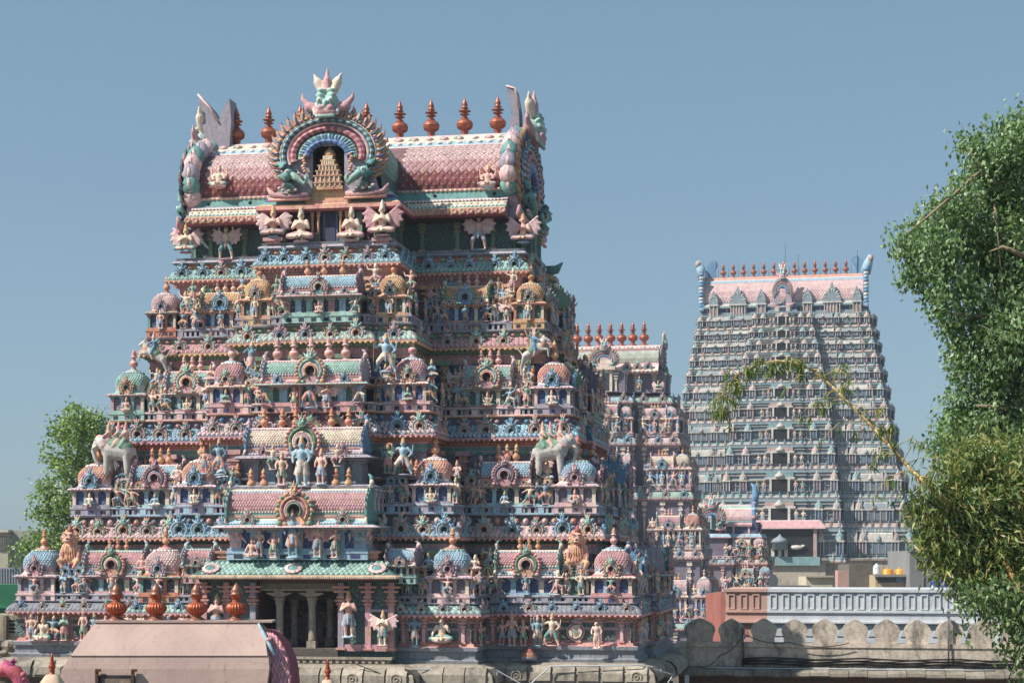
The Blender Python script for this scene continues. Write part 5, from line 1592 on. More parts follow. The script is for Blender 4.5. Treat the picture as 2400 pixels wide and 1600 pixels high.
# ---- the great arch
def great_arch(depth=0.5, back=None):
    g = G(); cz = 3.05; R = 2.85; a0, a1 = -42, 222
    n = 44
    a = np.radians(np.linspace(a0, a1, n + 1)); r = R * 0.93
    ip = np.radians(np.linspace(200, -20, 15)); ri = 0.80
    outer = [(r * cos(x), cz + r * sin(x)) for x in a]
    # plate with an opening, built as a strip from outer edge to inner edge
    W_ = 0.78
    inner = []
    for k in range(n + 1):
        x = a[k]
        xi = W_ * np.clip(cos(x) * 1.3, -1, 1)
        zi = cz - 0.1 + (0.62 if sin(x) > 0.25 else 0.62 * max(sin(x), -1.0) / 0.25 if sin(x) > 0 else 3.0 * sin(x))
        inner.append((xi, max(zi, 1.05)))
    O3 = lambda pts, y: np.array([(p[0], y, p[1]) for p in pts])
    k = np.arange(n)
    m_ = n + 1
    v = np.concatenate([O3(outer, 0), O3(inner, 0), O3(outer, depth), O3(inner, depth)])
    g.add(v, np.stack([k, k + m_, k + m_ + 1, k + 1], -1), P['lilac'])
    bc = P['lilac'] if back is None else back
    g.more(np.stack([k + 2 * m_, k + 2 * m_ + 1, k + 3 * m_ + 1, k + 3 * m_], -1), bc)
    g.more(np.stack([k, k + 1, k + 2 * m_ + 1, k + 2 * m_], -1), P['ochre'] if back is None else back)
    g.more(np.stack([k + m_, k + 3 * m_, k + 3 * m_ + 1, k + m_ + 1], -1), P['navy'])
    # lower body below the arch
    body = [(-2.45, 0.35), (-0.78, 0.35), (-0.78, 1.6), (-2.2, 1.6)]
    for s_ in (-1, 1):
        b_ = [(x * -s_, z) for x, z in body]
        extr(g, b_ if s_ < 0 else b_[::-1], -0.06, depth, P['lilac'], back=bc)
        # curled upturned feet
        pts = [(s_ * 0.9, -0.1, 0.34), (s_ * 2.0, -0.12, 0.30), (s_ * 2.75, -0.14, 0.46), (s_ * 3.0, -0.14, 0.95)]
        tube(g, pts, [0.22, 0.24, 0.20, 0.05], 8, P['pink'])
        tube(g, [(s_ * 0.85, -0.2, 0.08), (s_ * 2.9, -0.2, 0.10)], [0.10, 0.10], 6, P['salmon'])
    y = -0.05
    # opening reveal: fringe + rings
    band(g, 0, cz - 0.25, 0.86, 1.22, y, 0.22, 2, 178, 22, [P['blue'], P['dblue'] * 1.6])
    band(g, 0, cz - 0.15, 1.22, 1.50, y, 0.16, -8, 188, 30, [P['green'], P['mint']])
    band(g, 0, cz - 0.10, 1.50, 1.88, y, 0.26, -14, 194, 34, [P['red'] * 1.1, P['pink']])
    band(g, 0, cz, 1.88, 2.06, y, 0.14, -20, 200, 40, P['lpink'])
    band(g, 0, cz, 2.06, 2.30, y, 0.24, -26, 206, 46, [P['teal'] * 0.55, P['lblue']])
    band(g, 0, cz, 2.30, 2.40, y, 0.14, -30, 210, 40, P['cream'])
    bead = G(); ell(bead, (0, 0, 0), (0.11, 0.10, 0.11), P['pink'], 7, 4)
    aa = np.radians(np.linspace(-26, 206, 34))
    g.putn(bead, np.stack([2.52 * np.cos(aa), np.full(34, -0.14), cz + 2.52 * np.sin(aa)], -1), 0, 1.0, np.array([P['pink'], P['salmon'], P['ochre']])[np.arange(34) % 3])
    petals(g, 0, cz - 0.1, 1.02, 1.46, 0.16, -0.20, 0.06, 0, 180, 22, [P['lblue'], P['blue']])
    g.V = [v * np.array([1, 1, ZK]) for v in g.V]
    return g
ZK = 0.73
def monster_g():
    g = G(); s_ = 1
    tube(g, [(s_ * 1.55, -0.25, 0.62), (s_ * 1.95, -0.3, 0.98), (s_ * 2.05, -0.32, 1.5), (s_ * 1.75, -0.34, 1.95), (s_ * 2.1, -0.34, 2.25), (s_ * 2.4, -0.3, 2.5)], [0.22, 0.28, 0.36, 0.30, 0.2, 0.1], 10, P['teal'])
    tube(g, [(s_ * 1.75, -0.36, 1.75), (s_ * 1.35, -0.42, 1.35), (s_ * 1.05, -0.42, 0.95), (s_ * 0.98, -0.4, 1.35), (s_ * 1.02, -0.4, 1.6)], [0.26, 0.22, 0.16, 0.11, 0.05], 9, P['mint'] * 0.8)
    tube(g, [(s_ * 1.35, -0.5, 1.75), (s_ * 1.15, -0.55, 1.45), (s_ * 1.2, -0.5, 1.2)], [0.09, 0.07, 0.02], 6, P['pink'])
    ell(g, (s_ * 1.86, -0.62, 1.82), (0.12, 0.08, 0.12), P['white'], 8, 5); ell(g, (s_ * 1.86, -0.69, 1.82), (0.05, 0.04, 0.05), P['black'], 6, 4)
    for q in range(6):
        ell(g, (s_ * (1.5 + 0.16 * q), -0.4, 0.65 + 0.16 * (q % 2)), (0.12, 0.1, 0.1), [P['pink'], P['mint'], P['lpink']][q % 3], 6, 4)
    for q in range(7):
        ell(g, (s_ * (1.1 + 0.05 * (q % 3)), -0.22, 1.9 + 0.17 * q), (0.11, 0.1, 0.1), [P['ochre'], P['salmon'], P['lpink']][q % 3], 6, 4)
    g.V = [v * np.array([1, 1, ZK]) for v in g.V]
    return g
def flame_g(c, ci):
    """one broad curling flame leaf, root at the origin, pointing +x then curling up"""
    g = G()
    out = [(0, -0.17), (0.22, -0.24), (0.42, -0.16), (0.60, 0.02), (0.70, 0.26), (0.52, 0.16), (0.40, 0.20), (0.20, 0.22), (0, 0.17)]
    n = len(out); V = [(x, 0.03, z) for x, z in out] + [(x * 0.9 + 0.03, -0.07, z * 0.75) for x, z in out] + [(0.30, -0.11, 0.0)]
    j = np.arange(n)
    g.add(V, np.stack([j, (j + 1) % n, (j + 1) % n + n, j + n], -1), c * 0.7)
    g.more([(k + n, (k + 1) % n + n, 2 * n) for k in range(n)], c)
    tube(g, [(0.04, -0.12, -0.02), (0.22, -0.15, -0.06), (0.38, -0.14, 0.02), (0.50, -0.11, 0.12)], [0.05, 0.055, 0.04, 0.015], 5, ci)
    return g
FL = [flame_g(P['ochre'], P['dblue'] * 1.5).mesh('flame'), flame_g(P['ochre'] * 0.9, P['blue']).mesh('flame'), flame_g(P['salmon'], P['dgreen'] * 1.5).mesh('flame')]
FLP = [flame_g(P['lilac'], P['teal']).mesh('flame'), flame_g(P['lpink'], P['lilac']).mesh('flame'), flame_g(P['teal'], P['lpink']).mesh('flame')]
MON = monster_g().mesh('sea_monster')
def dress(o, fl, n=29, r=2.36, cz=3.05, a0=-36, a1=216, fs=1.0):
    """flames and sea monsters round an arch"""
    for i in range(n):
        a = radians(a0 + (a1 - a0) * (i + 0.5) / n)
        q = ob('flame', fl[i % 3], o, (r * cos(a), -0.06 + 0.03 * (i % 2), (cz + r * sin(a)) * ZK))
        up = 1 if cos(a) >= 0 else -1          # curl towards the top on both sides
        q.rotation_euler = (0, -math.atan2(sin(a) * ZK, cos(a)), 0)
        q.scale = (fs, fs, up * fs * (1.0 if abs(cos(a)) > 0.1 else 1.0))
    for s_ in (-1, 1):
        q = ob('sea_monster', MON, o); q.scale = (s_, 1, 1)
AG = great_arch()
HEAD = face_g('mint', 'pink', 'cream')
z0 = 30.05
ga = ob('great_arch', AG, tower, (0, -6.95, z0))
ob('crowned_face', HEAD, ga, (0, -0.15, 3.95), 0, 1.42); dress(ga, FL)
# vault behind the arch joining the main roof
g = G()
R = 2.5
sec2 = [(R * cos(radians(a)), 32.1 + R * 0.78 * sin(radians(a))) for a in np.linspace(-35, 215, 26)]
pts = [(2.9, 30.0), (2.9, 30.3), (2.5, 30.5), (2.45, 31.1)] + sec2[2:-2] + [(-2.45, 31.1), (-2.5, 30.5), (-2.9, 30.3), (-2.9, 30.0)]
n = len(pts)
A = np.array([(x, -6.4, z) for x, z in pts]); B = np.array([(x, -1.5, z) for x, z in pts]); j = np.arange(n - 1)
g.add(np.concatenate([A, B]), np.stack([j, j + 1, j + n + 1, j + n], -1), P['teal'] * 0.5)
g.more([np.arange(n) + n], P['navy'])
def vf(u, v):
    a = np.radians(-28 + 96 * v); return np.stack([2.52 * np.cos(a), -6.35 + 3.4 * u, 32.1 + 2.52 * 0.78 * np.sin(a)], -1)
scales(g, vf, 14, 7, P['mint'] * 0.85, 0.04)
ob('cross_vault', g, tower)
# eave of the projecting porch (same section as the main eave)
g = G()
NB = np.array([(-2.75, -6.3), (2.75, -6.3), (2.75, -3.4), (-2.75, -3.4)])
cc = [P['maroon'], P['red'], P['salmon'], P['ochre'], P['teal'], P['dblue'] * 1.4, P['cream'], P['teal'], P['teal']]
mold(g, NB, [(-0.4, 29.5), (0.75, 29.55), (0.82, 29.66), (0.80, 29.86), (0.65, 29.95), (0.5, 30.1), (0.4, 30.3), (0.1, 30.5), (0.0, 30.7)], cc)
ob('porch_eave', g, tower)
# niche model shrine and doorway
g = G(); c = P['ochre']; cd = P['orange'] * 0.8
for q, (w_, z1, z2) in enumerate([(1.5, 0, .16), (1.35, .16, .30), (1.5, .30, .36), (1.25, .36, .62), (1.4, .62, .68), (1.1, .68, .86), (1.2, .86, .92), (0.9, .92, 1.12), (1.0, 1.12, 1.18), (0.66, 1.18, 1.36), (0.74, 1.36, 1.42), (0.5, 1.42, 1.62)]):
    box(g, -w_ / 2, w_ / 2, -w_ * 0.3 - 0.02 * q, 0.3, z1, z2 + 0.003, c if q % 2 else c * 0.85)
    if q % 2 == 1:
        for x in np.linspace(-w_ / 2 + 0.06, w_ / 2 - 0.06, 6):
            cbox(g, (x, -w_ * 0.3 - 0.02 * q - 0.02, (z1 + z2) / 2), (0.06, 0.06, (z2 - z1) * 0.9), P['cream'])
lathe(g, [(0.22, 1.62), (0.30, 1.70), (0.26, 1.86), (0.14, 1.98), (0.08, 2.04), (0.02, 2.2)], 10, c)
ob('model_shrine', g, tower, (0.0, -6.7, 30.55))
g = G()
box(g, -2.7, 2.7, -6.55, -6.25, 28.15, 29.6, P['maroon'])
box(g, -0.36, 0.36, -6.62, -6.3, 28.1, 29.75, P['blue'] * 0.6); box(g, -0.24, 0.24, -6.66, -6.3, 28.1, 29.65, P['navy'])
for x in (-0.85, -0.55, 0.55, 0.85):
    lathe(g, [(0.09, 0), (0.06, 0.1), (0.06, 1.15), (0.11, 1.25), (0.07, 1.3), (0.15, 1.42), (0.15, 1.5)], 8, P['ochre'], (x, -6.78, 28.15))
for s_ in (-1, 1):
    for x in (1.45, 2.3):
        cbox(g, (s_ * x, -6.6, 28.85), (0.28, 0.2, 1.4), P['green'])
    box(g, min(s_ * 0.5, s_ * 0.95), max(s_ * 0.5, s_ * 0.95), -6.95, -6.5, 28.1, 28.5, P['dgrey'])
box(g, -1.0, 1.0, -6.95, -6.5, 29.62, 30.0, P['ochre']); box(g, -1.1, 1.1, -7.0, -6.5, 29.9, 30.06, P['salmon']); box(g, -0.9, 0.9, -6.95, -6.5, 30.06, 30.56, P['ochre'])
ob('doorway', g, tower)
for a in [('seated_anjali', 706, 566, 80, -7.15, 8), ('seated_anjali', 824, 564, 80, -7.15, 8), ('kneel_wings', 641, 556, 72, -7.1, 0), ('kneel_wings', 896, 552, 80, -7.2, 8), ('kneel_wings', 1226, 568, 68, -3.7, 0),
          ('kneel_wings', 436, 592, 66, -3.7, 1), ('atlas', 530, 608, 84, -3.75, 1), ('atlas', 1122, 586, 90, -3.75, 0)]:
    big(*a)
for px in (641, 896):
    g = G(); z, k = zt(px, 556, -7.1); cbox(g, (at(px, -7.1), -7.05, z - 0.12), (0.95, 0.5, 0.16), P['pink']); cbox(g, (at(px, -7.1), -7.0, z - 0.27), (0.7, 0.4, 0.14), P['salmon']); ob('pedestal', g, tower)

# blue frieze of the block
# gable arches at both ends of the roof
GA = great_arch(0.6, P['lilac'] * 0.85).mesh('gable_arch')
sG = 1.16
for s_ in (-1, 1):
    go = ob('gable_arch', GA, tower, (s_ * 8.55, 0, 29.35), s_ * pi / 2, (sG * 1.12, sG, sG))
    ob('crowned_face', HEAD.mesh('face') if s_ < 0 else bpy.data.meshes['face'], go, (0, -0.15, 3.95), 0, 1.45)
    dress(go, FL if s_ > 0 else FLP)
    rl = []
    for c in (P['lilac'], P['lpink'], P['teal']):
        g = G(); tube(g, [(0, 0, -0.45), (0.03, 0, -0.2), (0.06, 0, 0.15), (0.13, 0, 0.45), (0.30, 0, 0.72)], [0.10, 0.26, 0.30, 0.20, 0.02], 8, c); tube(g, [(0.2, 0, -0.3), (0.3, 0, 0.1), (0.33, 0, 0.4)], [0.06, 0.08, 0.02], 5, P['lpink'] * 0.9); rl.append(g.mesh('rim_leaf'))
    for k in range(19):                # big leaves folded over the rim
        a = radians(-34 + 248 * k / 18.0); sg = 1 if cos(a) >= 0 else -1
        q = ob('rim_leaf', rl[k % 3], go, (2.72 * cos(a), 0.35, (3.05 + 2.72 * sin(a)) * ZK))
        q.rotation_euler = (0, -math.radians(abs(90 - (math.degrees(a) if sg > 0 else 180 - math.degrees(a))) * 0.0) - (max(sin(a), 0) ** 2) * sg * 0.9, 0)
        q.scale = (sg * 0.9, 1.45, 0.85)
# tall curled plates over the ridge ends
for pl in ([(472, 228), (500, 258), (520, 292), (530, 262), (546, 237), (550, 290), (545, 350), (490, 350), (484, 300), (476, 262)], [(1191, 208), (1212, 214), (1220, 262), (1222, 345), (1188, 345), (1200, 300), (1203, 262)]):
    yy = -0.2
    P0 = [(at(px, yy), zt(px, py, yy)[0]) for px, py in pl]
    g = G(); extr(g, P0[::-1], yy - 0.55, yy + 0.55, P['lilac'] * 0.8)
    tube(g, [(P0[0][0], yy - 0.55, P0[0][1]), (P0[1][0], yy - 0.6, P0[1][1]), (P0[2][0], yy - 0.6, P0[2][1])], 0.06, 5, P['lpink'])
    ob('horn_plate', g, tower)
g = G(); ell(g, (0, 0, 0), (0.5, 0.35, 0.35), P['teal'], 10, 6); tube(g, [(0.2, 0, 0), (0.9, 0, 0.1), (1.2, 0, 0.45)], [0.3, 0.22, 0.03], 8, P['teal'] * 0.8); tube(g, [(0.2, 0, -0.1), (0.8, 0, -0.5), (0.9, 0, -0.8)], [0.25, 0.16, 0.03], 8, P['ochre'])
ob('water_spout', g, tower, (9.0, 0.6, 27.6))

# ---- stone base of the tower
SF = steps([(15.0, -9.4), (8.1, -11.7), (4.8, -12.7)], [(4.7, 15.5)])
g = G()
mold(g, SF, [(-0.4, 0), (-0.4, 6.9), (0.0, 6.95)], [P['stone'] * 0.6, P['stone'], P['stone']], SN)
mold(g, SF, [(-0.2, 6.9), (0.85, 7.38), (0.95, 7.42), (0.95, 7.5), (0.88, 7.85), (0.62, 8.12), (0.3, 8.26), (0.0, 8.30), (-0.4, 8.31)],
     [P['dstone'], P['stone'], P['stone'], P['stone'] * 1.15, P['stone'] * 1.2, P['stone'] * 1.2, P['stone'], P['stone'] * 0.8, P['stone'] * 0.8], SN)
ob('stone_base', g, tower)
g = G()         # cut blocks of the eave, separated by open joints, some carved
blk = G(); P1 = [(-0.02, 7.44), (0.16, 7.52), (0.13, 7.88), (-0.10, 8.13), (-0.38, 8.2)]
k = len(P1); wb = 0.92
A = np.array([(-wb / 2, -y, z) for y, z in P1]); B = np.array([(wb / 2, -y, z) for y, z in P1]); j = np.arange(k - 1)
blk.add(np.concatenate([A, B]), np.stack([j, j + k, j + k + 1, j + 1], -1), P['stone'] * 1.25, SN)
blk.more([np.arange(k) + k], P['dstone'] * 0.6, SN); blk.more([np.arange(k)[::-1]], P['dstone'] * 0.6, SN)
BMs = []
for q in range(3):
    b_ = G(); b_.put(blk); b_.F = [(f, c * [1.0, 1.22, 0.85][q], m, s_) for f, c, m, s_ in b_.F]
    if q == 1:
        band(b_, 0, 7.72, 0.05, 0.13, -0.14, 0.05, 0, 350, 14, P['stone'] * 1.3, SN); band(b_, 0, 7.72, 0.18, 0.26, -0.14, 0.05, -30, 210, 14, P['stone'] * 1.4, SN)
    BMs.append(b_.mesh('stone_block'))
p_, a_, l_ = along(SF, 0.86, 1.0, 'fr', 0.2)
for i, (p, a) in enumerate(zip(p_, a_)):
    ob('stone_block', BMs[[0, 2, 0, 1, 2, 1, 0][i % 7]], tower, (p[0], p[1], 0), a)
g = G()
p_, a_, _ = along(SF, -0.3, 2.2, 'fr')
po = G(); cbox(po, (0, 0, 3.4), (0.5, 0.5, 6.8), P['stone'], SN); cbox(po, (0, 0, 6.4), (0.9, 0.7, 0.4), P['stone'] * 1.1, SN)
pieces('base_column', po, tower, p_, a_, 0.0)
# teeth carved under the porch floor
g = G(); box(g, -4.4, 4.4, -12.5, -11.4, 8.3, 8.62, P['stone'], SN); box(g, -4.5, 4.5, -12.62, -11.4, 8.5, 8.62, P['stone'] * 1.2, SN)
tt = G(); cbox(tt, (0, 0, 0), (0.14, 0.12, 0.14), P['stone'] * 1.2, SN); xs = np.arange(-4.3, 4.3, 0.3)
g.putn(tt, np.c_[xs, np.full(len(xs), -12.52), np.full(len(xs), 8.40)], 0)
ob('porch_step', g, tower)
# ================================================================== SECOND TOWER
R2 = radians(-10)
def vroot(px, D):
    return np.array([(px - CX) / F_PX * D, D, 0.0])
tw2 = thing('temple_tower', 'pale painted temple tower half hidden behind the largest one, mint roof with seven copper finials', 'temple tower', vroot(1431, 232), R2)
tw2.scale = (1, 1, 1.022)
T2I = [
    dict(hw=13.6, hd=8.0, bw=4.6, by=-9.6, sw=3.4, sx=14.0, k0=3.9, k1=4.7, b1=5.3, h=2.7, hr=2.2, dz=0),
    dict(hw=12.1, hd=6.7, bw=4.2, by=-8.3, sw=3.0, sx=12.5, k0=12.6, k1=13.6, b1=14.15, h=2.1, hr=1.9, dz=0),
    dict(hw=10.7, hd=5.4, bw=3.8, by=-7.0, sw=2.6, sx=11.1, k0=20.0, k1=21.0, b1=21.7, h=2.1, hr=1.75, dz=0),
    dict(hw=9.0, hd=4.3, bw=3.4, by=-5.8, sw=2.2, sx=9.7, k0=26.8, k1=27.8, b1=28.3, h=1.8, hr=1.5, dz=0),
    dict(hw=7.9, hd=3.4, bw=3.0, by=-5.0, sw=1.8, sx=8.4, k0=32.1, k1=32.9, b1=33.6, h=0, hr=0, dz=0),
]
KS += [('cream', 'pink', 'dblue', 'cream', 'lblue', 'white'), ('lpink', 'salmon', 'dblue', 'lpink', 'cream', 'lblue'), ('lpink', 'cream', 'navy', 'salmon', 'lilac', 'white')]
SS += [('cream', 'pink', 'dblue', 'lpink', 'white', 'lilac'), ('lpink', 'cream', 'navy', 'pink', 'cream', 'lblue'), ('lilac', 'cream', 'dblue', 'cream', 'lpink', 'lpink')]
prev = 0.0
for i, t in enumerate(T2I):
    F = steps([(t['hw'], -t['hd']), (t['bw'], t['by'])], [(t['sw'], t['sx'])])
    g = G(); z0 = prev
    mold(g, F, [(0, z0), (0, t['k0'] + 0.1)], [P['purple'], P['purple']], SC)
    ob('storey_wall', g, tw2)
    pilasters(tw2, F, z0 + 0.4, t['k0'] - 0.2, 2.6, P['cream'], P['lilac'], 0.24, 0.05)
    cornice(tw2, F, t['k0'], t['k1'], t['k1'] + 0.15, [P['lilac'], P['pink'], P['cream'], P['lblue'], P['lilac']], (P['lpink'] if i % 2 else P['mint'], P['lblue']), t['hd'], 0.5)
    box_h = t['b1'] - t['k1'] - 0.15
    if i < 4:
        balustrade(tw2, F, t['k1'] + 0.15, t['b1'], P['lilac'], P['lpink'])
    p_, a_, l_ = along(F, 0.5, 2.2, 'fr')
    for j, (p, a) in enumerate(zip(p_, a_)):
        ob('cornice_arch', arch_mesh((1, 4, 3)[(i + j) % 3], 'small'), tw2, (p[0], p[1], t['k0'] + 0.1), a, 1.1)
    prev = t['b1']
    if i == 4:
        continue
    z = t['b1'] + 0.05
    h, hr = t['h'], t['hr']
    for s_ in (-1, 1):
        kuta(tw2, (s_ * (t['hw'] - 0.9), -t['hd'] + 0.9, z), 0, 2.1, h, hr, 0.9, 6 + (i + 1) % 3, 'stand', 1.6)
        shala(tw2, (s_ * (t['hw'] + t['bw']) / 2, -t['hd'] + 0.5, z), 0, 2.9, 1.3, h, hr * 0.85, 0.9, 3, 6 + i % 3, 1 + 3 * (i % 2), 'stand', 1.7, aw=1.3)
        for q, xx in enumerate(((t['hw'] * 0.76 + t['bw'] * 0.24), (t['hw'] * 0.24 + t['bw'] * 0.76))):
            pair(tw2, (s_ * xx, -t['hd'] + 0.34, z), 0, 1.3, h * 0.95, [0, 2, 4][(i + q) % 3], 2, 1.4)
        kuta(tw2, (s_ * (t['bw'] - 0.8), t['by'] + 0.8, z), 0, 1.7, h, hr, 0.9, 7, 'anjali', 1.5)
    shala(tw2, (0, t['by'] + 0.3, z), 0, 3.2, 1.5, h * 1.1, hr, 1.0, 3, 7, 0, 'stand_four', 1.7)
    kuta(tw2, (t['hw'] - 0.8, t['hd'] - 1, z), pi / 2, 1.9, h, hr, 0.9, 8, None, 1, False)
    for s_ in (-1, 1):
        kuta(tw2, (t['sx'] - 0.8, s_ * (t['sw'] - 0.9), z), pi / 2, 1.8, h, hr, 0.9, 8, 'dancer', 1.6, True)
        ob('statue', fmesh('lunge', i + 2), tw2, (t['hw'] + 0.2, s_ * (t['sw'] + t['hd']) / 2, z), pi / 2, 2.0)
        ob('statue', fmesh('akimbo', i + 2), tw2, (t['hw'] + 0.2, s_ * (t['sw'] + t['hd']) / 2 - 1.2, z), pi / 2, 2.0)
NF2 = steps([(7.2, -2.9), (2.4, -4.6)], [(1.5, 7.7)])
g = G(); mold(g, NF2, [(0, 33.5), (0, 36.2)], [P['purple']] * 2, SC); ob('neck_wall', g, tw2)
pilasters(tw2, NF2, 33.6, 36.0, 2.6, P['cream'], P['lilac'], 0.3, 0.05, 'neck_column')
def barrel(T, half_l, sec_pts, cols, ends, tiles=None, tcol=None, name='barrel_roof'):
    full = sec_pts + [(-y, z) for y, z in sec_pts[::-1][1:]]
    fc = cols + cols[::-1]
    n = len(full); j = np.arange(n - 1); g = G()
    A = np.array([(-half_l, y, z) for y, z in full]); B = np.array([(half_l, y, z) for y, z in full])
    g.add(np.concatenate([A, B]), np.stack([j, j + n, j + n + 1, j + 1], -1), np.array(fc[:n - 1]))
    g.more([np.arange(n)[::-1] + n], ends); g.more([np.arange(n)], ends)
    if tiles:
        a, b, nu, nv = tiles
        ys = np.array([p[0] for p in sec_pts[a:b]]); zs = np.array([p[1] for p in sec_pts[a:b]]); t_ = np.linspace(0, 1, len(ys))
        scales(g, lambda u, v: np.stack([-half_l + 2 * half_l * u, np.interp(v, t_, ys) - 0.01, np.interp(v, t_, zs)], -1), nu, nv, tcol, 0.05, 0.86)
    return ob(name, g, T, kind='stuff'), g
sec2_ = [(-3.0, 35.9), (-4.0, 35.95), (-4.1, 36.2), (-3.6, 36.7), (-3.1, 37.0), (-2.95, 37.3), (-2.95, 37.9), (-2.65, 38.5), (-2.1, 39.0), (-1.4, 39.35), (-1.0, 39.5), (-0.6, 39.8), (0, 39.85)]
barrel(tw2, 6.6, sec2_, [P['pink'], P['lpink'], P['cream'], P['lpink'], P['lpink'], P['pink'] * 0.5, P['pink'] * 0.5, P['pink'] * 0.5, P['pink'] * 0.5, P['cream'], P['lpink'], P['lpink']], P['purple'], (5, 9, 44, 6), P['mint'] * 0.6 + P['cream'] * 0.4)
for k, x_ in enumerate((-5.4, -3.6, 2.6, 3.9, 5.3)):
    ob('cornice_arch', arch_mesh((0, 4, 3)[k % 3], 'small'), tw2, (x_, -3.9, 36.2), 0, 1.25)
xs = np.arange(-6.4, 6.5, 0.55); q_ = G(); ell(q_, (0, 0, 0), (0.2, 0.12, 0.16), P['pink'], 7, 4)
pieces('roof_disc', q_, tw2, np.c_[xs, np.full(len(xs), -4.1), np.full(len(xs), 36.1)], 0, None, [P['pink'], P['mint'], P['salmon']])
pieces('roof_boss', q_, tw2, np.c_[xs, np.full(len(xs), -1.2), np.full(len(xs), 39.45)], 0, None, [P['cream'], P['lpink'], P['teal']])
for k in range(7):
    ob('copper_finial', COPPER, tw2, ((k - 3) * 1.47, 0, 39.8), k, 3.2)
AGm = AG.mesh('great_arch')
o = ob('great_arch', AGm, tw2, (-0.3, -4.9, 36.2), 0, 0.66); ob('crowned_face', bpy.data.meshes['face'], o, (0, -0.15, 3.95), 0, 1.6); dress(o, FL, 19, fs=1.3)
g = G(); box(g, -0.8, 0.8, -5.0, -4.4, 33.6, 36.3, P['cream']); box(g, -0.42, 0.42, -5.03, -4.4, 33.7, 35.9, P['navy'])
for k in range(4):
    box(g, -1.2 + 0.22 * k, 1.2 - 0.22 * k, -5.3 + 0.1 * k, -4.4, 36.3 + 0.42 * k, 36.72 + 0.42 * k, P['lpink'] if k % 2 else P['cream'])
ob('doorway', g, tw2)
for s_ in (-1, 1):
    o = ob('gable_arch', GA, tw2, (s_ * 6.9, 0, 35.6), s_ * pi / 2, (0.98, 0.8, 0.95)); ob('crowned_face', bpy.data.meshes['face'], o, (0, -0.15, 3.95), 0, 1.5); dress(o, FLP, 15, fs=1.5)
for k, px_ in enumerate((-6.4, -4.6, 4.2, 6.6)):
    ob('statue', fmesh('kneel_wings' if k % 3 == 0 else 'stand', k), tw2, (px_, -3.9, 33.65), 0, 1.8)

# ================================================================== THIRD TOWER
tw3 = thing('temple_tower', 'small pink and teal temple tower squeezed between two taller ones, with a blue horned gable', 'temple tower', vroot(1678, 300), R2)
T3I = [(9.3, 5.6, 6.3, 7.3, 7.9, 1.9, 1.7), (8.3, 4.6, 11.9, 12.8, 13.3, 1.5, 1.5)]
prev = 0.0
for i, (hw, hd, k0, k1, b1, h, hr) in enumerate(T3I):
    F = steps([(hw, -hd), (2.9, -hd - 1.3)], [(2, hw + 0.9)])
    g = G(); mold(g, F, [(0, prev), (0, k0 + 0.1)], [P['purple']] * 2, SC); ob('storey_wall', g, tw3); pilasters(tw3, F, prev + 0.3, k0 - 0.2, 2.4, P['lpink'], P['salmon'], 0.26, 0.05)
    cornice(tw3, F, k0, k1, k1 + 0.1, [P['pink'], P['salmon'], P['lpink'], P['mint'], P['lilac']], (P['lpink'], P['lblue']), hd, 0.5)
    balustrade(tw3, F, k1 + 0.1, b1, P['lilac'], P['lpink']); prev = b1
    for s_ in (-1, 1):
        kuta(tw3, (s_ * (hw - 0.9), -hd + 0.8, b1), 0, 2.1, h, hr, 0.9, [5, 3][i], 'dancer', 1.6)
        shala(tw3, (s_ * (hw * 0.55), -hd + 0.5, b1), 0, 2.8, 1.3, h, hr * 0.85, 0.9, 3, 1 + i, 0, 'seated', 1.7, aw=1.5)
        for q in range(4):
            ob('statue', fmesh(['winged', 'lunge', 'stand_four', 'anjali'][q], q + i), tw3, (s_ * (2.0 + q * 1.9), -hd - 0.6, b1 + (0.2 if q % 2 else 0)), 0, 2.0 + 0.3 * (q % 2))
    for q in range(4):
        ob('statue', fmesh(['lunge', 'dancer'][q % 2], q + i), tw3, (hw + 0.3, -hd + 1 + q * 2.2, b1), pi / 2, 2.0)
    p_, a_, _ = along(F, 0.5, 2.0, 'fr')
    for j, (p, a) in enumerate(zip(p_, a_)):
        ob('cornice_arch', arch_mesh((3, 0)[j % 2], 'small'), tw3, (p[0], p[1], k0 + 0.1), a, 1.1)
F = steps([(7.4, -3.8), (2.3, -5.2)], [(1.6, 8.0)])
g = G(); mold(g, F, [(0, 13.3), (0, 16.3), (0.5, 16.35), (0.5, 16.5), (0.2, 17.0), (0, 17.05)], [P['purple'], P['salmon'], P['pink'], P['lblue'], P['cream'], P['cream']])
mold(g, offp(F, -0.5), [(0, 17.0), (0, 19.0)], [P['dblue']] * 2); ob('neck_wall', g, tw3); pilasters(tw3, offp(F, -0.5), 17.1, 18.7, 2.2, P['lpink'], P['salmon'], 0.3, 0.05, 'neck_column')
s3 = [(-2.6, 18.2), (-3.7, 18.3), (-3.8, 18.6), (-3.2, 19.0), (-2.7, 19.2), (-2.7, 19.9), (-2.3, 20.6), (-1.6, 21.2), (-1.1, 21.4), (-0.9, 21.8), (0, 22.0)]
barrel(tw3, 6.2, s3, [P['pink'], P['lpink'], P['pink'], P['teal'], P['pink'] * 0.7, P['pink'] * 0.7, P['pink'] * 0.7, P['cream'], P['mint'], P['lpink']], P['lilac'], (4, 8, 40, 5), P['lpink'])
o = ob('great_arch', AGm, tw3, (-0.4, -5.4, 17.6), 0, (0.8, 0.8, 0.95)); ob('crowned_face', bpy.data.meshes['face'], o, (0, -0.15, 3.95), 0, 1.6); dress(o, FL, 19, fs=1.3)
g = G(); box(g, -0.62, 0.62, -5.5, -4.6, 17.8, 20.6, P['lblue']); box(g, -0.4, 0.4, -5.54, -4.6, 17.9, 20.3, P['dgreen'] * 0.4); ob('doorway', g, tw3)
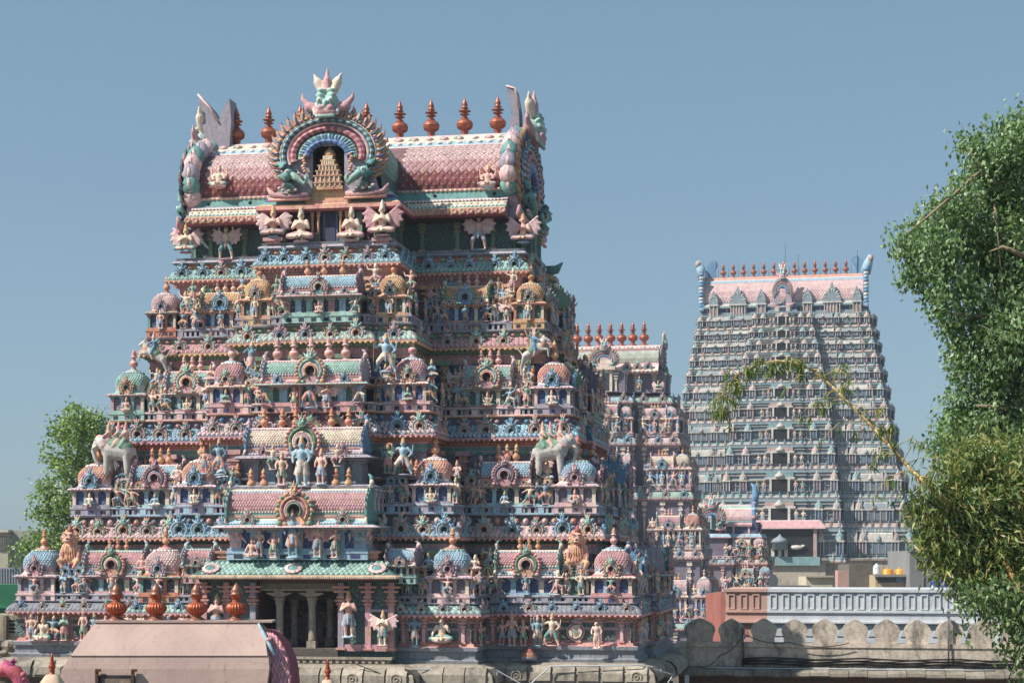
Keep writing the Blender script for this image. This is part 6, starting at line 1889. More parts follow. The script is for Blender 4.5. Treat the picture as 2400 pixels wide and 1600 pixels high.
for s_ in (-1, 1):
    g = G()
    q = [(-3.0, 18.4), (3.0, 18.4), (3.4, 20.2), (2.2, 22.2), (0, 22.8), (-2.2, 22.2), (-3.4, 20.2)]
    extr(g, q[::1], s_ * 6.1, s_ * 6.6, P['blue'], plane='yz')
    tube(g, [(s_ * 6.4, -0.5, 22), (s_ * 6.7, -0.5, 23.5), (s_ * 6.5, -0.5, 25), (s_ * 5.9, -0.5, 25.6)], [0.7, 0.6, 0.4, 0.1], 8, P['blue'])
    for k in range(9):
        a = radians(-30 + 30 * k); ell(g, (s_ * 6.5, 3.2 * cos(a), 19.8 + 2.6 * sin(a)), (0.5, 0.4, 0.4), [P['lblue'], P['pink']][k % 2], 7, 4)
    ob('gable_arch', g, tw3)

# ================================================================== FAR TOWER
R4 = radians(-12)
tw4 = thing('temple_tower', 'farthest and tallest temple tower, greyish, thirteen copper finials, a column of dark doorways', 'temple tower', vroot(1838, 385), R4)
def zf(py, D=385.0):
    return EYE + (HY - py) / F_PX * D
bound = [742, 778, 806, 837, 870, 908, 950, 998, 1051, 1108, 1173, 1240, 1318]
def hwf(py): return 17.9 + (py - 742) * 0.0172
def hdf(py): return 5.2 + (py - 742) * 0.0165
gc = dict(a=L(172, 166, 160), b=L(142, 156, 162), c=L(192, 186, 176), d=L(118, 134, 146), e=L(190, 162, 154), w=L(206, 202, 192), k=L(66, 78, 104), t=L(130, 162, 164))
def mini_kuta(c1, c2, c3, w=1.0, h=1.0, r=0.9):
    g = G()
    box(g, -w * 0.4, w * 0.4, -w * 0.4, w * 0.4, 0, h, gc['k'])
    for x in (-0.42, 0.42):
        for y in (-0.42, 0.42):
            cbox(g, (x * w, y * w, h / 2), (0.14 * w, 0.14 * w, h), c1)
    cbox(g, (0, -0.42 * w, h / 2), (0.1 * w, 0.1 * w, h), c1)
    box(g, -w * 0.6, w * 0.6, -w * 0.6, w * 0.6, h, h + 0.12, c2)
    lathe(g, [(0.62 * w, h + .12), (0.5 * w, h + 0.25 * r), (0.52 * w, h + 0.5 * r), (0.36 * w, h + 0.8 * r), (0.12 * w, h + 0.95 * r), (0.10 * w, h + 1.1 * r), (0.02, h + 1.35 * r)], 8, np.array([c2, c3, c3, c3, c2, c1]), sq=4)
    cbox(g, (0, -0.55 * w, h + 0.35 * r), (0.3 * w, 0.15 * w, 0.35 * r), c2)
    return g
def mini_shala(c1, c2, c3, w=4.0, h=1.0, r=0.9):
    g = G()
    box(g, -w * 0.48, w * 0.48, -0.4, 0.5, 0, h, gc['d'] * 0.8)
    for x in np.linspace(-w * 0.48, w * 0.48, 5):
        cbox(g, (x, -0.42, h / 2), (0.14, 0.16, h), c1)
    box(g, -w * 0.52, w * 0.52, -0.62, 0.5, h, h + 0.12, c2)
    sec = [(-0.6, h + .12), (-0.5, h + 0.45 * r), (-0.3, h + 0.8 * r), (0.2, h + 0.95 * r), (0.5, h + .6 * r)]
    n = len(sec); A = np.array([(-w / 2, y, z) for y, z in sec]); B = np.array([(w / 2, y, z) for y, z in sec]); j = np.arange(n - 1)
    g.add(np.concatenate([A, B]), np.stack([j, j + n, j + n + 1, j + 1], -1), np.array([c3, c3, c2, c2])); g.more([np.arange(n)[::-1]], c1); g.more([np.arange(n) + n], c1)
    for x in (-w * 0.5, w * 0.5):
        cbox(g, (x, -0.1, h + 0.6 * r), (0.16, 1.0, 1.1 * r), c2)
    lathe(g, [(0.34, 0), (0.36, 0.15), (0.2, 0.35), (0.02, 0.5)], 6, c1, (0, -0.62, h + 0.15 * r))
    for x in (-0.5, 0, 0.5):
        lathe(g, [(0.1, 0), (0.12, 0.12), (0.02, 0.4)], 5, c2, (x, 0, h + 0.9 * r))
    return g
mk_m = [mini_kuta(gc['c'], gc['w'], gc['e']).mesh('small_shrine'), mini_kuta(gc['e'], gc['c'], gc['a']).mesh('small_shrine'), mini_kuta(gc['b'], gc['w'], gc['t']).mesh('small_shrine')]
ms_m = [mini_shala(gc['c'], gc['w'], gc['a']).mesh('small_hall'), mini_shala(gc['e'], gc['c'], gc['b']).mesh('small_hall'), mini_shala(gc['b'], gc['w'], gc['c']).mesh('small_hall')]
for i in range(12):
    ya, yb = bound[i], bound[i + 1]
    hw, hd = hwf(ya * 0.35 + yb * 0.65), hdf(ya * 0.35 + yb * 0.65)
    z0, z1 = zf(yb), zf(ya); H = z1 - z0
    cw = 3.3 + 0.34 * i
    by_ = -hd - 2.4 - 0.14 * i
    F = steps([(hw, -hd), (hw * 0.62, -hd - 0.5), (cw * 1.9, by_), (cw * 0.9, by_ - 0.5)], [(hd * 0.4, hw + 0.8)])
    g = G()
    cs = [gc['d'], gc['a'], gc['e'], gc['b']][i % 4]
    mold(g, F, [(-0.6, z0), (-0.6, z0 + H + 0.1)], [gc['d'] * 0.95] * 2, ST)
    mold(g, F, [(-0.65, z0 - 0.02 * H), (0.12, z0), (0.18, z0 + 0.04 * H), (0.10, z0 + 0.09 * H), (-0.1, z0 + 0.17 * H), (-0.15, z0 + 0.20 * H), (0.05, z0 + 0.21 * H), (0.05, z0 + 0.25 * H), (-0.65, z0 + 0.255 * H)],
         [gc['w'], gc['e'], gc['c'], gc['t'] if i % 2 else gc['e'], gc['k'], gc['w'], gc['b'], gc['b'], gc['b']])
    mold(g, F, [(-0.65, z0 + 0.60 * H), (-0.05, z0 + 0.61 * H), (0.0, z0 + 0.645 * H), (-0.3, z0 + 0.67 * H), (-0.65, z0 + 0.675 * H)], [gc['w'], gc['c'], cs, gc['w'], gc['w']])
    mold(g, F, [(-0.65, z0 + 0.78 * H), (-0.3, z0 + 0.79 * H), (-0.3, z0 + 0.82 * H), (-0.65, z0 + 0.83 * H)], [gc['b'], gc['a'], gc['c'], gc['c']])
    mold(g, F, [(-0.65, z0 + 0.88 * H), (-0.2, z0 + 0.89 * H), (-0.2, z0 + 0.94 * H), (-0.65, z0 + 0.95 * H)], [gc['b'], gc['t'], gc['e'], gc['a']])
    mold(g, F, [(-0.65, z0 + 0.42 * H), (-0.38, z0 + 0.425 * H), (-0.38, z0 + 0.45 * H), (-0.65, z0 + 0.455 * H)], [gc['b'], gc['b'], gc['c'], gc['b']])
    po = G(); cbox(po, (0, 0, 0), (0.16, 0.24, H * 0.36), gc['c'])
    p_, a_, _ = along(F, -0.45, 1.15 + 0.05 * i, 'fr')
    g.putn(po, np.c_[p_, np.full(len(p_), z0 + 0.43 * H)], a_, 1.0, np.array([gc['c'], gc['e'], gc['w'], gc['t']])[np.arange(len(p_)) % 4])
    po = G(); cbox(po, (0, 0, 0), (0.42, 0.12, 0.13 * H), gc['w']); ell(po, (0, -0.05, 0.06 * H), (0.14, 0.1, 0.1 * H), gc['e'], 5, 3)
    p_, a_, _ = along(F, 0.22, 1.7, 'fr')
    g.putn(po, np.c_[p_, np.full(len(p_), z0 + 0.11 * H)], a_, 1.0, np.array([gc['t'], gc['e'], gc['w'], gc['b'], gc['a']])[np.arange(len(p_)) % 5])
    ob('storey', g, tw4, kind='stuff')
    zs_ = z0 + 0.26 * H; sz = H * 0.335
    for s_ in (-1, 1):
        for q, (fx, yy) in enumerate([(0.965, -hd), (0.86, -hd), (0.62, -hd - 0.5), (cw * 1.75 / hw, by_), (cw * 1.2 / hw, by_)]):
            o = ob('small_shrine', mk_m[(q + i) % 3], tw4, (s_ * hw * fx, yy + 0.25, zs_), 0, (1.15 + 0.04 * i, 1.1, sz))
        w4 = hw * 0.20 / 4.0
        for q, fx in enumerate((0.74,)):
            ob('small_hall', ms_m[(i + q) % 3], tw4, (s_ * hw * fx, -hd + 0.2, zs_), 0, (w4, 1.0, sz))
        xa = (0.58 * hw + cw * 1.95) / 2; wx = (0.58 * hw - cw * 1.95)
        ob('small_hall', ms_m[(i + 1) % 3], tw4, (s_ * xa, -hd - 0.35, zs_), 0, (max(wx, 1) / 4.3, 1.0, sz))
        ob('small_shrine', mk_m[i % 3], tw4, (hw + 0.1, s_ * hd * 0.75, zs_), pi / 2, (1.1, 1.1, sz))
        ob('small_shrine', mk_m[(i + 1) % 3], tw4, (hw + 0.9, s_ * hd * 0.32, zs_), pi / 2, (1.1, 1.1, sz))
        ob('statue', fmesh('stand', 0 if i % 2 else 7), tw4, (s_ * (cw * 0.52), by_ - 0.9, zs_), 0, H * 0.34)
        ob('statue', fmesh('akimbo', 3 if i % 2 else 1), tw4, (s_ * (cw * 0.74), by_ - 0.8, zs_), 0, H * 0.32)
    if i < 11:      # solid block blackened for the shade in the storey's doorway; small pediment
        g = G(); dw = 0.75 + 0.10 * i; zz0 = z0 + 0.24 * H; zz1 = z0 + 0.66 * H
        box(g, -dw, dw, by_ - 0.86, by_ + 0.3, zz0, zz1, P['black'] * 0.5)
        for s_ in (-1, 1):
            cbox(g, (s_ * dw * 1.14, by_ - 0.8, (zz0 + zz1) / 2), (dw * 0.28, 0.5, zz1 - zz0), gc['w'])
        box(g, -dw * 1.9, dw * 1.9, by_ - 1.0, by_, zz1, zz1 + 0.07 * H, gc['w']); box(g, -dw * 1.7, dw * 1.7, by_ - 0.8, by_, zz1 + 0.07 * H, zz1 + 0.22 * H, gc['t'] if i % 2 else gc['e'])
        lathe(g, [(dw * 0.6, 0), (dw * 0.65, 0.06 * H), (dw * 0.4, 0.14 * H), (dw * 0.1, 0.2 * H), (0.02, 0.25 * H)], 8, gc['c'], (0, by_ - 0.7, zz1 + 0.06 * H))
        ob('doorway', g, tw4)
    else:
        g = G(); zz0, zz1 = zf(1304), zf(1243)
        box(g, -7.2, 7.2, by_ - 1.2, by_ + 0.3, zz0, zz1, P['black'] * 0.9)  # closed front, painted black for the darkness inside the gateway
        for s_ in (-1, 1):
            cbox(g, (s_ * 7.4, by_ - 1.2, (zz0 + zz1) / 2), (0.7, 0.8, zz1 - zz0), gc['e'])
        PRr = np.array([(-8.4, by_ - 1.0), (8.4, by_ - 1.0), (8.4, by_ + 0.3), (-8.4, by_ + 0.3)])
        mold(g, PRr, [(-0.2, zz1), (1.2, zz1 + 0.1), (1.2, zz1 + 0.4), (0.1, zz1 + 1.7), (0, zz1 + 1.9)], [gc['w'], P['lpink'], P['pink'], P['lpink'], gc['w']])
        box(g, -8.4, 8.4, by_ - 1.6, by_, zz0 - 1.8, zz0, gc['t'])
        # small domed shrine and a bull standing before the blackened front
        lathe(g, [(1.7, 0), (1.6, 1.5), (1.9, 1.6), (1.4, 2.2), (0.4, 2.8), (0.05, 3.3)], 10, gc['b'], (0.2, by_ - 1.5, zz0 + 1.4))
        for x in (-1.2, 0.2, 1.5):
            cbox(g, (x, by_ - 1.6, zz0 + 0.8), (0.7, 0.3, 1.6), gc['w'])
        ell(g, (3.6, by_ - 1.6, zz0 + 1.9), (1.4, 0.4, 0.5), gc['w'], 8, 5); ell(g, (5.0, by_ - 1.6, zz0 + 2.2), (0.5, 0.3, 0.3), gc['w'], 6, 4)
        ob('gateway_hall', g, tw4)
# stone base of the far tower
g = G(); F = steps([(29.5, -17), (9.5, -19)], [(6, 30)]); mold(g, F, [(0, 0), (0, 12.4), (0.5, 12.5), (0.5, 12.9), (-0.5, 13.0)], [P['stone'] * 1.5, P['stone'] * 1.6, P['stone'], P['stone'] * 1.5, P['stone']], SN)
ob('stone_base', g, tw4)
# roof
z_e, z_r = zf(727), zf(646)
NF4 = steps([(17.2, -4.2), (2.6, -6.0)], [(2, 17.8)])
g = G(); mold(g, NF4, [(0, zf(745)), (0, z_e + 0.5)], [P['dblue'] * 1.2] * 2); mold(g, NF4, [(0.02, zf(745)), (0.5, zf(744)), (0.5, zf(736)), (0, zf(735))], [gc['w'], gc['b'], gc['b'], gc['w']])
po = G(); cbox(po, (0, 0, 0), (0.3, 0.3, 2.2), gc['c']); p_, a_, _ = along(NF4, 0.1, 2.0, 'fr'); g.putn(po, np.c_[p_, np.full(len(p_), zf(737))], a_)
ob('neck_wall', g, tw4, kind='stuff')
dz = z_r - z_e
s4 = [(-4, z_e), (-5.2, z_e + 0.1), (-5.2, z_e + 0.5), (-4.6, z_e + 1.0), (-4.2, z_e + 1.3), (-4.25, z_e + 0.33 * dz), (-4.0, z_e + 0.5 * dz), (-3.4, z_e + 0.66 * dz), (-2.7, z_e + 0.78 * dz), (-2.5, z_e + 0.85 * dz), (-1.6, z_e + 0.88 * dz), (-1.3, z_e + 0.97 * dz), (0, z_e + dz)]
barrel(tw4, 17.2, s4, [gc['b'], gc['t'], gc['c'], gc['t'], P['pink'] * 0.7, P['pink'] * 0.75, P['pink'] * 0.75, P['pink'] * 0.75, P['lblue'], P['white'], P['salmon'], P['mint']], P['blue'], (4, 9, 58, 6), P['lpink'])
for k in range(13):
    ob('copper_finial', COPPER, tw4, ((k - 6) * 2.2, 0, z_r - 0.1), k, 3.3)
    if k < 12:
        pass
g = G()
for k in range(14):
    x = (k - 6.5) * 2.2
    tube(g, [(x, 0.2, z_r - 0.2), (x, 0.2, z_r + 2.0)], 0.05, 4, P['dgrey'])
for x, zt_ in ((0.2, 7), (3.0, 4.5), (-14.9, 4), (15.6, 5)):
    tube(g, [(x, 0.2, z_r - 0.2), (x, 0.2, z_r + zt_)], 0.07, 4, P['dgrey'])
ob('lightning_rods', g, tw4, kind='stuff')
for x, w_, hh in ((-14.8, 1.6, 5.4), (-9.6, 3.0, 6.3), (-4.6, 1.7, 5.5), (5.2, 1.7, 5.5), (10.4, 3.2, 6.6), (15.6, 1.6, 5.6)):
    g = G(); zb = zf(745); hb = z_e + 0.6 - zb
    box(g, -w_ / 2 * 0.8, w_ / 2 * 0.8, -0.3, 0.4, 0, hb, gc['e'] * 0.7)
    for xx in np.linspace(-w_ / 2, w_ / 2, 3 if w_ < 2 else 6):
        cbox(g, (xx, -0.35, hb / 2), (0.2, 0.2, hb), gc['c'])
    box(g, -w_ * 0.62, w_ * 0.62, -0.6, 0.4, hb, hb + 0.3, gc['w'])
    extr(g, [(-w_ * 0.56, hb + 0.3), (w_ * 0.56, hb + 0.3), (w_ * 0.6, hb + 1.2), (w_ * 0.42, hb + 2.0), (w_ * 0.2, hb + 2.6), (0, hh + 0.3), (-w_ * 0.2, hb + 2.6), (-w_ * 0.42, hb + 2.0), (-w_ * 0.6, hb + 1.2)], -0.5, 0.5, gc['b'])
    petals(g, 0, hb + 1.2, w_ * 0.35, w_ * 0.62, 0.4, -0.5, 0.15, -10, 190, 9, [gc['c'], gc['t']])
    ob('dormer', g, tw4, (x, -4.9, zb))
o = ob('great_arch', AGm, tw4, (0, -6.4, zf(728)), 0, (0.85, 1, 1.5)); ob('crowned_face', bpy.data.meshes['face'], o, (0, -0.15, 4.0), 0, (1.8, 1.5, 1.5))
g = G(); box(g, -1.6, 1.6, -6.9, -5, zf(748), zf(727), gc['c']); box(g, -0.7, 0.7, -6.95, -5, zf(748), zf(730), P['navy']); ob('doorway', g, tw4)
for s_ in (-1, 1):
    g = G()
    extr(g, [(-5.4, z_e - 0.3), (5.4, z_e - 0.3), (4.8, z_e + 0.3 * dz), (4.6, z_e + 0.7 * dz), (3.2, z_r + 0.8), (0, z_r + 1.8), (-3.2, z_r + 0.8), (-4.6, z_e + 0.7 * dz), (-4.8, z_e + 0.3 * dz)], s_ * 16.9, s_ * 17.9, P['blue'] * 0.9, plane='yz')
    for k in range(11):
        zz = z_e + dz * k / 10.0; ell(g, (s_ * 17.5, -4.9 + 0.02 * k, zz), (0.62, 0.5, 0.42), [gc['w'], P['blue'], P['lblue']][k % 3], 7, 4)
    tube(g, [(s_ * 17.3, -2.5, z_r - 0.5), (s_ * 17.9, -2.5, z_r + 1.6), (s_ * 18.5, -2.5, z_r + 3.4)], [1.1, 1.0, 0.5], 8, P['lblue']); ell(g, (s_ * 18.4, -2.8, z_r + 2.6), (0.7, 0.7, 0.8), gc['e'], 8, 5)
    extr(g, [(s_ * 17.0, z_r - 0.3), (s_ * 15.0, z_r - 0.3), (s_ * 15.3, z_r + 1.5), (s_ * 14.3, z_r + 2.8), (s_ * 14.5, z_r + 3.4), (s_ * 15.6, z_r + 3.9), (s_ * 16.8, z_r + 2.8)][::(1 if s_ < 0 else -1)], 0.3, 1.0, P['blue'])
    ob('gable_arch', g, tw4)
# ================================================================== BOUNDARY WALL (same axes as the main tower)
def tl(x, y, z=0.0):
    c, s = cos(ROT), sin(ROT)
    return np.array([TO[0] + x * c - y * s, TO[1] + x * s + y * c, z])
wallo = thing('boundary_wall', 'weathered stone boundary wall with a row of pointed onion-shaped merlons on top', 'wall', tl(16, 2.0), ROT)
WL = 34.0
SCv = L(206, 190, 172)
g = G()
box(g, 0, WL, -0.2, 1.0, 0, 7.3, P['brown'] * 0.9, SN); ob('wall_base', g, wallo)
g = G()
secw = [(-0.2, 7.0), (-0.85, 7.02), (-0.95, 7.1), (-0.92, 7.25), (-0.6, 7.36), (-0.25, 7.48), (-0.12, 7.5), (0.9, 7.51)]
n = len(secw); nseg = 36
for k in range(nseg):
    x0 = k * WL / nseg + 0.012; x1 = (k + 1) * WL / nseg - 0.012; dz_ = 0.012 * ((k * 7) % 5 - 2)
    A = np.array([(x0, y, z + dz_) for y, z in secw]); B = np.array([(x1, y, z + dz_) for y, z in secw]); j = np.arange(n - 1)
    q = G(); q.add(np.concatenate([A, B]), np.stack([j, j + n, j + n + 1, j + 1], -1), P['stone'] * (0.8 + 0.09 * ((k * 5) % 4)), SA); q.more([np.arange(n)[::-1] + n], P['dstone'], SA); q.more([np.arange(n)], P['dstone'], SA)
    ob('coping_stone', q, wallo)
g = G(); box(g, 0, WL, 0.0, 0.75, 7.5, 8.72, SCv, SA); box(g, 0, WL, -0.06, 0.0, 8.5, 8.72, SCv * 1.1, SA); ob('parapet', g, wallo)
ml = []
for a in np.linspace(-40, 90, 14):
    ml.append((0.60 * cos(radians(a)) ** 1.0 if a < 88 else 0.0, 0.62 + 0.50 * sin(radians(a)) + (0.0 if a < 60 else (a - 60) / 30 * 0.10)))
mo = [(0.50, 0), (0.50, 0.22)] + ml[2:]
mo = mo + [(-x, z) for x, z in mo[::-1][1:]]
g = G(); extr(g, mo, -0.25, 0.25, SCv, SA)
g2 = G(); v = g.arr(); 
MRM = []
for q in range(3):
    b_ = G(); b_.put(g); b_.F = [(f, c * [1.0, 0.92, 1.08][q], m, s_) for f, c, m, s_ in b_.F]; MRM.append(b_.mesh('merlon'))
def xw(px, y=2.2):
    return at(px, y) - 16
for k, px in enumerate([1563, 1640, 1714, 1790, 1862, 1933, 2004, 2078, 2150, 2226, 2300, 2376]):
    x = xw(px)
    if 0.4 < x < WL - 0.6:
        o = ob('merlon', MRM[k % 3], wallo, (x, 0.3, 8.7 + (0.02 if k % 2 else 0)), 0, (1.08 if k != 1 else 1.3, 1, 1.0))
for px in (1603, 1680):
    pass
# conduits, cable bundle, lamp posts on the wall
def wire(pts, r, col, mat=PL_, n=5, sag=0.0):
    out = []
    pts = [np.asarray(p, float) for p in pts]
    for a, b in zip(pts[:-1], pts[1:]):
        for t_ in np.linspace(0, 1, 9)[:-1]:
            out.append(a * (1 - t_) + b * t_ - np.array([0, 0, sag * 4 * t_ * (1 - t_)]))
    out.append(pts[-1])
    g = G(); tube(g, out, r, n, col, mat); return g
bun = G()
for k in range(7):
    pts = [tl(16 + xw(1740) + 1.2 * q, 2.0 - 0.16 - 0.03 * (k % 3), 7.62 + 0.05 * k + 0.05 * sin(q * 1.7 + k * 2)) for q in range(22)]
    tube(bun, pts, 0.026 if k % 3 else 0.045, 5, P['black'], PC)
o = ob('cable_bundle', bun, None, kind='stuff', label='thick black cable bundle strapped along the foot of the merlon wall', category='cable')
g = wire([tl(16 + xw(1640), 1.55, 7.46), tl(16 + xw(1760), 1.55, 7.44), tl(16 + xw(2330), 1.55, 7.46)], 0.035, L(190, 196, 200), PC)
ob('conduit_pipe', g, None, label='thin pale conduit running along the coping under the black cables', category='pipe')
for i, (px, za, zb, lab) in enumerate([(1742, 7.5, 9.3, 'short dark cable post standing on the coping near the third merlon'), (2222, 7.4, 10.2, 'tall thin lamp post in front of the merlon wall with a fitting on top')]):
    o = thing('lamp_post' if i else 'cable_post', lab, 'post', tl(16 + xw(px), 1.85, za), ROT)
    g = G(); tube(g, [(0, 0, 0), (0, 0, zb - za)], 0.045, 6, P['dgrey'] * 0.6, PL_); ob('pole', g, o)
    g = G(); cbox(g, (0, 0, zb - za), (0.18, 0.16, 0.3), P['dgrey'], PL_); cbox(g, (0.06, -0.06, zb - za - 0.3), (0.12, 0.12, 0.2), P['grey'], PL_); ob('fitting', g, o)
for i, (pts, lab) in enumerate([
        ([tl(16 + xw(1742), 1.75, 9.1), tl(16 + xw(1690), 1.7, 8.1), tl(16 + xw(1640), 1.2, 7.5)], 'black cable drooping from the short post to the coping on the left'),
        ([tl(16 + xw(1742), 1.75, 9.2), tl(16 + xw(1850), 1.75, 8.75), tl(16 + xw(1990), 1.75, 8.75)], 'thin black cable slung to the right across the merlons')]):
    ob('cable', wire(pts, 0.022, P['black'], PC, 5, 0.22), None, label=lab, category='cable')
ob('white_pipe', wire([tl(at(860, -13.4), -13.4, 7.9), tl(at(900, -13.4), -13.4, 8.12), tl(at(1160, -11.2), -11.2, 8.05), tl(at(1235, -10.9), -10.9, 7.25), tl(at(1290, -10.6), -10.6, 8.18), tl(at(1500, -10.3), -10.3, 8.25), tl(at(1578, -9.0), -9.0, 7.75), tl(at(1545, -9.0), -9.0, 6.8)], 0.032, L(196, 200, 206), PC), None,
   label='bent white pipe laid along the stone eave of the largest tower', category='pipe')
ob('cable', wire([tl(at(830, -13.6), -13.6, 8.4), tl(at(930, -13.6), -13.6, 7.7), tl(at(990, -13.0), -13.0, 7.0)], 0.022, P['black'], PC), None, label='black cable falling across the stone eave right of the porch', category='cable')
o = thing('service_pole', 'white pole with a short arm at the bottom edge before the stone wall', 'pole', tl(at(1610, -3), -3, 0), ROT)
g = G(); box(g, -0.1, 0.1, -0.1, 0.1, 0, 7.35, L(200, 200, 200), PL_); ob('pole', g, o); g = G(); box(g, -0.55, -0.1, -0.05, 0.05, 6.6, 6.75, L(190, 190, 190), PL_); box(g, -0.6, -0.5, -0.06, 0.06, 6.3, 6.95, L(190, 190, 190), PL_); ob('arm', g, o)

# ================================================================== PARAPET BUILDING (grey-blue and salmon)
def bldg_px(name, label, x0, x1, ytop, D, depth, col, mat=PA, cat='building', z0=0.0, ybot=None, parts=None):
    a = W(x0, ytop, D); b = W(x1, ytop, D)
    o = thing(name, label, cat, ((a[0] + b[0]) / 2, D, 0))
    w = (b[0] - a[0]) / 2; zb = 0.0 if ybot is None else W(x0, ybot, D)[2]
    g = G(); box(g, -w, w, 0, depth, zb, a[2], col, mat); ob('wall', g, o)
    return o, w, a[2]
D5 = 106.0
for (x0, x1, col, lab) in [(1700, 1798, L(202, 164, 150), 'salmon parapet building with framed slots, left of the grey-blue one'), (1798, 2345, L(204, 208, 212), 'long grey-blue parapet building with a row of framed slots behind the merlons')]:
    A5 = W(1700, 0, D5)
    def s5(px):
        t5 = (px - CX) / F_PX; return (t5 * D5 - A5[0]) / (cos(ROT) - t5 * sin(ROT))
    sa, sb = s5(x0), s5(x1); w = (sb - sa) / 2; sm_ = (sa + sb) / 2; k_ = D5 / F_PX
    o = thing('parapet_building', lab, 'building', (A5[0] + cos(ROT) * sm_, D5 + sin(ROT) * sm_, 0), ROT)
    g = G(); box(g, -w, w, 0, 9, 0, EYE + (HY - 1380) * k_, col, PA); ob('wall', g, o)
    g = G()
    zc = lambda py: EYE + (HY - py) * k_
    box(g, -w - 0.02, w + 0.02, -0.12, 0, zc(1386), zc(1380) + 0.03, col * 1.05, PA); box(g, -w, w, -0.10, 0, zc(1434), zc(1430), col * 1.1, PA); box(g, -w, w, -0.22, 0, zc(1458), zc(1454), col * 1.15, PA)
    box(g, -w, w, -0.07, 0, zc(1430), zc(1428) , col, PA)
    ob('string_course', g, o)
    fr = G(); a_, b_ = 0.175, zc(1394) - zc(1424)
    for s_ in (-1, 1):
        box(fr, s_ * a_ - 0.035, s_ * a_ + 0.035, -0.07, 0.0, -b_ / 2, b_ / 2, col * 1.12, PA)
    box(fr, -a_ - 0.035, a_ + 0.035, -0.071, 0, b_ / 2, b_ / 2 + 0.07, col * 1.12, PA); box(fr, -a_ - 0.035, a_ + 0.035, -0.071, 0, -b_ / 2 - 0.07, -b_ / 2, col * 1.12, PA)
    fm = fr.mesh('slot_frame'); n_ = int(2 * w / 0.715)
    for q in range(n_):
        ob('slot_frame', fm, o, (-w + 0.36 + q * (2 * w - 0.3) / n_, 0.002, zc(1409)))
    dr = G(); extr(dr, [(-0.5, 0), (0.5, 0), (0.36, 0.35), (0, 0.62), (-0.36, 0.35)], -0.03, 0.03, col * 0.9 if x0 > 1750 else L(196, 130, 110), PA)
    dm = dr.mesh('arch_panel')
    for q in range(int(2 * w / 1.84)):
        ob('arch_panel', dm, o, (-w + 0.9 + q * 1.84, -0.02, zc(1488)))
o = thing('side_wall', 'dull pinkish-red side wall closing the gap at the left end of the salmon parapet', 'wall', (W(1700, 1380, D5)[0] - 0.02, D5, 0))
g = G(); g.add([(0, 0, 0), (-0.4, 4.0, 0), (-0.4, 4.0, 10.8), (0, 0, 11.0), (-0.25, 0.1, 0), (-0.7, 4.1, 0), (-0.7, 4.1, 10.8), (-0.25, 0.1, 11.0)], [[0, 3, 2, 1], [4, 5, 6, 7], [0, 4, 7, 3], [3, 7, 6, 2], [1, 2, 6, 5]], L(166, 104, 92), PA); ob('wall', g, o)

# ================================================================== HOUSES BEHIND
def extras(o, items):
    for nm, gg in items:
        ob(nm, gg, o)
def pbox(x0, x1, y0, y1, D, xc, dy0, dy1, col, mat=PA):
    g = G(); a = W(x0, y1, D); b = W(x1, y0, D); box(g, a[0] - xc, b[0] - xc, dy0, dy1, a[2], b[2], col, mat); return g
H_ = [
    ('grey_house', 'grey concrete house with two small dark windows beside the big tree', 2132, 2300, 1290, 170, 10, L(140, 140, 140)),
    ('mottled_block', 'mould-stained concrete stair block between pink pillar and water tanks', 1990, 2052, 1322, 175, 6, L(120, 114, 104)),
    ('beige_house', 'low beige house carrying the orange water tanks', 2052, 2134, 1347, 172, 8, L(190, 170, 138)),
    ('cream_block', 'small cream plastered box building below the far tower', 1890, 1951, 1351, 178, 5, L(206, 196, 170)),
    ('pink_pillar', 'narrow pink chimney-like pillar next to the stained block', 1964, 1989, 1336, 168, 1.5, L(204, 164, 150)),
    ('low_shed', 'low grey rooftop parapet left of the cream box', 1808, 1900, 1372, 165, 4, L(112, 108, 104)),
]
hs = {}
for nm, lab, x0, x1, yt, D, dp, col in H_:
    o, w, zt_ = bldg_px(nm, lab, x0, x1, yt, D, dp, col, SA if nm in ('mottled_block', 'low_shed') else PA)
    hs[nm] = (o, W((x0 + x1) / 2, 0, D)[0], D)
o, xc, D = hs['grey_house']
for x in (2148, 2190):
    w_ = ob('window', pbox(x - 1.5, x + 19.5, 1310.5, 1334.5, D, xc, -0.06, -0.002, L(170, 170, 168)), o); ob('pane', pbox(x, x + 18, 1312, 1333, D, xc, -0.09, -0.061, P['black']), w_)
ob('rain_pipe', pbox(2164, 2165.2, 1290, 1385, D, xc, -0.1, 0, P['dgrey']), o)
ob('string_course', pbox(2130, 2302, 1288, 1292, D, xc, -0.3, 0.0, L(150, 150, 150)), o)
o, xc, D = hs['beige_house']
ob('roof_slab', pbox(2048, 2136, 1345, 1351, D, xc, -0.6, 0.2, L(150, 146, 140)), o); ob('opening', pbox(2056, 2108, 1352, 1364, D, xc, -0.05, -0.002, L(96, 104, 112)), o); ob('blue_sheet', pbox(2100, 2124, 1352, 1364, D, xc, -0.1, -0.055, L(124, 152, 180)), o)
o, xc, D = hs['cream_block']
ob('roof_slab', pbox(1888, 1953, 1348, 1352, D, xc, -0.3, 0.2, L(190, 180, 160)), o)
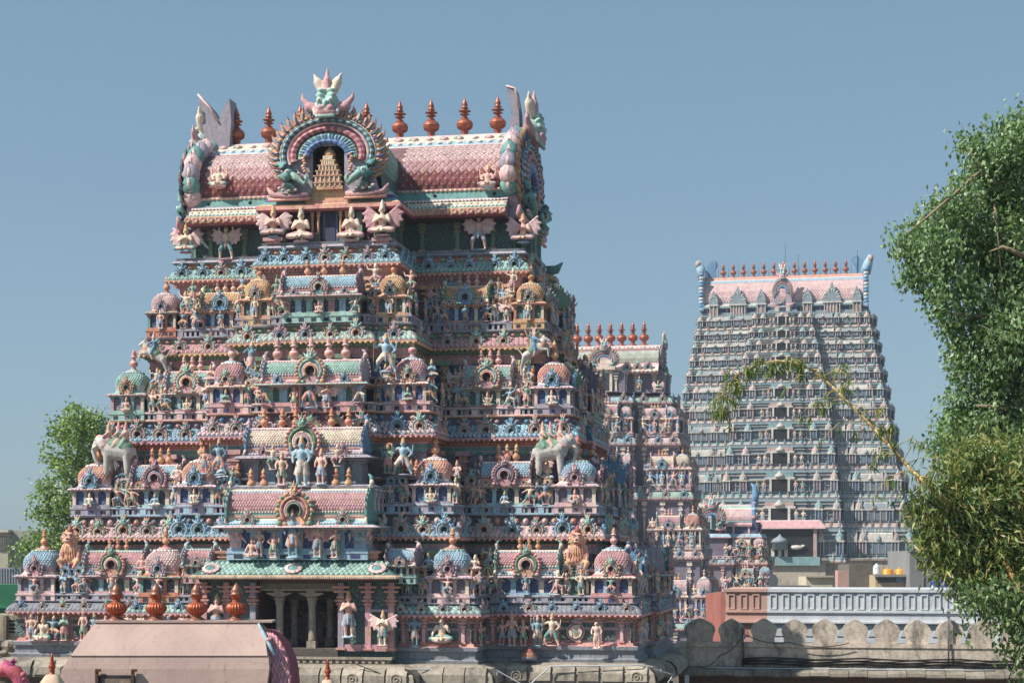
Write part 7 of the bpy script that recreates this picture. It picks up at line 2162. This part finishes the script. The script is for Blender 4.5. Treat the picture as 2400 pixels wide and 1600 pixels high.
def tank(name, lab, px, py, wpx, hpx, D, col, grp=None):
    k = D / F_PX; c = W(px, py, D); r = wpx * k / 2; h = hpx * k
    o = thing(name, lab, 'water tank', (c[0], D + 1.5, c[2]), 0, grp)
    g = G(); lathe(g, [(r, 0), (r * 1.03, h * 0.08), (r * 0.97, h * 0.12), (r * 1.03, h * 0.3), (r * 0.97, h * 0.34), (r * 1.03, h * 0.55), (r * 0.97, h * 0.6), (r, h * 0.7), (r * 0.5, h * 0.9), (r * 0.3, h * 0.92)], 16, col, mat=PC); ob('body', g, o)
    g = G(); lathe(g, [(r * 0.3, h * 0.9), (r * 0.32, h), (r * 0.05, h * 1.03)], 10, col * 0.9, mat=PC); ob('lid', g, o)
tank('water_tank', 'white water tank left of the two orange ones', 2062, 1345, 17, 25, 172, L(220, 224, 228))
tank('water_tank', 'orange water tank next to the white one', 2088, 1346, 27, 15, 172, L(232, 160, 60), 'orange water tanks')
tank('water_tank', 'orange water tank at the right end of the row', 2117, 1346, 24, 15, 172, L(232, 160, 60), 'orange water tanks')
g = G(); v = []
for i in range(7):
    for j in range(3):
        p = W(2190 + i * 13, 1362 + j * 6 + 2 * sin(i * 2.1), 150); p[1] += 0.3 * sin(i * 1.7 + j) + (2 - j) * 0.8; v.append(p)
g.add(v, [[i * 3 + j, i * 3 + j + 1, (i + 1) * 3 + j + 1, (i + 1) * 3 + j] for i in range(6) for j in range(2)], L(54, 76, 170), PC)
g.add([p + np.array([0, 0.1, -0.25]) for p in v], [[i * 3 + j, (i + 1) * 3 + j, (i + 1) * 3 + j + 1, i * 3 + j + 1] for i in range(6) for j in range(2)], L(200, 204, 210), PC)
ob('tarpaulin', g, None, label='crumpled blue tarpaulin on a roof behind the grey-blue parapet', category='tarpaulin')
o = thing('satellite_dish', 'dark round satellite dish at the foot of the far tower', 'dish', W(1812, 1362, 160))
g = G(); th = np.arange(18) * 2 * pi / 18
loft(g, [np.stack([r * np.cos(-th), np.full(18, y), r * 1.5 * np.sin(-th)], -1) for r, y in ((0.45, -0.05), (0.4, 0.02), (0.2, 0.12), (0.03, 0.15))], P['black'] * 1.5, PL_, cap=False); loft(g, [np.stack([r * np.cos(th), np.full(18, y), r * 1.5 * np.sin(th)], -1) for r, y in ((0.45, -0.05), (0.3, 0.14), (0.03, 0.2))], P['dgrey'], PL_); ob('dish', g, o)
g = G(); box(g, -0.05, 0.05, 0.1, 0.2, -1.2, 0, P['dgrey'], PL_); ob('stand', g, o)

# ---- left-hand houses
o, w, zt_ = bldg_px('flat_roofed_house', 'flat-roofed house, front toned grey for shade, with a barred window at the left edge', -60, 76, 1243, 150, 9, L(176, 172, 162))  # front toned grey for the shade it stands in
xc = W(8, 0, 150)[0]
ob('lit_corner', pbox(-60, 25, 1245, 1330, 150, xc, -0.8, 0, L(196, 188, 168)), o); ob('roof_slab', pbox(-62, 28, 1241, 1247, 150, xc, -1.1, 0.3, L(210, 204, 186)), o)  # paler cream puts the sunlit side of the corner into the colour
w_ = ob('window', pbox(1, 22, 1253, 1290, 150, xc, -0.86, -0.802, L(186, 176, 152)), o)
for q in range(5):
    ob('window_bar', pbox(3 + q * 4, 4.2 + q * 4, 1255, 1288, 150, xc, -0.93, -0.87, L(150, 150, 146)), w_)
o, w, zt_ = bldg_px('metal_shed', 'corrugated pale metal hoarding below the flat-roofed house', -80, 48, 1330, 128, 3, L(150, 154, 160), PL_)
rb = G(); k = 128 / F_PX; box(rb, -0.03, 0.03, -0.06, 0, 0, 38 * k, L(170, 174, 180), PL_); rm = rb.mesh('rib')
for q in range(20):
    ob('rib', rm, o, (-w + 0.2 + q * 2 * w / 20, 0, EYE + (HY - 1368) * k))
o, w, zt_ = bldg_px('green_wall', 'bright green painted wall at the far left edge', -80, 46, 1369, 118, 3, L(44, 118, 84), PA)
xc = W(-17, 0, 118)[0]; ob('string_course', pbox(-80, 47, 1418, 1424, 118, xc, -0.15, 0, L(52, 132, 96)), o)
o, w, zt_ = bldg_px('old_house', 'old plastered house with a slatted opening at the left edge', -80, 60, 1440, 108, 3, L(186, 170, 146), SA)
xc = W(-10, 0, 108)[0]; wi = ob('window', pbox(22, 38, 1452, 1482, 108, xc, -0.05, -0.002, P['black'] * 1.5), o)
for q in range(3):
    ob('louvre', pbox(22, 38, 1457 + q * 9, 1460 + q * 9, 108, xc, -0.12, -0.052, L(140, 130, 112)), wi)
ob('buttress', pbox(10, 18, 1442, 1500, 108, xc, -0.3, 0, L(160, 140, 112), SA), o)
o = thing('rubble_wall', 'broken rubble wall with rough stones below the old house', 'wall', W(0, 1600, 98))
rr = random.Random(3)
for q in range(52):
    px, py = rr.uniform(-60, 60), rr.uniform(1496, 1600)
    p = W(px, py, 98) - np.array([W(0, 1600, 98)[0], 98, W(0, 1600, 98)[2]])
    g = G(); ell(g, (0, 0, 0), (rr.uniform(.25, .5), 0.35, rr.uniform(.15, .3)), P['stone'] * rr.uniform(.6, 1.2), 6, 4, SN, False); ob('stone', g, o, p, rr.uniform(0, 3))
g = G(); a = W(-60, 1500, 98.3); b = W(62, 1500, 98.3); c0 = W(0, 1600, 98); box(g, a[0] - c0[0], b[0] - c0[0], 0.3, 1.2, -c0[2], a[2] - c0[2], P['dstone'], SN); ob('core', g, o)

# ================================================================== FOREGROUND VAULTED ROOF
D6 = 45.0; k6 = D6 / F_PX
fo = thing('vaulted_roof_building', 'plain pink plastered vault in the near left foreground with four fluted pot finials', 'building', (W(420, 0, D6)[0], D6, 0))
X = lambda px: (px - 420) * k6
Z6 = lambda py: EYE + (HY - py) * k6
pk = L(186, 160, 150)
g = G()
# cross-section (y,z) from front bottom to ridge; left end is bevelled and rounded
secf = [(-1.15, 0), (-1.15, Z6(1600)), (-1.10, Z6(1560)), (-1.02, Z6(1531)), (-1.05, Z6(1530)), (-0.75, Z6(1500)), (-0.42, Z6(1470)), (-0.28, Z6(1457)), (0.28, Z6(1457))]
leftx = [158, 160, 172, 187, 190, 205, 222, 230, 230]; rightx = [640, 640, 645, 642, 640, 632, 618, 606, 606]
m = len(secf)
A = np.array([(X(l), y, z) for l, (y, z) in zip(leftx, secf)]); B = np.array([(X(r), y, z) for r, (y, z) in zip(rightx, secf)])
A2 = A * np.array([1, -1, 1]); B2 = B * np.array([1, -1, 1])
j = np.arange(m - 1)
g.add(np.concatenate([A, B]), np.stack([j, j + m, j + m + 1, j + 1], -1), pk, PA)
g.add(np.concatenate([A2, B2]), np.stack([j, j + 1, j + m + 1, j + m], -1), pk, PA)
g.add(np.concatenate([A, A2]), np.stack([j, j + 1, j + m + 1, j + m], -1), pk * 0.98, PA)
g.add(np.concatenate([B, B2]), np.stack([j, j + m, j + m + 1, j + 1], -1), pk, PA)
ob('vault', g, fo)
g = G(); box(g, X(228), X(642), -0.34, 0.34, Z6(1457), Z6(1452), pk * 1.05, PA); ob('ridge_slab', g, fo)
g = G(); gx = lambda x0, x1, y0, y1, ya, yb, c: box(g, X(x0), X(x1), ya, yb, Z6(y1), Z6(y0), c, SA)
gx(250, 340, 1574, 1600, -1.20, -1.16, P['black'] * 2); gx(272, 330, 1582, 1600, -1.215, -1.2, L(150, 130, 112))
ob('opening', g, fo)
for x in (250, 332):
    g = G(); gx(x, x + 6, 1560, 1600, -1.24, -1.16, L(92, 56, 40)); gx(x, x + 12, 1560, 1566, -1.26, -1.16, L(92, 56, 40)); ob('rusty_frame', g, fo)
# scaled gable with a crest at the right end
def gf(u, v):
    a = radians(0) + v
    px = 640 + u * 52 * (0.55 + 0.45 * np.sin(np.clip(v, 0, 1) * pi * 0.5 + 0.2)) ; return None
ys_ = np.linspace(0, 1, 9)
lx = np.array([694, 693, 690, 685, 676, 664, 652, 640, 628]); zy = np.array([1640, 1600, 1570, 1545, 1522, 1502, 1488, 1480, 1476])
li = np.array([650, 648, 645, 641, 636, 630, 624, 616, 610])
g = G()
V = np.concatenate([np.array([(X(a), -1.05 + 0.9 * t, Z6(z)) for a, z, t in zip(li, zy, ys_)]), np.array([(X(b), -0.95 + 0.9 * t, Z6(z)) for b, z, t in zip(lx, zy, ys_)])])
jj = np.arange(8); g.add(V, np.stack([jj, jj + 9, jj + 10, jj + 1], -1), L(186, 112, 124), ST)
Vb = V.copy(); Vb[:, 1] = 0.9; g.add(Vb, np.stack([jj, jj + 1, jj + 10, jj + 9], -1), L(170, 70, 90), ST)
g.add(np.concatenate([V[9:], Vb[9:]]), np.stack([jj, jj + 9, jj + 10, jj + 1], -1), L(150, 60, 80), ST)
def gfn(u, v):
    a = np.interp(v, ys_, li); b = np.interp(v, ys_, lx); z = np.interp(v, ys_, zy)
    px = a * (1 - u) + b * u
    return np.stack([(px - 420) * k6, -1.07 + 0.1 * u + 0.9 * v, EYE + (HY - z) * k6], -1)
gb = g
ob('gable', gb, fo)
g = G(); scales(g, gfn, 5, 9, L(220, 160, 164), 0.03, 0.9, 0.15); ob('gable_scales', g, fo, kind='stuff')
g = G()
tube(g, [(X(612), -0.5, Z6(1458)), (X(625), -0.6, Z6(1480)), (X(640), -0.75, Z6(1505)), (X(655), -0.9, Z6(1530))], [0.02, 0.05, 0.05, 0.04], 7, P['lblue'])
tube(g, [(X(620), -0.6, Z6(1500)), (X(640), -0.7, Z6(1496)), (X(650), -0.7, Z6(1490))], [0.06, 0.08, 0.02], 6, P['pink'])
ob('gable_crest', g, fo)
pf = G()
prof = [(0.25, 0), (0.27, 0.03), (0.19, 0.06), (0.13, 0.10), (0.11, 0.13), (0.14, 0.15), (0.17, 0.18, 1), (0.225, 0.23, 1), (0.262, 0.30, 1), (0.262, 0.36, 1), (0.22, 0.43, 1), (0.14, 0.485, 1), (0.10, 0.50), (0.12, 0.515), (0.10, 0.53), (0.11, 0.57), (0.15, 0.63), (0.155, 0.67), (0.195, 0.70, 1), (0.14, 0.71), (0.145, 0.77), (0.125, 0.84), (0.06, 0.93), (0.01, 1.0)]
oc = L(176, 90, 60); bc = L(152, 104, 86)
lathe(pf, prof, 80, np.array([bc] * 5 + [oc] * 7 + [bc, bc, oc, oc, oc, bc, bc, bc, bc, bc, bc]), mat=CU, lob=0.07, nl=20)
PFm = pf.mesh('pot_finial')
for px in (273, 366, 461, 554):
    ob('pot_finial', PFm, fo, (X(px), 0, Z6(1454)), px * 0.1, 0.97)

# small domed shrine tops along the bottom edge
def small_dome(lab, px, py_tip, py_base, wpx, D, scal):
    k = D / F_PX; o = thing('domed_roof', lab, 'roof', (W(px, 0, D)[0], D, 0))
    z0 = EYE + (HY - py_base) * k; r = wpx * k / 2
    g = G(); lathe(g, [(r * 1.25, z0 - 1.4), (r * 1.3, z0 - 1.0), (r * 1.2, z0 - 0.5), (r * 0.95, z0 - 0.2), (r * 0.5, z0), (r * 0.3, z0 + 0.03)], 24, L(214, 186, 160), mat=PA, sq=3)
    lathe(g, [(r * 1.0, 0), (r * 1.0, z0 - 1.39)], 8, L(200, 170, 150), mat=PA); ob('dome', g, o)
    if scal:
        g = G(); f = lambda u, v: np.stack([np.interp(v, [0, .5, 1], [r * 1.31, r * 1.22, r * 0.97]) * np.cos(u * 2 * pi), np.interp(v, [0, .5, 1], [r * 1.31, r * 1.22, r * 0.97]) * np.sin(u * 2 * pi), z0 - 1.0 + 0.8 * v], -1)
        scales(g, f, 26, 4, L(206, 110, 110), 0.03); ob('dome_scales', g, o, kind='stuff')
    h = (py_base - py_tip) * k
    g = G(); prof = [(0.24, 0), (0.2, 0.05), (0.12, 0.12), (0.10, 0.16), (0.16, 0.2), (0.10, 0.26), (0.2, 0.36), (0.2, 0.42), (0.12, 0.5), (0.15, 0.56), (0.08, 0.62), (0.12, 0.68), (0.06, 0.76), (0.08, 0.8), (0.01, 1.0)]
    lathe(g, [(a * h * 0.8, b * h + z0) for a, b in prof], 14, L(180, 84, 58), mat=CU); ob('finial', g, o)
small_dome('cream domed shrine roof with a ringed red finial at the lower left', 122, 1528, 1582, 62, 40, False)
small_dome('cream domed shrine roof with a copper finial below the porch', 768, 1540, 1593, 44, 40, False)
o = thing('crest_ornament', 'pink curled crest ornament cut off by the lower left corner', 'ornament', (W(20, 0, 38)[0], 38, 0)); k = 38 / F_PX
g = G(); z = lambda py: EYE + (HY - py) * k; x = lambda px: (px - 20) * k
tube(g, [(x(50), 0, z(1640)), (x(52), 0, z(1600)), (x(36), 0, z(1575)), (x(10), 0, z(1566)), (x(-10), 0, z(1580))], [0.14, 0.16, 0.17, 0.15, 0.1], 10, L(186, 88, 108))
tube(g, [(x(38), 0, z(1578)), (x(22), 0, z(1558)), (x(8), 0, z(1545))], [0.12, 0.10, 0.02], 8, L(160, 60, 88)); tube(g, [(x(25), 0, z(1562)), (x(34), 0, z(1548)), (x(32), 0, z(1540))], [0.08, 0.07, 0.01], 7, L(190, 90, 110))
for q in range(5):
    ell(g, (x(56 + q * 2), -0.05, z(1580 + q * 10)), (0.08, 0.1, 0.07), L(200, 110, 130), 6, 4)
box(g, x(-20), x(60), -0.3, 0.3, 0, z(1625), L(190, 100, 110)); ob('curl', g, o)

# ================================================================== TREES
def leaves(g, C_, size, cols, n_per, rng_, narrow=0.45, droop=0.5, spread=1.0):
    """C_: (m,3) twig tips; folded leaf = 2 quads"""
    m = len(C_) * n_per
    c = np.repeat(C_, n_per, 0) + rng_.normal(0, spread, (m, 3))
    td = rng_.normal(0, 1, (len(C_), 3)); td /= np.linalg.norm(td, axis=1)[:, None]
    d = rng_.normal(0, 0.6, (m, 3)) + np.repeat(td, n_per, 0) * 0.9; d[:, 2] -= droop * 1.6; d /= np.linalg.norm(d, axis=1)[:, None]
    a = rng_.normal(0, 1, (m, 3)); s = np.cross(d, a); s /= np.linalg.norm(s, axis=1)[:, None]
    n = np.cross(d, s)
    Ls = (size * rng_.uniform(0.7, 1.3, m))[:, None]; w = Ls * narrow
    p0 = c; p1 = c + d * Ls; mid = c + d * Ls * 0.42
    l = mid + s * w * 0.5 + n * w * 0.18; r = mid - s * w * 0.5 + n * w * 0.18
    V = np.stack([p0, l, p1, r], 1).reshape(-1, 3); o = np.arange(m)[:, None] * 4
    F_ = np.concatenate([o + np.array([[0, 1, 2]]), o + np.array([[0, 2, 3]])])
    cc = np.asarray(cols)[rng_.integers(0, len(cols), m)] * rng_.uniform(0.75, 1.25, (m, 1))
    g.add(V, F_, np.concatenate([cc, cc]), LF)
def crown(blobs, D, dens, rng_, size, cols, n_per=7, narrow=0.45, droop=0.5, clump=0.5):
    """blobs: (px, py, r px, dy metres); leaves gather in clumps near each lobe's surface"""
    g = G(); k = D / F_PX; tips = []
    for px, py, r, dy in blobs:
        Dd = D + dy; c = W(px, py, Dd); R = r * Dd / F_PX
        n = int(dens * (R ** 2))
        d = rng_.normal(0, 1, (n, 3)); d /= np.linalg.norm(d, axis=1)[:, None]
        t_ = rng_.uniform(0.25, 1.0, (n, 1)) ** 0.5
        lump = 1 + 0.18 * np.sin(d[:, :1] * 7 + px) * np.cos(d[:, 2:] * 6 + py)
        tips.append(c + d * R * t_ * lump)
    tips = np.concatenate(tips)
    leaves(g, tips, size, cols, n_per, rng_, narrow, droop, clump)
    return g, tips
rt = np.random.default_rng(11)
GL = [L(112, 138, 90), L(130, 154, 106), L(90, 118, 76), L(150, 168, 126), L(116, 142, 106)]
GY = [L(124, 138, 76), L(144, 152, 88), L(100, 122, 68), L(84, 112, 68), L(160, 152, 98)]
tr = thing('fig_tree', 'large broad-leaved tree filling the right edge with heavy dark green foliage', 'tree', W(2620, 0, 42) * np.array([1, 1, 0]))
tb = tr.location.copy()
blobs = [(2395, 330, 62, 0), (2330, 372, 55, -.5), (2278, 352, 34, 0), (2262, 322, 18, 0), (2300, 440, 70, .5), (2380, 430, 80, 0), (2250, 470, 45, -.5), (2210, 505, 45, 0), (2150, 545, 42, 0), (2118, 585, 30, 0), (2190, 575, 55, -.6), (2270, 560, 75, .5), (2370, 560, 90, 0),
         (2140, 640, 28, 0), (2185, 660, 45, 0), (2240, 680, 60, -.5), (2320, 680, 85, .5), (2400, 690, 80, 0), (2225, 745, 40, 0), (2280, 780, 60, 0), (2360, 800, 85, -.5), (2245, 830, 32, 0), (2290, 880, 60, 0), (2370, 910, 80, .5), (2240, 935, 30, 0), (2250, 985, 40, 0), (2222, 1030, 40, 0), (2235, 1000, 44, 0.6), (2250, 1060, 50, 0.8), (2300, 1060, 70, 0.8), (2320, 1000, 70, 0), (2400, 1020, 70, 0), (2108, 552, 16, 0), (2330, 300, 20, 0), (2398, 285, 30, 0), (2405, 380, 70, 0.4), (2400, 500, 80, 0.6), (2415, 620, 80, 0.4), (2410, 780, 80, 0.2), (2330, 620, 60, 0.9), (2410, 880, 70, 0.2), (2490, 370, 100, .5), (2570, 480, 140, 1), (2500, 630, 130, .5), (2640, 640, 140, 1), (2520, 830, 140, .8), (2660, 820, 140, 1), (2480, 1000, 110, .6), (2600, 1020, 130, 1)]
g, tips = crown(blobs, 41, 125, rt, 0.125, GL, 24, 0.62, 0.75, 0.16)
for q in g.V: q -= np.array(tb)
ob('crown', g, tr, kind='stuff')
g = G()
def limb(g, pts, r, col, base):
    tube(g, [np.asarray(p) - base for p in pts], r, 7, col, BK)
base = np.array(tb)
limb(g, [base, base + [0.2, 0, 5], base + [-0.2, 0, 11], W(2560, 1050, 42), W(2530, 800, 42), W(2500, 620, 42), W(2470, 450, 42)], [0.7, 0.6, 0.5, 0.42, 0.34, 0.24, 0.12], P['brown'], base)
ob('trunk', g, tr)
for q in range(34):      # bare pale twigs showing through the leaves
    p = tips[rt.integers(0, len(tips))]; d_ = np.array([rt.normal(-0.6, 0.5), rt.normal(-0.4, 0.3), rt.normal(0.5, 0.4)])
    g = G(); limb(g, [p - d_ * 0.9, p - d_ * 0.3 + rt.normal(0, 0.05, 3), p + d_ * 0.4], [0.028, 0.018, 0.006], L(160, 146, 124), base); ob('twig', g, tr)
for pts, r in [([W(2500, 620, 42), W(2400, 600, 40.3), W(2350, 578, 40.1), W(2318, 590, 40.3)], [0.12, 0.07, 0.04, 0.015]), ([W(2470, 500, 42), W(2370, 460, 41), W(2300, 400, 40.5), W(2270, 350, 40.5)], [0.16, 0.09, 0.05, 0.02]),
               ([W(2400, 606, 41), W(2340, 545, 40.5), W(2330, 480, 40.5)], [0.08, 0.06, 0.03]), ([W(2530, 800, 42), W(2400, 760, 41), W(2300, 740, 40.6), W(2230, 735, 40.5)], [0.2, 0.1, 0.06, 0.02]), ([W(2540, 1000, 42), W(2400, 960, 41), W(2290, 950, 40.6)], [0.2, 0.1, 0.03]),
               ([W(2300, 400, 40.5), W(2220, 470, 40.3), W(2130, 545, 40.3)], [0.05, 0.04, 0.015])]:
    g = G(); limb(g, pts, r, L(150, 130, 104), base); ob('branch', g, tr)
# bamboo clump
bb = thing('bamboo_clump', 'yellow-green bamboo thicket below the big tree, arching cane reaching left', 'bamboo', W(2420, 0, 37) * np.array([1, 1, 0]))
base = np.array(bb.location)
blobs = [(2260, 1085, 55, 0), (2340, 1090, 80, .5), (2400, 1120, 80, 0), (2230, 1150, 50, 0), (2190, 1200, 45, 0), (2300, 1180, 80, 0), (2380, 1220, 80, .5), (2180, 1250, 35, 0), (2230, 1265, 55, 0), (2310, 1290, 75, 0), (2390, 1320, 80, 0), (2220, 1325, 40, 0), (2275, 1365, 50, 0), (2350, 1380, 60, 0), (2155, 1180, 25, 0), (2170, 1290, 16, 0), (2470, 1190, 90, .3), (2480, 1320, 100, .3), (2440, 1420, 70, .4)]
g, _ = crown(blobs, 37, 200, rt, 0.19, GY, 22, 0.26, 0.6, 0.16)
for q in g.V: q -= base
ob('foliage', g, bb, kind='stuff')
cane = [(2520, 1600), (2460, 1450), (2395, 1380), (2330, 1290), (2260, 1210), (2180, 1140), (2140, 1105), (2095, 1055), (2050, 1005), (1995, 950), (1950, 905), (1905, 868), (1860, 848), (1815, 845), (1765, 858), (1725, 880), (1703, 915), (1697, 950), (1702, 975)]
cp = [W(x, y, 36 + 0.02 * i + (2.2 if i < 4 else 1.2 if i == 4 else 0)) for i, (x, y) in enumerate(cane)]
g = G(); rad = np.interp(np.arange(len(cp)), [0, 4, 9, 14, 18], [0.06, 0.045, 0.030, 0.015, 0.006])
for i in range(len(cp) - 1):
    a, b = cp[i], cp[i + 1]
    for q in range(3):
        p = a + (b - a) * q / 3; p2 = a + (b - a) * (q + 1) / 3; r_ = rad[i]
        tube(g, [p - base, p * 0.97 + p2 * 0.03 - base, p * 0.9 + p2 * 0.1 - base, p2 - base], [r_ * 1.1, r_ * 1.15, r_, r_ * 0.98], 7, L(172, 150, 98) if (i + q) % 4 else L(150, 122, 78), PC)
ob('cane', g, bb)
g = G(); tube(g, [W(2470, 1490, 36.2) - base, W(2400, 1388, 36.2) - base, W(2365, 1335, 36.4) - base, W(2340, 1280, 37.0) - base], [0.07, 0.065, 0.06, 0.055], 8, L(178, 126, 70), PC); ob('cane', g, bb)
tw, lf_ = G(), G()
tp = []
for i in range(4, len(cp)):
    for q in range(6):
        p = cp[i - 1] + (cp[i] - cp[i - 1]) * rt.uniform(0, 1)
        d = np.array([rt.normal(0, 1), rt.normal(0, 0.5), rt.normal(0.35, 0.6)]); d /= np.linalg.norm(d)
        ln_ = rt.uniform(0.2, 1.0) * (0.95 if i < 12 else 0.35)
        mid = p + d * ln_ * 0.6; e = p + d * ln_ - np.array([0, 0, 0.35 * ln_])
        tube(tw, [p - base, mid - base, e - base], [0.010, 0.008, 0.004], 4, L(190, 170, 96), PC)
        tp += [mid, e, e]
tp = np.array(tp)
leaves(lf_, tp, 0.25, [L(104, 124, 66), L(84, 108, 56), L(140, 140, 76)], 4, rt, 0.13, 1.3, 0.035)
for q in lf_.V: q -= base
ob('cane_leaves', lf_, bb, kind='stuff'); ob('twigs', tw, bb, kind='stuff')
# hanging foliage lower right
lr = thing('young_fig_tree', 'lower broad-leaved tree hanging bright green leaves over the merlon wall', 'tree', W(2480, 0, 34) * np.array([1, 1, 0])); base = np.array(lr.location)
blobs = [(2350, 1400, 46, 0), (2405, 1430, 60, 0), (2300, 1395, 30, 0), (2268, 1430, 20, 0), (2262, 1475, 15, 0), (2285, 1385, 22, 0), (2345, 1462, 30, 0), (2410, 1500, 50, 0), (2375, 1530, 24, 0), (2405, 1560, 24, 0), (2272, 1495, 10, 0), (2318, 1440, 18, 0), (2480, 1440, 80, 0.2), (2490, 1540, 60, 0.2)]
g, _ = crown(blobs, 34, 130, rt, 0.13, [L(96, 120, 74), L(116, 138, 90), L(78, 102, 64), L(134, 152, 104)], 13, 0.6, 0.7, 0.12)
for q in g.V: q -= base
ob('crown', g, lr, kind='stuff')
g = G(); tube(g, [np.zeros(3), np.array([0, 0, 6.0]), W(2450, 1400, 34) - base], [0.3, 0.25, 0.12], 8, P['brown'], BK); ob('trunk', g, lr)
for pts in ([W(2450, 1400, 34), W(2380, 1440, 34), W(2300, 1470, 34)], [W(2450, 1430, 34), W(2390, 1500, 34), W(2365, 1590, 34)], [W(2440, 1380, 34), W(2330, 1375, 34), W(2262, 1400, 34)]):
    g = G(); tube(g, [p - base for p in pts], [0.05, 0.035, 0.012], 6, L(120, 96, 76), BK); ob('branch', g, lr)
# distant tree on the left
lt = thing('shade_tree', 'round light green tree behind the left flank of the largest tower', 'tree', W(215, 0, 128) * np.array([1, 1, 0])); base = np.array(lt.location)
blobs = [(175, 985, 48, 0), (225, 1000, 45, 0), (145, 1010, 30, 0), (185, 1040, 60, 0), (250, 1040, 50, 0), (120, 1070, 24, 0), (160, 1100, 50, 0), (220, 1110, 60, 0), (110, 1150, 36, 0), (150, 1170, 50, 0), (90, 1205, 26, 0), (135, 1225, 44, 0), (200, 1200, 60, 0), (60, 1290, 24, 0), (90, 1270, 34, 0), (130, 1290, 40, 0), (180, 1290, 50, 0), (50, 1310, 16, 0)]
blobs = [(x, y, r * 0.84, z) for x, y, r, z in blobs]
g, _ = crown(blobs, 128, 26, rt, 0.27, [L(120, 146, 84), L(138, 160, 96), L(98, 126, 72), L(170, 184, 118)], 18, 0.7, 0.3, 0.32)
for q in g.V: q -= base
ob('crown', g, lt, kind='stuff')
g = G(); tube(g, [np.zeros(3), np.array([0, 0, 9.0]), W(190, 1100, 128) - base, W(190, 1000, 128) - base], [0.6, 0.5, 0.3, 0.1], 8, P['brown'], BK); ob('trunk', g, lt)
for pts in ([W(200, 1160, 128), W(150, 1110, 128), W(120, 1075, 128)], [W(200, 1220, 128), W(140, 1200, 128), W(90, 1200, 128)]):
    g = G(); tube(g, [p - base for p in pts], [0.2, 0.12, 0.05], 6, P['brown'], BK); ob('branch', g, lt)

# ================================================================== AIR
g = G(); box(g, -420, 420, -30, 640, -1.5, 95, P['white'])
m = bpy.data.materials.new('haze'); m.use_nodes = True; nt = m.node_tree; nt.nodes.clear()
vo = nt.nodes.new('ShaderNodeVolumePrincipled'); mo_ = nt.nodes.new('ShaderNodeOutputMaterial')
vo.inputs['Color'].default_value = (0.80, 0.88, 0.97, 1); vo.inputs['Density'].default_value = 0.00026; vo.inputs['Anisotropy'].default_value = 0.2
nt.links.new(vo.outputs[0], mo_.inputs['Volume'])
hz = ob('haze', g, kind='stuff', label='thin warm-season haze filling the air over the town', category='haze')
hz.data.materials.clear(); hz.data.materials.append(m)
